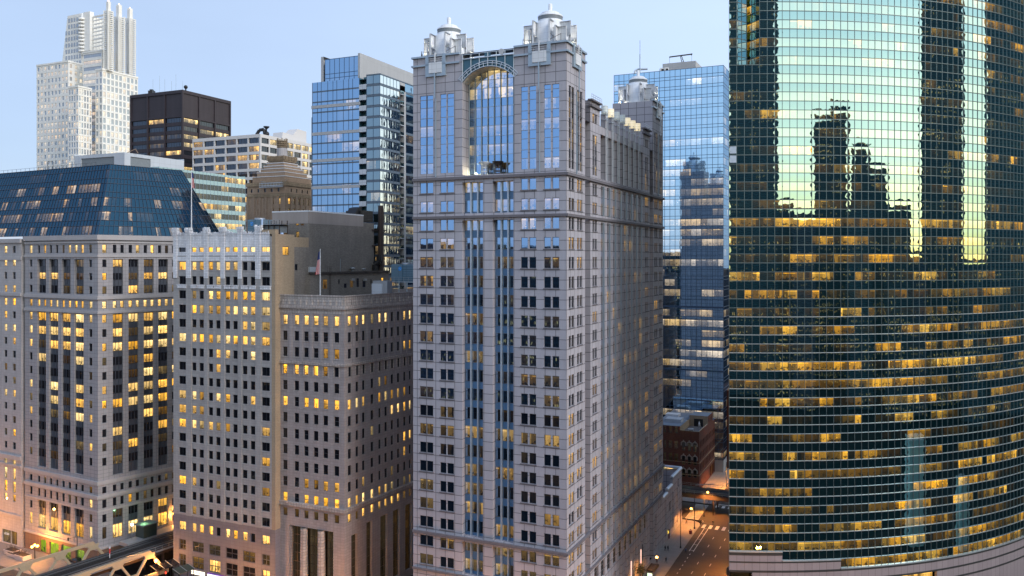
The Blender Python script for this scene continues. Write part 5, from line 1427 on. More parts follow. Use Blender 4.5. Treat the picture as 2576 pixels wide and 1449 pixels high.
def roof_bits():
    c = WL.p(WL.u(1706), 0, -9); zb = zat(149, 334)
    t = thing('roof_crane', 'dark rooftop maintenance crane with a long boom on the blue office tower', 'roof crane', loc=(c.x, c.y, zb))
    mb = MB()
    for dx in (-.5, .5): mb.bar((dx, 0, 0), (-1.0 + dx * .4, 0, 3.4), .22)
    for i in range(5): mb.bar((-.5 - .16 * i, 0, .7 * i), (.5 - .22 * i, 0, .7 * i + .35), .12)
    mb.bar((-.9, 0, 0), (1.4, 0, .1), .4); mb.build('mast', [M['black']], t)
    mb = MB(); mb.bar((-5.6, 0, 2.7), (3.6, 0, 3.9), .45); mb.bar((-5.6, 0, 2.3), (-5.6, 0, 2.9), .2); mb.bar((3.3, 0, 3.5), (3.6, 0, 4.1), .5); mb.build('boom', [M['black']], t)
    for x, zz in ((-5.6, -3), (3.5, -3)):
        mb = MB(); mb.tube([(x, 0, 2.6 if x < 0 else 3.8), (x, 0, zz)], .05); mb.build('cable', [M['black']], t)
    c = WL.p(WL.u(1605), 0, -3)
    t = MB(); t.tube([(c.x, c.y, WZ), (c.x, c.y, zat(140, 345))], .22, 8); t.tube([(c.x, c.y, zat(140, 345)), (c.x, c.y, zat(105, 345))], .12, 6)
    tag(t.build('antenna_mast', [M['steel']]), 'thin grey antenna mast standing on the blue office tower roof above the small lantern crown', 'antenna')
    for i, px in enumerate((1661, 1672)):
        mb = MB(); c = WL.p(WL.u(px), 0, -3); mb.box(c.x - .9, c.x + .8, c.y - 1, c.y + 1, WZ - .6, WZ + 1.7); mb.box(c.x - .5, c.x + .5, c.y - 1.05, c.y - 1.0, WZ + .4, WZ + 1.3, 1)
        tag(mb.build('cooling_unit', [M['white_pan'], M['black']]), 'white box cooling unit, ' + ('left' if i == 0 else 'right') + ' of the pair on the blue tower roof', 'cooling unit')
    mb = MB(); c = WL.p(WL.u(1592), WZ - .6, -3)
    mb.tube([c, c + Vector((0, 0, 2.2)), c + Vector((1.2, 0, 3.0)), c + Vector((5.2, 0, 3.2))], .45, 8)
    tag(mb.build('roof_duct', [M['steel_lt']]), 'bent grey duct on the left part of the blue office tower roof', 'duct')
roof_bits()

def sliver_tower():
    T = thing('balcony_tower', 'narrow glimpse of a tower with lamp-lit balconies beside the curved green glass', 'apartment tower')
    L = Fac.at(1849, 345, DL); LU = L.u(1824); z1 = zat(226, 350)
    wl = MB(); wn = Wins(T, [M['g_lit'], M['dk_frame']])
    grid_face(L, 0, LU, 34, z1, 3, 3.3, .7, .55, wn, wl, lambda r: .2 if r < 20 else .6, fr=.08)
    L.wall(wl, 0, LU, 0, 34, ()); Q = Fac.at(1849, 345, DR)
    quad_block(L, Q, LU, 20, 0, z1, wl, None); Q.q(wl, 0, 20, 0, z1)
    wl.build('wall', [M['cor_ten']], T); wn.done()
    mb = MB(); z = z1 - 3.2
    while z > 36: L.box(mb, 0, LU, z, z + .25, -.1, .9); z -= 3.3
    mb.build('balcony_slabs', [M['lt_panel']], T)
    mb = MB(); L.box(mb, -3, LU, 0, zat(985, 330), -8, 14); tag(mb.build('brick_annex', [M['red_brick']]), 'narrow orange lit brick building behind the red brick corner, against the green tower', 'brick building')
sliver_tower()

def stepped_tower():
    T = thing('stepped_tan_tower', 'tan art deco tower with a stepped pyramid roof and a crowned drum on top', 'office tower')
    Cc = Vector((-85.9, 311.0)); zz = lambda y: 84 + (650 - y) * 300 / FL
    def fr(s): 
        o = Cc - (DL + DR) * s
        return Fac(o, DL), Fac(o, DR)
    def blk(s, z0, z1, mat, name, top=True):
        L, Q = fr(s); mb = MB(); L.q(mb, 0, 2 * s, z0, z1); Q.q(mb, 0, 2 * s, z0, z1); quad_block(L, Q, 2 * s, 2 * s, z0, z1 + .6, mb, mb if top else None)
        return mb.build(name, [M[mat]], T)
    s = 8.85; L, Q = fr(s); wl = MB(); wn = Wins(T, [M['g_lit'], M['dk_frame']])
    zw = zz(498)
    lcols = [(127, 172), (205, 243), (277, 315), (350, 390), (427, 467)]; rcols = [(553, 583), (610, 638), (665, 693), (718, 746), (772, 800), (826, 850)]
    hl, hr = [], []
    for k in range(12):
        z1 = zw - 3.67 * k; z0 = z1 - 2.15
        for i, (a, b) in enumerate(lcols):
            a, b = sorted((L.u(603.75 + a * .2171), L.u(603.75 + b * .2171)))
            if i == 0: continue
            hl.append((a, b, z0, z1, .3)); wn.add(L, a, b, z0, z1, -.25, .6 if (i, k) in ((1, 0), (4, 0), (1, 1)) else .05, ny=2, fr=.12)
        for i, (a, b) in enumerate(rcols):
            a, b = sorted((Q.u(603.75 + a * .2171), Q.u(603.75 + b * .2171)))
            hr.append((a, b, z0, z1, .3)); wn.add(Q, a, b, z0, z1, -.25, .95 if (i, k) == (0, 0) else .05, ny=2, fr=.12)
    for i in range(5):
        u = 2.8 + 3.1 * i; hl.append((u, u + .8, zz(482), zz(473), .3)); hr.append((u, u + .8, zz(482), zz(473), .3))
        for F in (L, Q): wn.add(F, u, u + .8, zz(482), zz(473), -.25, 0, fr=.1)
    z1 = zz(466)
    L.wall(wl, 0, 2 * s, 0, z1, hl); Q.wall(wl, 0, 2 * s, 0, z1, hr); quad_block(L, Q, 2 * s, 2 * s, 0, z1, wl, None)
    wl.build('wall', [M['tan']], T)
    for F in (L, Q):
        mb = MB()
        for i in range(7): u = .2 + (2 * s - .9) * i / 6; F.box(mb, u - .2, u + .9, 40, zz(487), -.1, .22)
        mb.build('piers', [M['tan']], T)
    mb = MB(); L.box(mb, -.25, 2 * s, zz(494), zz(486), -.1, .28); Q.box(mb, .003, 2 * s, zz(494) + .003, zz(486) - .003, -.1, .28); mb.build('carved_band', [M['tan_dk']], T)
    mb = MB(); L.box(mb, -.35, 2 * s + .3, zz(467), zz(457), -.6, .35); Q.box(mb, .003, 2 * s + .3, zz(467) + .003, zz(457) - .003, -.6, .35); mb.build('cornice', [M['tan_dk']], T)
    lv_ = [(7.5, zz(466), zz(442)), (6.4, zz(442), zz(430.5)), (5.46, zz(430.5), zz(420.6)), (4.7, zz(420.6), zz(413)), (3.95, zz(413), zz(405)), (3.3, zz(405), zz(400))]
    for i, (s_, a, b) in enumerate(lv_):
        blk(s_, a - .2, b, 'tan', 'roof_step')
        if i < 5:
            mb = MB(); L_, Q_ = fr(s_); L_.box(mb, -.1, 2 * s_ + .1, b, b + .2, -.5, .12); Q_.box(mb, .003, 2 * s_ + .1, b + .003, b + .203, -.5, .12); mb.build('step_coping', [M['white_pan']], T)
    blk(3.65, zz(400), zz(388), 'tan_dk', 'carved_cap')
    mb = MB(); r = random.Random(5)
    for F in fr(3.65):
        for i in range(9): u = 7.3 * i / 8; F.box(mb, u - .28, u + .28, zz(396), zz(386), -.1, .25 + .15 * r.random())
    mb.build('carved_urns', [M['tan_dk']], T)
    cx, cy = Cc
    mb = MB(); mb.lathe(cx, cy, [(1.95, zz(388)), (1.9, zz(366)), (1.75, zz(362)), (0, zz(361))], 16, smooth=False); mb.build('drum', [M['w0_stone']], T)
    mb = MB()
    for i in range(14):
        a = 2 * pi * i / 14; x, y = cx + 1.7 * cos(a), cy + 1.7 * sin(a)
        mb.bar((x, y, zz(363)), (cx + 1.85 * cos(a), cy + 1.85 * sin(a), zz(341) + .5 * (i % 2)), .3)
    for z in (zz(362), zz(357), zz(351), zz(346)): mb.lathe(cx, cy, [(1.6, z), (1.95, z), (1.95, z + .3), (1.6, z + .3)], 14)
    mb.lathe(cx, cy, [(1.2, zz(363)), (1.3, zz(345))], 12); mb.build('crown', [M['tan_dk']], T)
    # window cleaning platform hung under the cornice
    mb = MB(); a, b = L.u(661), L.u(716.4); z0, z1 = zz(471), zz(460)
    L.box(mb, b + .1, a, z0, z0 + .15, .9, 1.8)
    for k in (.9, 1.8):
        for z in (z0 + .6, z1): mb.bar(L.p(a, z, k), L.p(b + .1, z, k), .09)
        for u in rng(b + .1, a, 7): mb.bar(L.p(u, z0, k), L.p(u, z1, k), .07)
    o = mb.build('cleaning_platform', [M['steel_lt']]); tag(o, 'hanging silver window cleaning platform under the cornice of the tan stepped tower', 'platform')
    mb = MB(); u = (a + b) / 2
    mb.bar(L.p(b + .4, zz(455), -1), L.p(b - 2, zz(453), 1.4), .15); mb.bar(L.p(a - .5, zz(455), -1), L.p(a - .5, zz(455.5), 1.4), .15)
    mb.bar(L.p(b + .4, zz(455), 1.35), L.p(b + .4, z1, 1.35), .05); mb.bar(L.p(a - .5, zz(455.5), 1.35), L.p(a - .5, z1, 1.35), .05)
    mb.build('hoist_arm', [M['steel']], o)
    wn.done()
stepped_tower()

def grid_block():
    T = thing('white_grid_block', 'white precast office block with a deep square window grid', 'office building')
    L = Fac.at(654.8, 390, DL); Q = Fac.at(654.8, 390, DR); zt = zat(336.6, 390)
    wn = Wins(T, [M['g_far'], M['dk_frame']]); wl = MB(); LU = L.u(484); RU = 60
    def face(F, u1, nc, p, wm):
        hs = []; bw = (u1 - .6) / nc
        for k in range(18):
            z = zt - 1.6 - 3.95 * k
            for i in range(nc):
                a = .6 + bw * i + .25; b = a + bw - .75
                hs.append((a, b, z - 2.6, z, .7)); on = lamps(p); wn.add(F, a, b, z - 2.6, z, -.62, on, nx=3, fr=.1, warm=wm)
        F.wall(wl, 0, u1, 60, zt, hs, .7); F.q(wl, 0, u1, 0, 60)
    face(L, LU, 6, .32, .3); 
    pitchR = Q.u(678.5) - 0
    face(Q, RU, 10, .3, .9)
    quad_block(L, Q, LU, RU, 0, zt, wl, None); wl.build('wall', [M['white_conc']], T); wn.done()
    mb = MB(); mb.face([L.p(0, zt - .5), L.p(LU, zt - .5), L.p(LU, zt - .5) + Vector((*(Q.d * RU), 0)), Q.p(RU, zt - .5)]); mb.build('roof', [M['lt_panel']], T)
    c = Q.p(8, 0, -6)
    mb = MB(); x, y = c.x, c.y
    mb.tube([(x - 3.4, y, zt - .5), (x - 1.2, y, zt + 3.2), (x + 1.0, y, zt + 3.6), (x + 1.6, y, zt + .2)], .8, 8)
    mb.lathe(x + 2.2, y, [(.3, zt), (.3, zt + 3.6), (1.4, zt + 4.6), (1.5, zt + 5), (0, zt + 5.2)], 10)
    mb.ball((x + 2.6, y - 1, zt + 1.2), 1.3)
    tag(mb.build('exhaust_fan', [M['black']]), 'black curved exhaust fan duct on the white grid block roof', 'exhaust fan')
    c = Q.p(32, 0, -7); mb = MB(); d3 = Vector((*Q.d, 0)); n3 = Vector((*Q.n, 0))
    P = lambda u, z, k: Vector((c.x, c.y, 0)) + d3 * u + n3 * k + Vector((0, 0, z))
    prof = [(-9, zt - .5), (11, zt - .5), (11, zt + 7.4), (4, zt + 7.8), (0, zt + 4.2), (-7.5, zt + 4.6)]
    f = [P(u, z, 0) for u, z in prof]; bk = [P(u, z, -6) for u, z in prof]
    mb.face(f); mb.face(bk[::-1])
    for i in range(6): j = (i + 1) % 6; mb.quad(f[i], bk[i], bk[j], f[j])
    tag(mb.build('stair_bulkhead', [M['white_conc']]), 'white wedge-shaped bulkhead on the white grid block roof', 'roof bulkhead')
grid_block()

def dark_slab():
    T = thing('dark_steel_tower', 'dark brown steel and glass office tower with a tall blank louvred top', 'office tower')
    L = Fac.at(459, 420, DL); Q = Fac.at(459, 420, DR); zt = zat(226, 420); zm = zat(293, 420)
    LU = L.u(330); RU = Q.u(578); wl = MB(); wn = Wins(T, [M['g_far'], M['black']])
    fh = 4.12
    for F, W, nc, p in ((L, LU, 3, .22), (Q, RU, 3, .5)):
        hs = []
        bw = W / nc
        for k in range(16):
            z = zm - .4 - fh * k
            for i in range(nc):
                a, b = bw * i + .5, bw * (i + 1) - .5; hs.append((a, b, z - 2.3, z, .35)); wn.add(F, a, b, z - 2.3, z, -.3, lamps(p), nx=6, fr=.12, warm=.85 if F is Q else .5)
        F.wall(wl, 0, W, 60, zt, hs); F.q(wl, 0, W, 0, 60)
        mb = MB()
        for i in range(nc + 1): u = bw * i; F.box(mb, u - .45, u + .45, 60, zt, -.1, .5)
        F.box(mb, -.5, W, zt - 1.6, zt, -.1, .55); F.box(mb, -.5, W, zm - .2, zm + .6, -.1, .4); mb.build('steel_frame', [M['cor_ten']], T)
    quad_block(L, Q, LU, RU, 0, zt, wl, None); wl.build('wall', [M['cor_ten']], T); wn.done()
    mb = MB(); mb.face([L.p(0, zt - .3), L.p(LU, zt - .3), L.p(LU, zt - .3) + Vector((*(Q.d * RU), 0)), Q.p(RU, zt - .3)]); mb.build('roof', [M['roof_dk']], T)
    c = L.p(L.u(452), 0, -4)
    mb = MB(); mb.bar((c.x, c.y, zt - .3), (c.x, c.y, zt + 1.6), .5); mb.build
    mb.ball((c.x, c.y, zt + 2.3), 1.0, n=12); tag(mb.build('dish_antenna', [M['black']]), 'round dish antenna on the dark steel tower roof', 'antenna')
    c = L.p(L.u(366), 0, -4); mb = MB(); mb.box(c.x - 1.5, c.x + 1.5, c.y - 1, c.y + 1, zt - .3, zt + 2.3); mb.box(c.x - .8, c.x + .8, c.y - .8, c.y + .8, zt + 2.3, zt + 3)
    tag(mb.build('roof_unit', [M['black']]), 'black box unit at the left end of the dark steel tower roof', 'roof unit')
    for i, px in enumerate((373, 390, 403, 420, 431, 462)):
        c = L.p(L.u(px), 0, -3) if px < 459 else Q.p(3, 0, -3)
        mb = MB(); mb.tube([(c.x, c.y, zt - .4), (c.x, c.y, zt + (8, 9.5, 7.5, 6, 9, 5)[i])], .07, 5)
        tag(mb.build('whip_antenna', [M['steel']]), 'hair-thin whip antenna standing on the dark steel tower roof', 'antenna', 'whip antennas on the dark roof')
dark_slab()

def white_tower():
    T = thing('white_postmodern_tower', 'tall white granite tower with slanted shoulder, stacked setbacks and three lattice pylons on top', 'office tower')
    wn = Wins(T, [M['g_pale'], M['lt_panel']])
    def block(pc, Y, pl, pr, y, name, ncl, ncr, p=.3, zb=60, wf=.5, hf=.6, fh=4.0, band_l=False):
        L = Fac.at(pc, Y, DL); Q = Fac.at(pc, Y, DR); zt = zat(y, Y); LU, RU = L.u(pl), Q.u(pr)
        wl = MB()
        grid_face(L, 0, LU, zb, zt, ncl, fh, .92 if band_l else wf, hf, wn, wl, p, nx=5 if band_l else 1, fr=.15); grid_face(Q, 0, RU, zb, zt, ncr, fh, wf, hf, wn, wl, p, fr=.1)
        L.q(wl, 0, LU, 0, zb); Q.q(wl, 0, RU, 0, zb)
        quad_block(L, Q, LU, RU, 0, zt, wl, wl); wl.build(name, [M['d_white']], T)
        mb = MB(); L.box(mb, -.3, LU, zt, zt + 1.0, -.6, .3); Q.box(mb, .003, RU, zt + .003, zt + 1.003, -.6, .3); mb.build('parapet', [M['d_white']], T)
        return L, Q, LU, RU, zt
    b1 = block(172, 520, 92, 210, 156, 'left_wing', 9, 3, lambda r: .9 if r in (1, 9, 10, 11) else .35)
    b5 = block(197, 500, 172, 231, 219, 'front_wing', 4, 5, lambda r: .35, wf=.6, hf=.75)
    b3 = block(257, 512, 208, 282, 128, 'centre_wing', 1, 3, lambda r: .8 if r in (2, 3) else .3, band_l=True, hf=.55)
    b4 = block(257.5, 506, 240, 347, 176, 'right_wing', 2, 9, lambda r: .3, wf=.62, hf=.75)
    b6 = block(347, 545, 340, 363, 248, 'rear_wing', 1, 2, .3, wf=.6)
    # slanted upper part
    L = Fac.at(206, 540, DL); zl, zh = zat(158, 548), zat(33, 540); u1 = L.u(151); u2 = L.u(170)
    wl = MB(); A = [L.p(0, zl - 20), L.p(u1 + 1.5, zl - 20), L.p(u2, zh - .3), L.p(0, zh)]
    Bk = [p + Vector((*(DR * 16), 0)) for p in A]
    wl.face(A, 0, [(0, zl - 20), (u1, zl - 20), (u2, zh), (0, zh)])
    wl.face(Bk[::-1])
    for i in range(4): j = (i + 1) % 4; wl.quad(A[i], Bk[i], Bk[j], A[j])
    wl.build('slanted_shoulder', [M['d_white']], T)
    for k in range(8):
        zt = zh - 2.2 - 4.05 * k; lim = u1 + (u2 - u1) * (zt - zl) / (zh - zl)
        for i in range(6):
            a = .9 + 2.55 * i
            if a + 1.7 < lim - .5: wn.add(L, a, a + 1.65, zt - 2.6, zt, .06, .05, fr=.1)
    mb = MB()
    for k in range(10):                                      # rounded ledges beside it
        z = zat(48 + 9 * k, 535); c = L.p(-2.0, 0, 1.0); mb.lathe(c.x, c.y, [(0, z), (2.6, z), (2.6, z + 1.3), (0, z + 1.3)], 14)
    c = L.p(-2.0, 0, 0); mb.lathe(c.x, c.y, [(1.9, zat(135, 535)), (1.9, zat(33, 535)), (0, zat(33, 535))], 12)
    mb.build('round_ledges', [M['d_white']], T)
    mb = MB(); F = Fac.at(257, 530, DL)
    F.box(mb, F.u(226), F.u(209), zat(128, 536), zat(30, 536), -3, 0)
    mb.build('fin_wall', [M['d_white']], T)
    mb = MB()
    for k in range(9):
        z = zat(36 + 9.5 * k, 530); mb.bar(F.p(F.u(228), z, -2), F.p(0, z + .3, -2), .6 if k % 3 else .9); mb.bar(F.p(F.u(228), z - 1, -9), F.p(0, z - .7, -9), .5)
    for u in rng(0, F.u(228), 4): mb.bar(F.p(u, zat(120, 530), -2), F.p(u, zat(34, 530), -2), .35)
    mb.build('lattice_beams', [M['d_white']], T)
    for px0, px1, yb, y1, y2, Y in ((263, 283, 178, 28, 5, 510), (287, 312, 186, 41, 13, 520), (315, 339, 192, 48, 22, 530)):
        x = ((px0 + px1) / 2 - CX) / FL * Y; w = (px1 - px0) / FL * Y / 2 * .72; z0, z1, z2 = zat(yb, Y), zat(y1, Y), zat(y2, Y)
        mb = MB(); ex = Vector((*DL, 0)) * w; ey = Vector((*DR, 0)) * w; c = Vector((x, Y, 0))
        for sx in (-1, 1):
            for sy in (-1, 1): p = c + ex * sx + ey * sy; mb.bar(p + Vector((0, 0, z0)), p + Vector((0, 0, z1)), .55)
        z = z0
        while z < z1:
            for a, b in ((-1, -1), (1, -1)), ((1, -1), (1, 1)), ((1, 1), (-1, 1)), ((-1, 1), (-1, -1)):
                mb.bar(c + ex * a[0] + ey * a[1] + Vector((0, 0, z)), c + ex * b[0] + ey * b[1] + Vector((0, 0, z)), .35, .5)
            z += 1.25
        o = mb.build('lattice_pylon', [M['d_white']], T)
        mb = MB(); q = [c + (ex * a + ey * b) * .52 for a, b in ((-1, -1), (1, -1), (1, 1), (-1, 1))]
        mb.hexa([Vector((p.x, p.y, z0)) for p in q][::-1], [Vector((p.x, p.y, z2)) for p in q][::-1]); mb.build('pylon_core', [M['d_white']], o)
        mb = MB(); mb.ball((c.x, c.y, z2 + .5), .45); mb.build('beacon', [M['l_warm']], o)
    wn.done()
M['l_warm'] = lamp('warm beacon', (1, .62, .4), 5)
white_tower()

def teal_block():
    T = thing('teal_glass_block', 'pale teal glass office block with a grey metal rooftop plant room behind the mansard', 'office building')
    L = Fac.at(400, 330, DL); Q = Fac.at(400, 330, DR); zt = zat(419, 330); LU = L.u(300); RU = Q.u(617)
    lit = lambda r: .38
    fh = 4.05
    for F, W, nc in ((L, LU, 12), (Q, RU, 23)):
        z = zt - .9; zz = []
        bands(T, F, 0, W, 40, zt - 1.0, fh, 2.3, nc, M['g_far'], M['teal_sp'], lit, run=(2, 3, 5))
        mb = MB(); F.q(mb, 0, W, zt - 1.0, zt); mb.build('parapet_band', [M['teal_sp']], T)
        vbars(T, F, rng(0, W, nc), 40, zt, .1, .12, M['steel'])
        mb = MB(); F.q(mb, 0, W, 0, 40); mb.build('podium', [M['teal_sp']], T)
    # the right face steps in and out
    for a, b, k in ((0, RU * .42, 1.2),):
        pass
    shell(T, L, Q, LU, RU, 0, zt + .5, M['teal_sp'])
    P = Fac.at(313, 340, DL); G = Fac.at(313, 340, DR); zp = zat(383, 340); PW, GW = P.u(187), G.u(463)
    mb = MB(); h1 = [(1.4, PW * .32, zt - 4, zp - 1.6, .3), (PW * .2, PW * .86, zt - 4, zp - 1.4, .4)]
    P.wall(mb, 0, PW, zt - 6, zp, [h1[1]]); G.wall(mb, 0, GW, zt - 6, zp, [(3, GW * .42, zt - 4, zp - 1.4, .4)])
    quad_block(P, G, PW, GW, zt - 6, zp + .6, mb, mb); mb.build('plant_room', [M['lt_panel']], T)
    mb = MB(); P.q(mb, PW * .2, PW * .86, zt - 4, zp - 1.4, -.38); G.q(mb, 3, GW * .42, zt - 4, zp - 1.4, -.38); mb.build('plant_louvres', [M['louvre']], T)
    c = P.p(2, zp + .2, -3); mb = MB(); mb.bar(c, c + Vector((3.5, 0, 1.6)), .2); mb.bar(c + Vector((3.5, 0, 1.6)), c + Vector((4.6, 0, -.2)), .2)
    tag(mb.build('roof_davit', [M['tan']]), 'small tan davit arm on the grey plant room roof', 'davit')
    for i, px in enumerate((371, 378)):
        c = L.p(0, 0) ; Y = 400; x = (px - CX) / FL * Y; mb = MB(); z = zat(376 if i else 381, Y); 
        mb.bar((x, Y, zt + 4), (x, Y, z), .3); mb.ball((x, Y, z), 1.0)
    return
teal_block()

def red_block():
    T = thing('red_brick_block', 'five-storey red brick corner block with arched windows and a sunken roof terrace', 'brick building')
    L = Fac.at(1758.8, 300, DL); Q = Fac.at(1758.8, 300, vpd(2228)); zt = zat(1086.5, 300)
    px = lambda zx: 1603.7 + zx * .1528
    LU = L.u(1640); RU = 70; um = L.u(px(700))
    wn = Wins(T, [M['g_lit'], M['dk_frame']]); wl = MB(); hl = []; hr = []
    yz = lambda zy: zat(1006.3 + zy * .1528, 300)
    arched = [(732, 785), (828, 880), (920, 974)]
    for (zy0, zy1) in ((720, 858), (945, 1083), (1165, 1290)):
        for a, b in arched:
            a, b = sorted((L.u(px(a)), L.u(px(b)))); hl.append((a, b, yz(zy1), yz(zy0), .3)); wn.add(L, a, b, yz(zy1), yz(zy0), -.25, 0, ny=2, fr=.12)
            mb = MB(); c = (a + b) / 2; r = (b - a) / 2 + .25; z1 = yz(zy0) - .3
            pts = [L.p(a - .22, z1 - .9, .12)] + [L.p(c + r * cos(pi - pi * i / 8), z1 + r * .75 * sin(pi * i / 8), .12) for i in range(9)] + [L.p(b + .22, z1 - .9, .12)]
            for p, q in zip(pts, pts[1:]): mb.bar(p, q, .3, .3)
            mb.bar(L.p(c, z1 + r * .75 - .1, .12), L.p(c, z1 + r * .75 + .55, .12), .35); mb.build('arch_surround', [M['b3_trim']], T)
    for zy0, zy1 in ((463, 580), (705, 835), (915, 1055), (1150, 1290)):
        for a, b in ((435, 470), (510, 570), (607, 665)):
            a, b = sorted((L.u(px(a)), L.u(px(b)))); hl.append((a, b, yz(zy1), yz(zy0), .3)); wn.add(L, a, b, yz(zy1), yz(zy0), -.25, 0.01, ny=2, fr=.12)
    n = 24
    for zk, (z0, z1) in enumerate(((15.2, 17.6), (10.9, 13.5), (6.7, 9.3))):
        for i in range(n):
            a = 1.5 + i * 2.8; hr.append((a, a + 1.25, z0, z1, .3)); wn.add(Q, a, a + 1.25, z0, z1, -.25, .5 if R.random() < .04 else 0.0, ny=2, fr=.12)
    for i in range(14):
        a = 20 + i * 3.5; hr.append((a, a + 2.7, .3, 4.3, .5)); wn.add(Q, a, a + 2.7, .3, 4.3, -.45, .3 if i % 4 == 1 else .05, nx=2, fr=.12, warm=0)
    zl = zt + 4.2
    L.wall(wl, 0, um, 0, zt, hl); L.wall(wl, um, LU, 0, zl - 2.8, hl)
    Q.wall(wl, 0, 16, 0, zt, hr); Q.wall(wl, 16, RU, 0, zt - .6, hr)
    Q.wall(wl, 16, 26, zt - .6, zt + 2.8, [(17.5 + 2.6 * i, 18.7 + 2.6 * i, zt, zt + 1.8, .2) for i in range(3)])
    quad_block(L, Q, LU, RU, 0, zt - 2.2, wl, None)
    wl.build('wall', [M['red_brick']], T)
    mb = MB(); zf = zt - 1.3                                   # sunken terrace with tan inner walls
    ii = lambda u, r, z: L.p(u, z) + Vector((*(Q.d * r), 0))
    mb.face([ii(.4, .4, zf), ii(um, .4, zf), ii(um, 16, zf), ii(.4, 16, zf)]); mb.build('terrace_floor', [M['roof_dk']], T)
    mb = MB()
    mb.quad(ii(um, 0, zf), ii(um, 16, zf), ii(um, 16, zl - 2.8), ii(um, 0, zl - 2.8)); mb.quad(ii(0, 16, zf), ii(um, 16, zf), ii(um, 16, zt + 2.8), ii(0, 16, zt + 2.8))
    mb.quad(ii(.4, 0, zf), ii(.4, 16, zf), ii(.4, 16, zt), ii(.4, 0, zt)); mb.quad(ii(0, .4, zf), ii(um, .4, zf), ii(um, .4, zt), ii(0, .4, zt))
    mb.quad(ii(0, 0, zt), ii(0, 16, zt), ii(.4, 16, zt), ii(.4, 0, zt)); mb.quad(ii(0, 0, zt), ii(um, 0, zt), ii(um, .4, zt), ii(0, .4, zt))
    mb.build('terrace_walls', [M['b2_tan']], T)
    mb = MB()
    mb.quad(ii(um, 0, zl - 3.2), ii(LU, 0, zl - 3.2), ii(LU, RU, zl - 3.2), ii(um, RU, zl - 3.2)); mb.quad(ii(0, 16, zt + 2.5), ii(um, 16, zt + 2.5), ii(um, 26, zt + 2.5), ii(0, 26, zt + 2.5))
    mb.quad(ii(0, 26, zt - .9), ii(um, 26, zt - .9), ii(um, RU, zt - .9), ii(0, RU, zt - .9)); mb.build('roof', [M['roof_blue']], T)
    mb = MB(); F = Fac(ii(0, 16, 0), L.d, L.n); a, b = 1.8, um * .75; F.q(mb, a, b, zf, zt + 1.6, .05); mb.build('terrace_door', [M['black']], T)
    mb = MB()
    for F, a, b in ((L, 0, um), (L, um, LU), (Q, 0, RU)):
        for z in (10.1, 5.6): F.box(mb, a, b, z - .12, z + .12, -.05, .12)
    mb.build('brick_courses', [M['tan_dk']], T); wn.done()
    # things on the roofs
    def box(name, label, cat, u, r, w, d, h, mat, z):
        m = MB(); P = [ii(u, r, z), ii(u + w, r, z), ii(u + w, r + d, z), ii(u, r + d, z)]
        m.hexa(P[::-1], [p + Vector((0, 0, h)) for p in P][::-1]); m.hexa([p + Vector((0, 0, h)) for p in P][::-1], [p + Vector((0, 0, h + .18)) for p in P][::-1])
        tag(m.build(name, [M[mat]]), label, cat)
    zr = zl - 3.2
    box('skylight', 'pale teal box skylight on the snowy roof left of the terrace', 'skylight', um + 1.5, 8, 6, 5, 1.1, 'lt_panel', zr)
    box('roof_hatch', 'low white hatch at the far edge of the red brick roof', 'roof hatch', um + 5, 19, 5, 4, .8, 'white_pan', zr)
    box('stair_house', 'cream stair house with blue door on the red brick roof', 'stair house', 3.5, 36, 7, 6, 4.6, 'b2_tan', zt - .9)
    box('lift_house', 'grey lift house behind the roof terrace', 'lift house', um - .5, 40, 6, 6, 6.2, 'lt_panel', zr)
    box('roof_shed', 'low shed with a pale roof at the left end of the brick block', 'shed', um + 5.5, 32, 6, 5, 3.0, 'tan', zr)
    m = MB()                                                 # folded parasol on the terrace
    c = ii(2.2, 11, zf); m.lathe(c.x, c.y, [(.06, zf), (.06, zf + 1.0), (.42, zf + 1.05), (.3, zf + 2.2), (.05, zf + 3.0), (0, zf + 3.1)], 10)
    tag(m.build('folded_parasol', [M['white_pan']]), 'folded white parasol standing on the brick roof terrace', 'parasol')
    m = MB(); c = ii(4.5, 7, zf); m.box(c.x - 1, c.x + 1, c.y - .6, c.y + .6, zf + .65, zf + .75)
    for dx in (-.9, .9):
        for dy in (-.5, .5): m.box(c.x + dx - .05, c.x + dx + .05, c.y + dy - .05, c.y + dy + .05, zf, zf + .65)
    tag(m.build('terrace_table', [M['lt_panel']]), 'pale table on the dark brick roof terrace', 'table')
    return L, Q
M['roof_blue'] = stone('pale roofing', (0.20, 0.24, 0.30), None, stain=0.3)
RL, RQ = red_block()

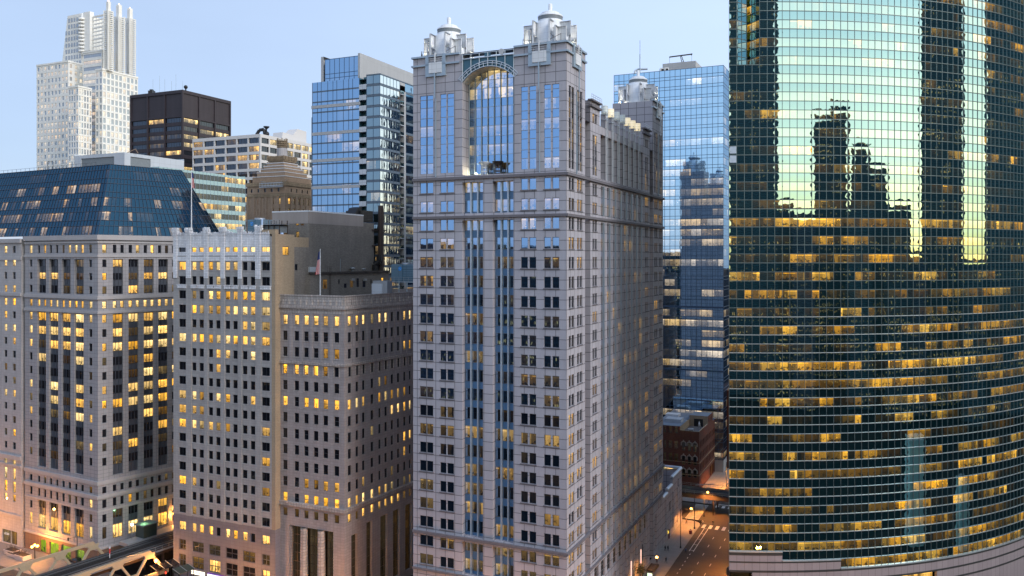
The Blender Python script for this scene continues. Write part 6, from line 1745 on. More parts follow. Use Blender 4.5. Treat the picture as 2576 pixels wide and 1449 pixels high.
def annex():
    T = thing('stone_annex', 'low blank limestone annex with a rounded stepped parapet at the street corner', 'annex')
    F = Fac(TQ.p(80.83, 0, 0), TQ.d, TQ.n); W = 24.6; G = Fac(TQ.p(80.83 + W, 0), DL, -TQ.d)
    zt = zat(1179, 265.8); wl = MB()
    F.wall(wl, 0, 6, 0, zt - 3.2, ()); F.wall(wl, 6, 12, 0, zt - 2.2, [(7.5, 9.5, 7.5, 10.5, .3)]); F.wall(wl, 12, W, 0, zt, [(18.5, 20.5, zt - 5, zt - 2, .4)])
    for u, a, b in ((6, zt - 3.2, zt - 2.2), (12, zt - 2.2, zt)): wl.quad(F.p(u, a, 0), F.p(u, a, -.8), F.p(u, b, -.8), F.p(u, b, 0))
    F.q(wl, 0, W, 0, zt - 3.2, -30)
    bk = Fac(F.p(W, 0), DL, TQ.d); bk.wall(wl, 0, 34, 0, zt - .4, ())
    ck = Fac(F.p(W - .8, 0), DL, -TQ.d); ck.wall(wl, .8, 34, 6, zt - .4, [(9, 13, zt - 6.5, zt - 3.5, .3)])
    wl.build('wall', [M['t_stone']], T)
    mb = MB(); z = zt - 7; mb.face([F.p(0, z, -.5), F.p(W - .8, z, -.5), F.p(W - .8, z, -30), F.p(0, z, -30)]); mb.build('roof', [M['roof_dk']], T)
    mb = MB()
    for a, b, z in ((0, 6, zt - 3.2), (6, 12, zt - 2.2), (12, W + .2, zt)):
        mb.tube([F.p(a, z, -.35), F.p(b, z, -.35)], .55, 12)
    mb.tube([bk.p(.2, zt, .35), bk.p(34, zt, .35)], .5, 10); mb.build('rounded_parapet', [M['steel_lt']], T)
    mb = MB(); F.box(mb, 0, W, 0, 1.6, -.1, .12)
    for u in (3, 12.4, 18): F.box(mb, u - .35, u + .35, 1.6, zt - 4.2, -.1, .25)
    mb.build('buttresses', [M['t_stone']], T)
    for i, u in enumerate((8.5,)):
        mb = MB(); c = F.p(u, 7.2, .1); mb.tube([F.p(u, 7.2, .2), F.p(u, 4.4, .2)], .09); mb.build('wall_rod', [M['steel']], T)
    c = ck.p(11, zt - 5, .0)
    mb = MB(); ck.q(mb, 9, 13, zt - 6.5, zt - 3.5, -.28, uv=[(0, 0), (4, 0), (4, 1), (0, 1)], col=(.7, .3, 0, .5)); mb.build('arched_window', [M['g_lit']], T)
annex()
# ------------------------------------------------------------------ streets
M['pave'] = stone('concrete pavement', (0.27, 0.25, 0.235), (1.5, 1.5, 0.03), 0.8, 0.04, 0.15, 0.85, 0.05)
M['plaza'] = stone('plaza paving', (0.22, 0.195, 0.18), (1.2, 1.2, 0.03), 0.8, 0.05, 0.15, 0.8, 0.05)
M['paint'] = stone('worn white road paint', (0.62, 0.60, 0.56), None, stain=0.3, grain=6)
M['bridge'] = plain('cream painted bridge steel', (0.44, 0.35, 0.24), 0.5, 0.1)
M['ties'] = stone('dark track ties', (0.03, 0.028, 0.028), (0.6, 3, 0.2), 0.4, 0.1, 0.2)
M['rail'] = plain('rail steel', (0.16, 0.17, 0.19), 0.45, 0.6)
M['galv'] = plain('galvanised steel', (0.36, 0.38, 0.41), 0.4, 0.5)
M['l_sodium'] = lamp('sodium lamp', (1.0, .42, .08), 14)
M['l_signal'] = lamp('red lamp', (1.0, .03, .015), 12)
M['l_green'] = lamp('green lamp', (.25, 1.0, .25), 5)
M['l_white'] = lamp('white lamp', (1.0, .96, .9), 9)
M['l_violet'] = lamp('cold lamp', (.9, .8, 1.0), 20)
M['l_yellow'] = lamp('yellow sign', (1.0, .74, .12), 1.3)
M['l_sign'] = lamp('sign letters', (1.0, .90, .72), 2.6)
M['l_panel'] = lamp('advert panel', (.85, 1.0, .72), 1.5)
SODIUM = (1.0, .37, .065)
def tq(u, k, z=0.0): return TQ.p(u, z, k)
def sheet(name, F, u0, u1, k0, k1, z, mat):
    mb = MB(); mb.face([F.p(u0, z, k0), F.p(u1, z, k0), F.p(u1, z, k1), F.p(u0, z, k1)], 0, [(u0, k0), (u1, k0), (u1, k1), (u0, k1)])
    return struct(name, mb, [M[mat]])
def slab(name, F, u0, u1, k0, k1, z, mat, rnd=0.0):
    mb = MB(); pts = [(u0, k0), (u1, k0)]
    if rnd:
        pts += [(u1, k1 - rnd)] + [(u1 - rnd + rnd * cos(a), k1 - rnd + rnd * sin(a)) for a in (pi / 8, pi / 4, 3 * pi / 8)] + [(u1 - rnd, k1)]
    else: pts += [(u1, k1)]
    pts += [(u0, k1)]
    top = [F.p(a, z, b) for a, b in pts]; bot = [F.p(a, 0, b) for a, b in pts]
    mb.face(top, 0, pts)
    for i in range(len(pts)): j = (i + 1) % len(pts); mb.quad(bot[i], bot[j], top[j], top[i])
    return struct(name, mb, [M[mat]])
sheet('road', TQ, -30, 190, 6.2, 23.0, .006, 'asphalt')
sheet('road', TQ, 108.5, 126.5, -140, 6.2, .004, 'asphalt')
sheet('road', TQ, 108.5, 126.5, 23.0, 140, .004, 'asphalt')
slab('pavement', TQ, -8, 106.8, -.2, 6.2, .14, 'pave', 3.5)
slab('pavement', TQ, 127.5, 200, -60, 6.2, .14, 'pave')
slab('pavement', TQ, -8, 106.8, 23.0, 29.5, .14, 'pave')
slab('pavement', TQ, 127.5, 200, 23.0, 60, .14, 'pave')
slab('pavement', AL, -7, 100, 0, 11.5, .14, 'plaza', 0)
sheet('road', AL, -20, 110, 11.5, 34, .005, 'asphalt')
slab('pavement', TL, -6, 85, 0, 6, .14, 'pave')
sheet('road', TL, -40, 100, 6, 26, .003, 'asphalt')
rv = MB(); rv.quad((-900, 40, .004), (900, 40, .004), (900, 120, .004), (-900, 150, .004)); M['water'] = plain('dark river water', (.008, .012, .014), 1.0, spec=0.0); struct('river', rv, [M['water']])
# painted markings: each line of marks is one marking of the road
def marks(name, rects, label=None):
    mb = MB()
    for u0, u1, k0, k1 in rects: mb.face([tq(u0, k0, .012), tq(u1, k0, .012), tq(u1, k1, .012), tq(u0, k1, .012)], 0, [(u0, k0), (u1, k0), (u1, k1), (u0, k1)])
    struct(name, mb, [M['paint']])
marks('crosswalk', [(101.2, 104.8, 7.0 + 2.05 * i, 8.0 + 2.05 * i) for i in range(8)])
marks('crosswalk', [(124.5, 127.0, 7.0 + 2.05 * i, 8.0 + 2.05 * i) for i in range(8)])
marks('stop_line', [(128.0, 128.5, 7, 23)])
marks('crosswalk', [(108.8 + 1.25 * i, 109.4 + 1.25 * i, .3, 4.6) for i in range(14)])
marks('bike_lane_line', [(79, 101, 7.95, 8.13), (79, 101, 9.12, 9.3)] + [(79.8 + 5.2 * i, 80.0 + 5.2 * i, 8.13, 9.12) for i in range(5)])
marks('lane_dashes', [(76 - 3.1 * i, 77 - 3.1 * i, 8.7, 8.9) for i in range(16)])
marks('lane_dashes', [(92 - 7.5 * i, 94 - 7.5 * i, 12.2, 12.36) for i in range(9)]); marks('lane_dashes', [(92 - 7.5 * i, 94 - 7.5 * i, 15.6, 15.76) for i in range(9)])

# ------------------------------------------------------------------ street lamps
def lampgroup(): return 'street lamps'
def arm_lamp(name, base, h, arm, az, label, hz=None, watts=9000, light=True):
    t = thing(name, label, 'street lamp', None, base)
    mb = MB(); mb.lathe(0, 0, [(.28, 0), (.28, .5), (.15, .7), (.10, h), (0, h + .05)], 8); mb.build('pole', [M['black']], t)
    z = hz or h; dx, dy = arm * cos(az), arm * sin(az)
    mb = MB(); mb.tube([(0, 0, z - .6), (dx * .5, dy * .5, z + .1), (dx, dy, z + .15)], .06); mb.build('arm', [M['black']], t)
    mb = MB(); mb.lathe(dx, dy, [(0, z - .45), (.30, z - .35), (.36, z - .1), (.1, z + .14), (0, z + .2)], 10)
    o = mb.build('lamp_head', [M['l_sodium']], t)
    if light:
        sp_ = spot((dx, dy, z - .5), watts * 2.2, SODIUM, .3, t, 'lamp_light'); sp_.data.type = 'SPOT'; sp_.data.spot_size = radians(152); sp_.data.spot_blend = .5
    return t
azk = atan2(TQ.n.y, TQ.n.x)
g3 = lambda px, py: gnd(px, py)
arm_lamp('street_lamp', tuple(gnd(1747, 1331)), 10.6, 1.0, azk + pi, 'black pole with a sodium lamp on a short arm near the corner bin and crosswalk', hz=6.4, watts=3000)
arm_lamp('street_lamp', tuple(tq(112.9, 5.6)), 8.6, 1.2, azk, 'sodium street lamp on the reddish pole beside the elevated track', hz=8.2, watts=5000)
arm_lamp('street_lamp', tuple(tq(50.0, 2.2)), 10.2, 3.8, azk, 'sodium street lamp on a long arm beside the bus shelter', hz=7.6, watts=5500)
for u in (40, 66, 92):  # added lamps, hidden by the green tower, to turn the road orange
    t = arm_lamp('street_lamp', tuple(tq(u, 28.6)), 9.5, 3.2, azk + pi, 'unseen sodium street lamp added behind the curved green tower to light the road', hz=8.8, watts=11000); t['group'] = 'added lamps on the far kerb'
arm_lamp('street_lamp', tuple(tq(152, 6.0)), 9.0, 2.0, azk, 'far sodium street lamp in front of the red brick shops', hz=8.6)
t = MB(); b = gnd(1712, 1380); t.lathe(b.x, b.y, [(.25, 0), (.25, .5), (.13, .8), (.09, 11.4), (0, 11.45)], 8)
tag(t.build('bare_pole', [M['black']]), 'tall bare black pole standing on the pavement before the stone annex', 'pole')
def globe_lamp(base, label, watts=1300, n=3):
    t = thing('globe_lamp', label, 'street lamp', 'globe lamps along the drive', base)
    mb = MB(); mb.lathe(0, 0, [(.42, 0), (.4, .5), (.18, .9), (.10, 3.6), (.14, 3.8), (0, 4.7)], 10); mb.build('pole', [M['black']], t)
    for i in range(n):
        a = 2 * pi * i / n; x, y = .75 * cos(a), .75 * sin(a)
        mb = MB(); mb.tube([(0, 0, 3.6), (x * .7, y * .7, 3.55), (x, y, 4.0)], .05); mb.build('arm', [M['black']], t)
        mb = MB(); mb.ball((x, y, 4.35), .34); mb.build('globe', [M['l_sodium']], t)
    spot((0, 0, 5.1), watts, SODIUM, .5, t, 'lamp_light')
    return t
globe_lamp(tuple(gnd(87.5, 1413)), 'globe street lamp glowing on the plaza at the lower left, beside the stone planters', 9000)
for i, (u, w_) in enumerate(((-62, 4000), (-38, 5000), (-12, 6000), (18, 6000), (52, 6000), (84, 7000))):
    p = TL.p(u, 0, 8.5); globe_lamp(tuple(p), 'globe lamp along the drive, mirrored low in the curved green glass', w_)
for u, k in ((46, 15), (70, 16)):
    globe_lamp(tuple(AL.p(u, 0, k)), 'globe lamp on the drive in front of the mansard block', 13000)
# lamp brackets on the walls of the lower left blocks
for i, (F, u, z, s) in enumerate(((AQ, 21.3, 10.0, 1.2), (AQ, 33.5, 9.5, 1.6))):
    c = F.p(u, z, .5)
    t = thing('wall_lamp', ('sodium wall lamp behind the dark track shed' if i else 'sodium wall lamp above the green lit platform') + ' on the limestone block', 'wall lamp', None, tuple(c))
    mb = MB(); mb.ball((0, 0, 0), .2); mb.build('globe', [M['l_sodium']], t); mb = MB(); d = F.n * -.5; mb.bar((d.x, d.y, .1), (0, 0, .25), .08); mb.build('bracket', [M['black']], t)
    spot((F.n.x * .6, F.n.y * .6, -.3), 1300 * s, SODIUM, .2, t, 'lamp_light')
# glow under the elevated line and the narrow street between the stone blocks
# ------------------------------------------------------------------ elevated line at the right
def el_right():
    T = thing('elevated_railway', 'dark elevated railway crossing the street in front of the red brick block', 'railway')
    F = Fac(tq(119.5, 0), TQ.n, -TQ.d)                     # u along k
    a, b = -70, 75
    mb = MB(); F.box(mb, a, b, 6.0, 6.5, -4.4, 4.4); mb.build('deck', [M['ties']], T)
    for k in (-3.3, -1.8, 1.8, 3.3):
        mb = MB(); F.box(mb, a, b, 6.52, 6.75, k - .06, k + .06); mb.build('rail', [M['rail']], T)
    for k in (-4.4, 4.2):
        mb = MB(); F.box(mb, a, b, 5.0, 6.45, k, k + .25); mb.build('girder', [M['rust']], T)
    i = 0
    for u in range(-56, 76, 13):
        for k in (-4.0, 4.0):
            c = F.p(u - 1.0, 0, k); mb = MB(); mb.bar((c.x, c.y, 0), (c.x, c.y, 5.2), .45); mb.bar((c.x, c.y, 3.8), F.p(u + .6, 5.1, k), .2); mb.build('column', [M['rust']], T)
        mb = MB(); mb.bar(F.p(u - 1, 5.3, -4.2), F.p(u - 1, 5.3, 4.2), .5); mb.build('cross_beam', [M['rust']], T)
    for k in (4.5, -4.5):
        mb = MB()
        for z in (7.0, 7.5): mb.bar(F.p(a, z, k), F.p(b, z, k), .05)
        for u in range(a, b, 3): mb.bar(F.p(u, 6.4, k), F.p(u, 7.5, k), .05)
        mb.build('railing', [M['galv']], T)
    mb = MB(); F.box(mb, -14, -2.5, 6.55, 7.3, 4.6, 7.4); mb.build('platform', [M['galv']], T)
    return F
EF = el_right()
def station():
    T = thing('station_house', 'lamp-lit glazed station entrance below the elevated tracks', 'station')
    F = EF.shift(0, 6.2)
    mb = MB(); F.box(mb, -15, -1.8, 0, .6, -3, 0); F.box(mb, -15, -1.8, 5.3, 5.6, -3, .2)
    for u in rng(-15, -1.8, 8): F.box(mb, u - .12, u + .12, .6, 5.3, -.2, .05)
    mb.build('frame', [M['rust']], T)
    for i in range(8):
        mb = MB(); u0, u1 = -15 + 13.2 * i / 8 + .13, -15 + 13.2 * (i + 1) / 8 - .13
        F.q(mb, u0, u1, .6, 5.3, -.15, 0, uv=[(i * 1.6, 0), (i * 1.6 + 1.5, 0), (i * 1.6 + 1.5, 1), (i * 1.6, 1)], col=(1.0, .31, .1, R.random())); mb.build('window', [M['g_lit']], T)
    spot(tuple(F.p(-8, 3.8, 1.2)), 3500, (1, .55, .16), .4, T)
    t = thing('platform_light', 'cold white lamp post with a green signal box on the elevated platform', 'lamp post', None, tuple(EF.p(-6.5, 7.3, 6)))
    mb = MB(); mb.tube([(0, 0, 0), (0, 0, 5.2)], .09); mb.build('pole', [M['galv']], t)
    mb = MB(); mb.ball((0, 0, 5.4), .35); mb.build('lamp_head', [M['l_violet']], t)
    mb = MB(); mb.box(2.2, 3.8, -.6, .6, 1.0, 4.6); mb.build('signal_box', [M['sp_deep']], t)
    spot((0, -.8, 4.6), 900, (.55, 1, .45), .3, t, 'lamp_light')
    mb = MB()
    p0, p1, p2 = EF.p(1, 7.6, -2), EF.p(13, 9.6, -2), EF.p(21, 7.0, -2)
    mb.tube([p0, p1, p2], .14); mb.tube([EF.p(8, 7, -2), p1], .1)
    tag(mb.build('cable_gantry', [M['galv']]), 'thin pale steel gantry of an inverted V shape over the elevated track', 'gantry')
station()
# ------------------------------------------------------------------ bridge and tracks at the left
BD = Vector((.53, .848)).normalized(); BN = Vector((BD.y, -BD.x))
BO = gnd(436, 1350, 8.0); BF = Fac((BO.x, BO.y), BD, BN)
def tpx(px, k):  # position along the bridge axis of a column, at offset k
    F = BF.shift(0, k); return F.u(px)
def left_line():
    T = thing('rail_viaduct', 'dark elevated track with steel rails running past the limestone block at the lower left', 'railway')
    a, b = -75, 75
    mb = MB(); BF.box(mb, a, b, 7.2, 7.7, -4.3, 4.3); mb.build('deck', [M['ties']], T)
    for k in (-3.2, -1.7, 1.7, 3.2):
        mb = MB(); BF.box(mb, a, b, 7.72, 8.0, k - .09, k + .09); mb.build('rail', [M['rail']], T)
    for k in (-.55, .5):
        mb = MB(); BF.box(mb, a, b, 7.7, 7.82, k - .45, k + .3); mb.build('walkway', [M['ties']], T)
    for k in (-4.4, 4.3):
        mb = MB(); BF.box(mb, a, b, 6.2, 7.7, k - .15, k + .15); mb.build('girder', [M['rust']], T)
    mb = MB(); k = 5.1
    for z in (7.6, 8.1, 8.7): mb.bar(BF.p(a, z, k), BF.p(b, z, k), .07)
    for i in range(76): u = a + 2 * i; mb.bar(BF.p(u, 7.3, k), BF.p(u, 8.7, k), .07)
    BF.box(mb, a, b, 7.2, 7.35, 4.45, 5.2); mb.build('railing', [M['galv']], T)
    for u in range(-6, 76, 14):
        for k in (-4, 4):
            c = BF.p(u, 0, k); mb = MB(); mb.bar((c.x, c.y, 0), (c.x, c.y, 6.3), .5); mb.build('column', [M['rust']], T)
    # platform and shed
    t0, t1 = tpx(340, -6), tpx(396, -6)
    mb = MB(); BF.box(mb, t0 - 3, 40, 7.2, 8.1, -8.6, -4.6); mb.build('platform', [M['galv']], T)
    mb = MB()
    for z in (8.7, 9.3): mb.bar(BF.p(t0 - 3, z, -8.5), BF.p(40, z, -8.5), .07)
    for i in range(24): u = t0 - 3 + (43 - t0) * i / 23; mb.bar(BF.p(u, 8, -8.5), BF.p(u, 9.3, -8.5), .07)
    mb.build('platform_railing', [M['galv']], T)
    spot(tuple(BF.p(t0 + 3, 12.2, -6.5)), 260, (.4, 1, .4), .3, T)
    s0, s1 = tpx(353, -6.5), tpx(386, -6.5)
    t = thing('track_shed', 'dark flat-roofed shed standing beside the elevated track', 'shed')
    mb = MB(); BF.box(mb, s0, s1, 8.1, 11.3, -8.5, -5.0); mb.build('walls', [M['sp_deep2']], t)
    mb = MB(); BF.box(mb, s0 - .3, s1 + .3, 11.3, 11.6, -8.8, -4.7); mb.build('roof', [M['roof_dk']], t)
    t = thing('platform_lamp', 'white lamp on a post over the green platform at the lower left', 'lamp post', None, tuple(BF.p(tpx(332, -7), 8.1, -7)))
    mb = MB(); mb.tube([(0, 0, 0), (0, 0, 3.9)], .08); mb.build('pole', [M['galv']], t); mb = MB(); mb.ball((0, 0, 4.1), .32); mb.build('lamp_head', [M['l_violet']], t)
    for i in range(1):
        c = BF.p(tpx(276, 0), 7.8, 0)
        t = thing('track_signal', 'red and white banded signal post between the tracks', 'signal', None, tuple(c))
        mb = MB(); mb.tube([(0, 0, 0), (0, 0, 1.2)], .1); mb.tube([(0, 0, 2.4), (0, 0, 2.9)], .2); mb.build('post', [M['white_pan']], t)
        mb = MB(); mb.tube([(0, 0, 1.2), (0, 0, 2.4)], .16); mb.build('red_band', [M['red_paint']], t)
    for i, (px, py) in enumerate(((380, 1382), (310, 1407))):
        pass
M['sp_deep2'] = plain('dark green sheet metal', (.045, .06, .05), .5, .2)
M['red_paint'] = plain('red paint', (.55, .04, .04), .45)
left_line()
def truss(k, t_end, label, rev=1):
    T = thing('bridge_truss', label, 'bridge truss')
    F = BF.shift(0, k); zt, zb = 9.6, 3.4; pitch = 8.6
    mb = MB(); F.box(mb, t_end - 60, t_end - 3.6, zt - .38, zt + .38, -.3, .3); mb.build('top_chord', [M['bridge']], T)
    mb = MB(); F.box(mb, t_end - 60, t_end + 1.6, zb - .48, zb + .48, -.3, .3); mb.build('bottom_chord', [M['bridge']], T)
    def mem(u0, z0, u1, z1, w, nm):
        m = MB(); m.bar(F.p(u0, z0), F.p(u1, z1), w * .72, .5, up=(F.n.x, F.n.y, 0)); m.build(nm, [M['bridge']], T)
    mem(t_end - 3.8, zt, t_end + .9, zb, .85, 'end_post')
    u = t_end - 3.8; i = 0
    while u > t_end - 58:
        mem(u, zt, u - pitch / 2, zb, .75, 'diagonal'); mem(u - pitch / 2, zb, u - pitch, zt, .75, 'diagonal'); u -= pitch
    for n in range(7):                                      # gusset plates at the joints
        m = MB(); uu = t_end - 3.8 - pitch * n
        for (x, z, s) in ((uu, zt, -1), (uu - pitch / 2, zb, 1)):
            pts = [(x - 1.7, z + s * .4), (x + 1.7, z + s * .4), (x + .75, z + s * 1.7), (x - .75, z + s * 1.7)]
            A = [F.p(a, b, .30) for a, b in pts]; B = [F.p(a, b, -.30) for a, b in pts]
            m.face(A); m.face(B[::-1])
            for j in range(4): q = (j + 1) % 4; m.quad(A[j], B[j], B[q], A[q])
            m.build('gusset', [M['bridge']], T); m = MB()
    return T
truss(9.2, tpx(409, 9.2), 'cream steel bridge truss nearest the viewer, lit orange, with a lamp at its end')
truss(-9.2, tpx(268, -9.2), 'cream steel bridge truss on the far side of the elevated track')
mb = MB(); BF.box(mb, -75, tpx(409, 9.2) - 2, -.3, .02, -9, 9); struct('bridge_deck', mb, [M['asphalt']])
c = BF.p(tpx(392, 9.8), 7.2, 9.8)
t = thing('bridge_lamp', 'sodium lantern hanging at the end of the near bridge truss', 'lamp', None, tuple(c))
mb = MB(); mb.lathe(0, 0, [(0, -.75), (.3, -.4), (.42, 0), (.2, .25), (0, .3)], 10); mb.build('lamp_head', [M['l_sodium']], t)
mb = MB(); mb.tube([(0, 0, .2), (0, 0, 2.2)], .07); mb.build('stem', [M['black']], t)
q = BF.n * .9; spot((q.x, q.y, -.6), 2500, SODIUM, .3, t, 'lamp_light')

# ------------------------------------------------------------------ plaza planters, signs, shelters
def planter(base, lw, dw, h, rz, label):
    t = thing('stone_planter', label, 'planter', 'stone planters on the plaza', base); t.rotation_euler = (0, 0, rz)
    mb = MB(); mb.box(-lw / 2, lw / 2, -dw / 2, dw / 2, 0, h); mb.box(-lw / 2 - .12, lw / 2 + .12, -dw / 2 - .12, dw / 2 + .12, h, h + .15); mb.build('trough', [M['a_trim']], t)
    mb = MB(); mb.box(-lw / 2 + .15, lw / 2 - .15, -dw / 2 + .15, dw / 2 - .15, h + .15, h + .22); mb.build('soil', [M['soil']], t)
    mb = MB(); r = random.Random(int(lw * 10))
    for i in range(22):
        x, y = r.uniform(-lw * .35, lw * .35), r.uniform(-dw * .3, dw * .3); a = r.uniform(0, 6.3); l = r.uniform(.6, 1.5)
        mb.bar((x, y, h + .2), (x + .5 * cos(a), y + .5 * sin(a), h + .2 + l), .035)
        mb.bar((x + .25 * cos(a), y + .25 * sin(a), h + .2 + l * .5), (x + .5 * cos(a + 1), y + .5 * sin(a + 1), h + .2 + l * .95), .025)
    mb.build('bare_shrub', [M['twig']], t)
M['soil'] = plain('dark soil', (.03, .022, .018), .9); M['twig'] = plain('bare twigs', (.09, .06, .045), .8)
al = atan2(-AL.d.y, -AL.d.x)
planter(tuple(gnd(31, 1393)), 4.2, 2.4, 1.1, al, 'pale stone planter with bare shrubs, leftmost of the three on the plaza')
planter(tuple(gnd(42, 1399)), 5.5, 2.6, .7, al, 'low wide stone planter in the middle of the three')
planter(tuple(gnd(58, 1407)), 4.0, 2.4, 1.2, al, 'pale stone planter with bare shrubs, nearest to the globe lamp')
def text(name, s, F, u, z, k, size, mat, parent=None):
    cu = bpy.data.curves.new(name, 'FONT'); cu.body = s; cu.size = size; cu.extrude = .03; cu.align_x = 'CENTER'; cu.align_y = 'CENTER'
    tmp = bpy.data.objects.new('tmp', cu); C.objects.link(tmp); dg = bpy.context.evaluated_depsgraph_get(); me = bpy.data.meshes.new_from_object(tmp.evaluated_get(dg)); bpy.data.objects.remove(tmp)
    o = bpy.data.objects.new(name, me); C.objects.link(o); me.materials.clear(); me.materials.append(M[mat])
    o.location = F.p(u, z, k); o.rotation_euler = (pi / 2, 0, atan2(F.n.y, F.n.x) + pi / 2)
    if parent: o.parent = parent
    return o
u = B2L.u(499)
t = thing('shop_sign', 'brightly lit cream shop sign with letters on the blue granite base', 'shop sign')
mb = MB(); B2L.box(mb, u - 2.15, u + 2.15, zat(1446, 212), zat(1437.5, 212), .02, .2); mb.build('sign_board', [M['l_sign']], t)
text('sign_letters', 'MILLWORKSET', B2L, u, zat(1441.5, 212), .22, .62, 'bronze', t)
u = B2L.u(545); t = thing('light_box_sign', 'blank glowing white sign panel at the foot of the terracotta building', 'shop sign')
mb = MB(); B2L.box(mb, u - 2.7, u + 2.7, zat(1456, 210), zat(1444, 210), .02, .4); mb.build('panel', [M['l_white2']] if 'l_white2' in M else [lamp('white light box', (.95, .95, 1.0), 1.6)], t)
mb = MB(); B2L.box(mb, u - 2.8, u + 2.8, zat(1444, 210) + .01, zat(1442.8, 210), .0, .5); mb.build('violet_trim', [lamp('violet tube', (.25, .08, .6), .6)], t)
t = thing('window_lettering', 'pale lettering in the dark shop window of the older limestone block', 'lettering')
text('letters', 'c3.564', WF, WF.u(15), 2.9, -.2, .95, 'pale_letter', t) if 'pale_letter' in M else None
M['pale_letter'] = lamp('pale letters', (1, .8, .7), .8)
if not t.children: text('letters', 'c3.564', WF, WF.u(15), 2.9, -.2, .95, 'pale_letter', t)
for z0, txt in ():
    pass
# little arrows-and-octagon boards on the station stairs
for i, (px, py, rot) in enumerate(((398, 1434, .25), (449.7, 1440.6, -.35))):
    Y = 84 * FL / 800 * .957; p = Vector(((px - CX) / FL * 214, 214, zat(py, 214)))
    if i: p = Vector(((px - CX) / FL * 209, 209, zat(py, 209)))
    t = thing('station_board', ('white square board with a red mark on the stair canopy by the near truss' if i == 0 else 'white square board with a red mark on the canopy beside the lit shop sign'), 'sign board', None, tuple(p)); t.rotation_euler = (0, 0, rot)
    mb = MB(); mb.box(-.36, .36, -.04, .04, -.36, .36); mb.build('board', [M['white_pan']], t)
    mb = MB(); r8 = [(.16 * cos(pi / 8 + pi / 4 * j), -.055, .08 + .16 * sin(pi / 8 + pi / 4 * j)) for j in range(8)]; mb.face(r8); mb.box(-.08, .08, -.056, -.05, -.16, -.05); mb.build('red_mark', [M['red_paint']], t)
    mb = MB(); mb.bar((0, .1, -.3), (0, .1, -p.z), .1); mb.build('post', [M['black']], t)
for i, (px, py) in enumerate(((405, 1428), (425, 1423), (462, 1436))):
    Y = (215, 213, 208)[i]; p = Vector(((px - CX) / FL * Y, Y, zat(py, Y))); t = thing('stair_canopy', ['grey glazed stair canopy nearest the bridge truss', 'grey glazed stair canopy against the blue granite base', 'dark canopy beside the lit shop sign'][i], 'canopy', None, (p.x, p.y, 0))
    t.rotation_euler = (0, 0, atan2(BD.y, BD.x))
    mb = MB(); z = p.z
    mb.hexa([(-2.2, -1.3, z), (2.2, -1.3, z), (2.2, 1.3, z), (-2.2, 1.3, z)][::1], [(-2.2, -1.3, z + .15), (2.2, -1.3, z + .15), (2.2, 1.3, z + .9), (-2.2, 1.3, z + .9)]); mb.build('roof', [M['sp_deep2'] if i == 2 else M['g_dark']], t)
    mb = MB()
    for x in (-2.2, 0, 2.2): mb.bar((x, -1.35, z + .2), (x, 1.35, z + .95), .12)
    mb.build('roof_bars', [M['galv']], t)
    mb = MB()
    for x in (-2, 2):
        for y in (-1.2, 1.2): mb.bar((x, y, 0), (x, y, z), .12)
    mb.build('posts', [M['black']], t)
p = Vector(((417 - CX) / FL * 212, 212, zat(1440.6, 212)))
t = thing('traffic_light', 'traffic light showing red at the end of the bridge', 'traffic light', None, (p.x, p.y, 0))
mb = MB(); mb.tube([(0, .2, 0), (0, .2, p.z + .5)], .09); mb.build('pole', [M['black']], t); mb = MB(); mb.box(-.2, .2, -.05, .3, p.z - .9, p.z + .35); mb.build('housing', [M['black']], t)
mb = MB(); mb.ball((0, -.12, p.z), .22); mb.build('red_lens', [M['l_signal']], t); 
p = gnd(194, 1424); t = thing('signal_mast', 'black street mast with short arms in front of the mansard block', 'mast', None, tuple(p))
mb = MB(); mb.lathe(0, 0, [(.2, 0), (.12, 1), (.09, 10), (0, 10.1)], 8); mb.build('pole', [M['black']], t); mb = MB(); mb.bar((0, 0, 8.0), (-2.4, 0, 7.4), .1); mb.box(-2.6, -2.3, -.15, .15, 6.9, 7.7); mb.build('arm', [M['black']], t)
mb = MB(); mb.box(-.8, -.6, -.2, .2, 6.6, 7.6); mb.build('street_sign', [M['galv']], t)
p = gnd(1676.7, 1355.5); t = thing('sign_pillar', 'dark pillar sign with a glowing round yellow face on the pavement by the annex', 'pillar sign', None, tuple(p)); t.rotation_euler = (0, 0, .0)
mb = MB(); mb.box(-.95, .95, -.2, .2, 0, 2.9); mb.build('pillar', [M['sp_violet']] if 'sp_violet' in M else [plain('dull violet panel', (.12, .06, .10), .5)], t)
mb = MB(); ring = [(.68 * cos(2 * pi * i / 20), -.21, 2.1 + .68 * sin(2 * pi * i / 20)) for i in range(20)]; bk = [(x, -.30, z) for x, y, z in ring]; mb.face(bk)
for i in range(20): j = (i + 1) % 20; mb.quad(ring[i], ring[j], bk[j], bk[i])
mb.build('round_face', [M['l_yellow']], t)
mb = MB(); mb.box(-.3, .3, -.315, -.305, 2.08, 2.2); mb.box(-.42, .42, -.315, -.305, 1.84, 1.96); mb.build('face_marks', [plain('ochre', (.5, .3, .03), .5)], t)
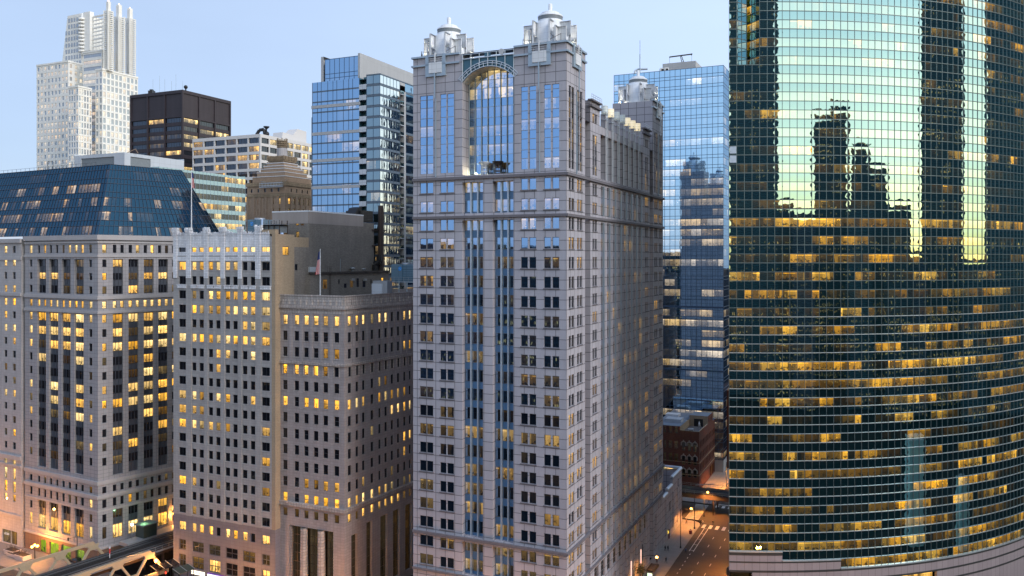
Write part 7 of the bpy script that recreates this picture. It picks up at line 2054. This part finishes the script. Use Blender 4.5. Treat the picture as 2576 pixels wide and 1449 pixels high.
def shelter():
    t = thing('bus_shelter', 'black ribbed bus shelter with a glowing advert panel', 'bus shelter', None, tuple(tq(55, 3.6))); t.rotation_euler = (0, 0, atan2(TQ.d.y, TQ.d.x))
    mb = MB(); n = 12
    for i in range(n):
        x0, x1 = -2.6 + 5.2 * i / n, -2.6 + 5.2 * (i + 1) / n - .1
        for j in range(5):
            a0, a1 = pi * .15 + pi * .7 * j / 5, pi * .15 + pi * .7 * (j + 1) / 5
            mb.quad((x0, 1.25 * cos(a0), 2.4 + .5 * sin(a0)), (x1, 1.25 * cos(a0), 2.4 + .5 * sin(a0)), (x1, 1.25 * cos(a1), 2.4 + .5 * sin(a1)), (x0, 1.25 * cos(a1), 2.4 + .5 * sin(a1)))
        mb.bar((x1 + .05, 1.1, 2.62), (x1 + .05, -1.1, 2.62), .1, .5)
    mb.build('roof', [M['black']], t)
    for x in (-2.4, 0, 2.4):
        mb = MB(); mb.bar((x, 1.0, 0), (x, 1.0, 2.6), .12); mb.build('post', [M['black']], t)
    mb = MB(); mb.box(-2.75, -2.5, -.75, .75, .25, 2.35); mb.build('advert_case', [M['black']], t)
    mb = MB(); mb.box(-2.79, -2.751, -.65, .65, .4, 2.2); mb.build('advert_panel', [M['l_panel']], t)
    mb = MB(); mb.box(-2, 1.5, .7, 1.0, .4, .5); mb.build('bench', [M['galv']], t)
shelter()
p = gnd(1737, 1344); t = thing('litter_bin', 'dark red litter bin on the pavement near the crosswalk', 'litter bin', None, tuple(p))
mb = MB(); mb.lathe(0, 0, [(.45, .14), (.55, 1.0), (.6, 1.05), (.6, 1.2), (0, 1.25)], 12); mb.build('bin', [plain('dark red enamel', (.12, .02, .035), .4)], t); mb = MB(); mb.lathe(0, 0, [(.35, 1.25), (.3, 1.7), (0, 1.85)], 10); mb.build('lid', [M['galv']], t)
def small_tree(base, label, h=5.0, seed=1):
    t = thing('street_tree', label, 'tree', None, base); r = random.Random(seed)
    mb = MB(); mb.lathe(0, 0, [(.16, 0), (.11, h * .5), (.03, h * .95)], 7)
    br = []
    for i in range(9):
        a = r.uniform(0, 6.28); z = h * r.uniform(.35, .7); l = r.uniform(.8, 1.5); q = (l * cos(a), l * sin(a), z + l * .8); mb.bar((0, 0, z), q, .06); br.append(q)
    mb.build('trunk', [M['twig']], t)
    mb = MB()
    for i in range(700):
        q = br[r.randrange(9)]; c = Vector((q[0] * r.uniform(.3, 1.1) + r.gauss(0, .3), q[1] * r.uniform(.3, 1.1) + r.gauss(0, .3), q[2] + r.gauss(0, .45)))
        a, b = Vector((r.gauss(0, 1), r.gauss(0, 1), r.gauss(0, 1))).normalized() * .13, Vector((r.gauss(0, 1), r.gauss(0, 1), r.gauss(0, 1))).normalized() * .13
        mb.face([c - a, c + b, c + a, c - b])
    mb.build('crown', [plain('dark leaves', (.035, .045, .03), .7, var=.4, scale=1.0)], t)
small_tree(tuple(tq(49, 2.0)), 'small dark street tree beside the black bus shelter', 5.2, 3)

# ------------------------------------------------------------------ cars
def car(base, rz, label, col):
    t = thing('parked_car', label, 'car', None, base); t.rotation_euler = (0, 0, rz)
    prof = [(-2.2, .35), (2.2, .35), (2.25, .75), (1.3, .92), (-1.55, .95), (-2.25, .85)]
    mb = MB()
    for y in (-.86, .86): mb.face([(x, y, z) for x, z in prof])
    for i in range(6): j = (i + 1) % 6; mb.quad((prof[i][0], -.86, prof[i][1]), (prof[i][0], .86, prof[i][1]), (prof[j][0], .86, prof[j][1]), (prof[j][0], -.86, prof[j][1]))
    mb.build('body', [plain('car paint', col, .25, .4)], t)
    mb = MB(); mb.hexa([(-1.75, -.8, .95), (1.0, -.8, .93), (1.0, .8, .93), (-1.75, .8, .95)], [(-1.15, -.62, 1.45), (.35, -.62, 1.45), (.35, .62, 1.45), (-1.15, .62, 1.45)]); mb.build('cabin_glass', [M['g_dark']], t)
    mb = MB(); mb.box(-1.1, .3, -.6, .6, 1.452, 1.48); mb.build('roof', [plain('car roof', col, .25, .4)], t)
    for x in (-1.4, 1.4):
        for y in (-.8, .8):
            mb = MB(); A = [(x + .33 * cos(2 * pi * i / 14), y - .12, .33 + .33 * sin(2 * pi * i / 14)) for i in range(14)]; B = [(a, y + .12, c_) for a, b_, c_ in A]
            mb.face(A); mb.face(B[::-1])
            for i in range(14): mb.quad(A[i], B[i], B[(i + 1) % 14], A[(i + 1) % 14])
            mb.build('wheel', [M['black']], t)
    for y in (-.6, .6):
        mb = MB(); mb.box(-2.29, -2.2, y - .2, y + .2, .62, .82); mb.build('tail_light', [M['l_signal']], t)
        mb = MB(); mb.box(2.15, 2.24, y - .2, y + .2, .55, .72); mb.build('headlight', [M['white_pan']], t)
ba = atan2(BD.y, BD.x)
car(tuple(gnd(428, 1385)), ba, 'dark car with red tail lights on the street behind the near truss', (.04, .035, .04))
car(tuple(gnd(192, 1416)), al + pi, 'dark car with red tail lights beyond the far truss', (.05, .045, .05))
# ------------------------------------------------------------------ people
def person_mat(name, top, legs, skin=(.35, .2, .14), hair=(.03, .02, .015)):
    g = NG(name); z = g.sep(g.n('TexCoord').outputs['Object'])[2]
    c = g.mix(g.m('GREATER_THAN', z, .88), (*legs, 1), (*top, 1)); c = g.mix(g.m('GREATER_THAN', z, 1.48), c, (*skin, 1)); c = g.mix(g.m('GREATER_THAN', z, 1.66), c, (*hair, 1)); c = g.mix(g.m('LESS_THAN', z, .1), c, (.02, .02, .02, 1))
    g.surf(g.pbsdf(c, .8)); return g.mat
def person_mesh(st, sw):
    """one continuous skinned figure, stride st, arm swing sw"""
    V = [((0, 0, .95), .155), ((0, 0, 1.15), .15), ((0, .02, 1.36), .17), ((0, .02, 1.48), .065), ((0, -.01, 1.58), .095), ((0, -.015, 1.68), .10), ((0, -.01, 1.76), .06)]
    E = [(0, 1), (1, 2), (2, 3), (3, 4), (4, 5), (5, 6)]
    for s in (-1, 1):
        f = s * st
        i = len(V); V += [((.1 * s, 0, .88), .10), ((.10 * s, -f * .55, .50), .07), ((.10 * s, -f * .85 + (.12 if f < 0 else 0), .10), .045), ((.11 * s, -f * .85 - .13 + (.12 if f < 0 else 0), .035), .04)]
        E += [(0, i), (i, i + 1), (i + 1, i + 2), (i + 2, i + 3)]
        i = len(V); h = -s * sw
        V += [((.2 * s, .02, 1.40), .07), ((.25 * s, -h * .5 + .05, 1.14), .05), ((.24 * s, -h - .06, .92), .038), ((.23 * s, -h - .09, .83), .03)]
        E += [(2, i), (i, i + 1), (i + 1, i + 2), (i + 2, i + 3)]
    me = bpy.data.meshes.new('figure'); me.from_pydata([v for v, r in V], E, [])
    o = bpy.data.objects.new('tmp_figure', me); C.objects.link(o)
    sk = o.modifiers.new('Skin', 'SKIN'); o.modifiers.new('Sub', 'SUBSURF').levels = 1
    for i, (v, r) in enumerate(V):
        d = me.skin_vertices[0].data[i]; d.radius = (r, r * .8 if r > .12 else r); d.use_root = (i == 0)
    dg = bpy.context.evaluated_depsgraph_get(); out = bpy.data.meshes.new_from_object(o.evaluated_get(dg)); bpy.data.objects.remove(o)
    for p in out.polygons: p.use_smooth = True
    return out
figs = [person_mesh(.34, .2), person_mesh(.22, .12), person_mesh(.05, .03)]
pm = [person_mat('dark coat', (.015, .015, .02), (.02, .02, .03)), person_mat('blue top', (.05, .09, .22), (.02, .025, .05)), person_mat('white top', (.45, .42, .42), (.03, .035, .07)),
      person_mat('tan coat', (.25, .16, .07), (.02, .02, .02)), person_mat('maroon coat', (.12, .03, .03), (.02, .02, .03))]
folk = [(1726.7, 1318.6, 1, 3, .4, 'person in a tan coat waiting at the near corner of the crosswalk'),
        (1768, 1321, 0, 2, 1.9, 'person in a white top striding onto the near crosswalk'),
        (1793.6, 1322, 0, 0, 2.0, 'person in dark clothes walking on the near crosswalk'),
        (1783, 1267, 0, 0, 1.2, 'person in dark clothes mid-stride at the far corner under the tracks'),
        (1794, 1265.5, 2, 4, .3, 'person in a maroon coat standing at the far corner under the tracks'),
        (1819, 1268.5, 0, 1, 1.7, 'person in a blue top on the far crosswalk beside the green tower'),
        (1673.5, 1387, 1, 0, .4, 'left person of the dark pair walking past the annex wall'),
        (1680.5, 1386.8, 1, 0, .5, 'right person of the dark pair walking past the annex wall'),
        (1725, 1392.5, 1, 1, 3.5, 'person in a blue top standing off the kerb beside the bike lane'),
        (1652.6, 1418.5, 1, 4, .4, 'person in a maroon coat on the pavement behind the bus shelter'),
        (1675.5, 1416.6, 0, 0, .4, 'person in dark clothes alone in the middle of the pavement'),
        (1618, 1446, 2, 3, .8, 'person in a tan coat by the small street tree'),
        (1820.5, 1181, 1, 0, .4, 'left person of two far walkers beside the brick shops'),
        (1826.5, 1180, 1, 4, .4, 'right person of two far walkers beside the brick shops')]
for px, py, f, m, a, lab in folk:
    me = figs[f].copy(); me.materials.clear(); me.materials.append(pm[m])
    o = bpy.data.objects.new('person', me); C.objects.link(o); p = gnd(px, py, .14); o.location = p; o.rotation_euler = (0, 0, a)
    tag(o, lab, 'person')

# ------------------------------------------------------------------ roof things on the river-front blocks
def flag_thing(base, h, label, wdt, drop, lean, ztop):
    t = thing('flagpole', label, 'flagpole', None, base)
    mb = MB(); mb.lathe(0, 0, [(.17, 0), (.12, h * .6), (.07, h), (0, h + .1)], 8); mb.ball((0, 0, h + .15), .13); mb.build('pole', [M['white_pan']], t)
    mb = MB(); nx, nz = 9, 14
    def P(i, j):
        a = i / nx; b = j / nz; x = lean * (.06 + wdt * a * (.35 + .5 * b)); y = .22 * sin(a * 9 + b * 2) * a
        return (x, y, h - .2 - drop * b - .35 * a * (1 - b * .3))
    for i in range(nx):
        for j in range(nz):
            st = i % 2; canton = j < 6 and i < 8
            mb.face([P(i, j), P(i + 1, j), P(i + 1, j + 1), P(i, j + 1)], 2 if (j < 5) else (0 if (i + j // 9) % 2 else 1))
    mb.build('flag', [M['red_paint'], M['white_pan'], M['navy']], t)
M['navy'] = plain('navy cloth', (.03, .05, .18), .8)
c = B2L.p(B2L.u(463), 0, -2.5); hb = zat(589, c.y)
flag_thing((c.x, c.y, hb), zat(430, c.y) - hb, 'tall flagpole with a limp striped flag on the terracotta crown', 1.1, 4.2, 1, 0)
c = B3L.p(B3L.u(786), 0, -3.0); flag_thing((c.x, c.y, 72.2), zat(629, c.y) - 72.2, 'flagpole with a drooping striped flag on the corner block roof', 1.2, 5.6, -1, 0)
def penthouse():
    d = vpd(2400); F = Fac(((780 - CX) / FL * 212, 212), d); W = F.u(978); zt = zat(690, 212)
    T = thing('brick_penthouse', 'low brown brick penthouse with a tiled eave on the corner block roof', 'penthouse')
    wn = Wins(T, [M['g_lit'], M['gray_frame']]); hs = []
    zx = lambda a: F.u(616.3 + a * .1736)
    for a, b, y0, y1, lit in ((1435, 1478, 1135, 1205, 0), (1525, 1570, 1085, 1200, .05), (1617, 1655, 1060, 1195, 0), (1703, 1750, 1080, 1195, 0), (1978, 2005, 1055, 1110, .9), (1130, 1195, 1075, 1220, .08)):
        u0, u1 = zx(a), zx(b); Yc = F.Y(u0); z1, z0 = zat(515.7 + y0 * .1736, Yc), zat(515.7 + y1 * .1736, Yc); hs.append((u0, u1, z0, z1, .2)); wn.add(F, u0, u1, z0, z1, -.15, lit, fr=.08)
    wl = MB(); F.wall(wl, 0, W, 72.1, zt, hs); G = Fac(F.p(0, 0), DL); G.wall(wl, 0, 4, 72.1, zt, ())
    quad_block(G, F, 4, W, 72.1, zt, wl, None); wl.build('wall', [M['brick_dk']], T); wn.done()
    mb = MB(); F.box(mb, -.3, W, zt, zt + .55, -.3, .45); mb.build('tiled_eave', [M['tile_dk']], T)
    mb = MB(); mb.face([F.p(0, zt - .05), F.p(W, zt - .05), F.p(W, zt - .05, -6), F.p(0, zt - .05, -6)]); mb.build('roof', [M['roof_dk']], T)
    for a in (1360, 1825):
        u = zx(a); mb = MB(); z = zat(515.7 + 1110 * .1736, F.Y(u)); A = [F.p(u + .32 * cos(2 * pi * i / 12), z + .75 * sin(2 * pi * i / 12), .03) for i in range(12)]; mb.face(A); mb.build('oval_window', [M['black']], T)
    for a in (1548, 1727):
        u = zx(a); z = zat(515.7 + 1082 * .1736, F.Y(u)); mb = MB(); F.box(mb, u - .5, u + .5, z - .3, z + .3, 0, .6); mb.build('awning', [M['galv']], T)
    mb = MB()
    for e in (0, .5): u = zx(1212) + e; mb.bar(F.p(u, 72.2, .25), F.p(u, zt + 1.6, .25), .07)
    for i in range(20): z = 72.4 + .45 * i; mb.bar(F.p(zx(1212), z, .25), F.p(zx(1212) + .5, z, .25), .05)
    mb.build('ladder', [M['rust']], T)
    # things standing on it
    def on(name, label, cat, a, w, d, h, mat, k=-2, z=zt):
        u = zx(a); mb = MB(); F.box(mb, u, u + w, z, z + h, k - d, k); o = mb.build(name, [M[mat]]); tag(o, label, cat); return o, u
    on('plant_cabinet', 'pale blue metal cabinet on the brick penthouse roof beside the flagpole', 'cabinet', 985, 3.4, 2, zat(672, 214) - zt, 'lt_panel', -1)
    for i, (a, s) in enumerate(((1640, 1.0), (1800, .8))):
        u = zx(a); c = F.p(u, 0, -2); mb = MB(); mb.lathe(c.x, c.y, [(.45 * s, zt), (.42 * s, zt + 1.1 * s), (.75 * s, zt + 1.15 * s), (.7 * s, zt + 1.5 * s), (0, zt + 1.6 * s)], 12)
        tag(mb.build('roof_vent', [M['galv']]), ('mushroom shaped roof vent, larger of two, on the brick penthouse' if i == 0 else 'smaller roof vent on the brick penthouse near the flue pipes'), 'roof vent')
    mb = MB(); c = F.p(zx(1425), 0, -1); mb.tube([(c.x, c.y, zt), (c.x, c.y, zt + 4)], .04, 5); tag(mb.build('whip_antenna', [M['steel']]), 'thin whip antenna on the low brick penthouse', 'antenna')
    mb = MB(); c = F.p(zx(1985), 0, -2.5); mb.tube([(c.x, c.y, zt), (c.x, c.y, zt + 2.2), (c.x + 1.2, c.y, zt + 3.2), (c.x + 1.2, c.y, zt + 5)], .8, 10)
    tag(mb.build('elbow_duct', [M['black']]), 'black elbow duct behind the tiled eave near the flue pipes', 'duct')
    mb = MB(); u0 = zx(1195); 
    for i in range(3): mb.bar(F.p(u0 + .7 * i, zt + .5, .1), F.p(u0 + .7 * i, zt + 1.9, .1), .06)
    mb.tube([F.p(u0, zt + 1.9, .1), F.p(u0 + 1.4, zt + 1.9, .1)], .04); tag(mb.build('ladder_hoops', [M['rust']]), 'rusty ladder hoops above the penthouse eave', 'ladder hoops')
    return F, zt, zx
PF, PZ, PX = penthouse()
def cooling(F, u0, u1, k0, k1, z0, z1, legs, label, logo_u, logo_z):
    t = thing('cooling_tower', label, 'cooling tower')
    mb = MB(); F.box(mb, u0, u1, z0, z1, k0, k1); mb.build('casing', [M['ct_blue']], t)
    mb = MB()
    for i in range(1, 7): z = z0 + (z1 - z0) * i / 7; F.box(mb, u0 + (u1 - u0) * .5, u1, z - .05, z + .05, k1, k1 + .06)
    F.box(mb, u0 + (u1 - u0) * .48, u0 + (u1 - u0) * .5, z0, z1, k1, k1 + .08); mb.build('louvres', [M['sp_deep']], t)
    c = F.p((u0 + u1) / 2, 0, (k0 + k1) / 2); mb = MB(); r = min(u1 - u0, k1 - k0) * .38; mb.lathe(c.x, c.y, [(r, z1), (r, z1 + .45), (r * .9, z1 + .45)], 18); mb.build('fan_ring', [M['galv']], t)
    mb = MB(); A = [F.p(logo_u + .55 * cos(2 * pi * i / 16), logo_z + .55 * sin(2 * pi * i / 16), k1 + .03) for i in range(16)]; mb.face(A); mb.build('round_badge', [M['badge']], t)
    mb = MB(); mb.bar(F.p(logo_u - .35, logo_z + .2, k1 + .05), F.p(logo_u + .35, logo_z - .2, k1 + .05), .16, .03); mb.build('badge_mark', [M['white_pan']], t)
    mb = MB()
    for u in rng(u0, u1, 3):
        for k in (k0, k1): mb.bar(F.p(u, legs, k), F.p(u, z0, k), .25)
    mb.bar(F.p(u0, z0 - .2, k1), F.p(u1, z0 - .2, k1), .3); mb.bar(F.p(u0, legs + .6, k1), F.p(u1, legs + .6, k1), .2)
    mb.build('stand', [M['steel']], t)
    mb = MB()
    for u in rng(u0, u1, 5): mb.bar(F.p(u, z0 - .1, k1 + .9), F.p(u, z0 + 1.1, k1 + .9), .06)
    for z in (z0 + .5, z0 + 1.1): mb.bar(F.p(u0, z, k1 + .9), F.p(u1, z, k1 + .9), .06)
    mb.build('railing', [M['galv']], t)
M['ct_blue'] = stone('blue grey metal casing', (.13, .22, .30), (2.4, 3, .05), .7, .04, .1, .45)
M['badge'] = plain('bright blue enamel', (.03, .28, .75), .35)
F = Fac(((984 - CX) / FL * 226, 226), DL * -1); cooling(F, 0, 7.5, -4, 0, zat(707, 226), zat(665, 226), 72.2, 'blue grey cooling tower with a round blue badge on the corner block roof', F.u(1006), zat(676, 226))
for i, (a, b, y) in enumerate(((938, 974, 716), (935, 962, 723))):
    mb = MB(); G = Fac(((a - CX) / FL * 214, 214), DL * -1); G.box(mb, 0, G.u(b), 72.2, zat(y, 214) + 1.0, -2.4, 0); tag(mb.build('air_duct', [M['lt_panel'] if i else M['galv']]), ('long grey air duct on the corner block roof' if i == 0 else 'pale low air unit on the corner block roof before the long duct'), 'duct')
# plant on the terracotta roof
G = B2L.shift(0, -6)
zr = zat(601, 206)
cooling(G, G.u(661), G.u(623), -3.5, 0, zat(592, 214), zat(553, 214), zr - 1, 'grey cooling tower with a round blue badge behind the white crenellated crown', G.u(633.5), zat(563, 214))
t = thing('roof_plant_rack', 'steel rack of louvred plant with railings behind the white crown', 'plant rack')
mb = MB(); a, b = G.u(703), G.u(662); 
for u in rng(a, b, 3):
    for k in (0, -3): mb.bar(G.p(u, zr - 1, k), G.p(u, zat(555, 212), k), .2)
for z in (zat(567, 212), zat(588, 212)): mb.bar(G.p(a, z, 0), G.p(b, z, 0), .2); mb.bar(G.p(a, z, -3), G.p(b, z, -3), .2)
mb.build('frame', [M['rust']], t)
mb = MB(); G.box(mb, a, b, zat(586, 212), zat(569, 212), -3, -.2); mb.build('louvres', [M['louvre']], t)
mb = MB(); G.box(mb, a - .8, b, zat(566, 212), zat(565, 212), -3, .8)
for z in (zat(560, 212), zat(555, 212)): mb.bar(G.p(a - .8, z, .8), G.p(b, z, .8), .07)
for u in rng(a - .8, b, 12): mb.bar(G.p(u, zat(566, 212), .8), G.p(u, zat(555, 212), .8), .06)
mb.build('gantry_railing', [M['galv']], t)
c = G.p(G.u(666), 0, .9); mb = MB(); mb.lathe(c.x, c.y, [(.28, zr - 1), (.28, zat(552, 212)), (0, zat(551.5, 212))], 12); tag(mb.build('steel_flue', [M['chrome']] if 'chrome' in M else [plain('bright steel', (.7, .72, .75), .15, 1.0)]), 'shiny steel flue behind the white crown', 'flue')
c = B2Q.p(5.2, 0, -2.2); mb = MB(); z = zat(601, 206); mb.lathe(c.x, c.y, [(.5, z - 1), (.5, z + .5), (.75, z + .6), (.75, z + 1.0), (.45, z + 1.1), (.45, z + 1.6), (0, z + 1.65)], 14); tag(mb.build('steel_vent', [plain('polished steel', (.75, .76, .78), .15, 1.0)]), 'round polished steel vent on the tan brick roof', 'roof vent')
mb = MB(); a = B2L.p(B2L.u(565), zat(587, 208), -8); b = B2L.p(B2L.u(655), zat(588, 208), -8); mb.tube([a, b], .12); mb.tube([B2L.p(B2L.u(588), zr - 1, -8), B2L.p(B2L.u(588), zat(587, 208), -8)], .1); mb.tube([B2L.p(B2L.u(640), zr - 1, -8), B2L.p(B2L.u(640), zat(587.5, 208), -8)], .1); tag(mb.build('pipe_run', [M['galv']]), 'thin horizontal pipe on posts behind the white crown', 'pipe')
# a black bird on the left turret of the granite tower
c = TL.p(34.2, 128.6, -.2); mb = MB()
mb.lathe(c.x, c.y, [(0, 128.6), (.12, 128.7), (.2, 128.95), (.15, 129.2), (.07, 129.3), (.1, 129.4), (0, 129.52)], 10); mb.hexa([(c.x - .05, c.y - .2, 129.38), (c.x + .05, c.y - .2, 129.38), (c.x + .04, c.y - .05, 129.36), (c.x - .04, c.y - .05, 129.36)], [(c.x - .02, c.y - .2, 129.4), (c.x + .02, c.y - .2, 129.4), (c.x + .04, c.y - .05, 129.44), (c.x - .04, c.y - .05, 129.44)])
mb.hexa([(c.x + .05, c.y + .05, 128.55), (c.x + .2, c.y + .1, 128.55), (c.x + .15, c.y + .2, 128.6), (c.x + .03, c.y + .15, 128.6)], [(c.x, c.y, 128.85), (c.x + .1, c.y, 128.85), (c.x + .1, c.y + .1, 128.9), (c.x, c.y + .1, 128.9)])
tag(mb.build('bird', [M['black']]), 'black bird perched on the left turret of the granite tower', 'bird')
# ------------------------------------------------------------------ sky, light, camera
SUN_EL, SUN_AZ = 33.0, (0.82, -0.57)
w = bpy.data.worlds.new('World'); S.world = w; w.use_nodes = True
class WG(NG):
    def __init__(s, nt): s.nt = nt; s.out = nt.nodes['World Output']
g = WG(w.node_tree); bg = w.node_tree.nodes['Background']
sky = g.n('TexSky'); sky.sky_type = 'NISHITA'; sky.sun_disc = False
sky.sun_elevation = radians(6); sky.sun_rotation = atan2(SUN_AZ[0], SUN_AZ[1])
sky.air_density = 1.0; sky.dust_density = 0.3; sky.ozone_density = 3.0
g.put(bg.inputs[0], sky.outputs[0]); bg.inputs[1].default_value = 0.05
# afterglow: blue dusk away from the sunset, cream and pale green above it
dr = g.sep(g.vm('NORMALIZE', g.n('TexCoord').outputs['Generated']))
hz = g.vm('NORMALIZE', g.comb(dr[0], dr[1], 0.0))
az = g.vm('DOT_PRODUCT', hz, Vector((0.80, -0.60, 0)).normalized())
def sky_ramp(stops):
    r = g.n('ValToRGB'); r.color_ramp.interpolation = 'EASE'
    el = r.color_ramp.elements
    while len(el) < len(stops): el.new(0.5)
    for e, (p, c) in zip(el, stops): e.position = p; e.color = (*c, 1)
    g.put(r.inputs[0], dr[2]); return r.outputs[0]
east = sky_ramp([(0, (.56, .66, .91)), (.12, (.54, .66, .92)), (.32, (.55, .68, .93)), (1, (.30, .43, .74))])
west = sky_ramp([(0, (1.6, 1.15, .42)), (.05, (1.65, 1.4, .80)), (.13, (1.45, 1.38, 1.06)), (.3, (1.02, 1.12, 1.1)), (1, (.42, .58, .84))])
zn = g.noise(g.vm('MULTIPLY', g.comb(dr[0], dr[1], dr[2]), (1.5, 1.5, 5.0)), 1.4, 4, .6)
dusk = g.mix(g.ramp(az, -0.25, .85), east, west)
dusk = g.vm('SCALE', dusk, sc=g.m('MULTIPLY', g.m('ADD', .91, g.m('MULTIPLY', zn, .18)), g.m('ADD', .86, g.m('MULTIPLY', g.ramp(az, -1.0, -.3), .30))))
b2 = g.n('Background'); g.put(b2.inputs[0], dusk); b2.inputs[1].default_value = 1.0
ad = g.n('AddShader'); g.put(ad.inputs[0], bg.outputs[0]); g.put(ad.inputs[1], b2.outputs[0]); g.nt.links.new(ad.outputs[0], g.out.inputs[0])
sl = bpy.data.lights.new('sun', 'SUN'); sl.energy = 2.1; sl.angle = radians(26); sl.color = (1.0, .95, .93)
so = bpy.data.objects.new('sun', sl); C.objects.link(so)
sd = Vector((SUN_AZ[0], SUN_AZ[1], sqrt(SUN_AZ[0] ** 2 + SUN_AZ[1] ** 2) * math.tan(radians(SUN_EL))))
so.rotation_euler = sd.to_track_quat('Z', 'Y').to_euler()
cd = bpy.data.cameras.new('camera'); co = bpy.data.objects.new('camera', cd); C.objects.link(co)
co.location = (0, 0, H); co.rotation_euler = (pi / 2, 0, 0)
cd.sensor_width = 36; cd.lens = FL / 2576 * 36; cd.shift_y = -(724.5 - HY) / 2576
cd.clip_start = 1; cd.clip_end = 12000
S.camera = co
S.render.engine = 'CYCLES'
S.view_settings.view_transform = 'Standard'; S.view_settings.look = 'None'
S.view_settings.exposure = 0.0; S.view_settings.gamma = 1.0
cy = S.cycles
cy.use_denoising = True
try: cy.denoiser = 'OPENIMAGEDENOISE'
except Exception: pass
cy.max_bounces = 6; cy.diffuse_bounces = 3; cy.glossy_bounces = 3; cy.transmission_bounces = 4; cy.transparent_max_bounces = 6
cy.caustics_reflective = False; cy.caustics_refractive = False
cy.sample_clamp_indirect = 4.0
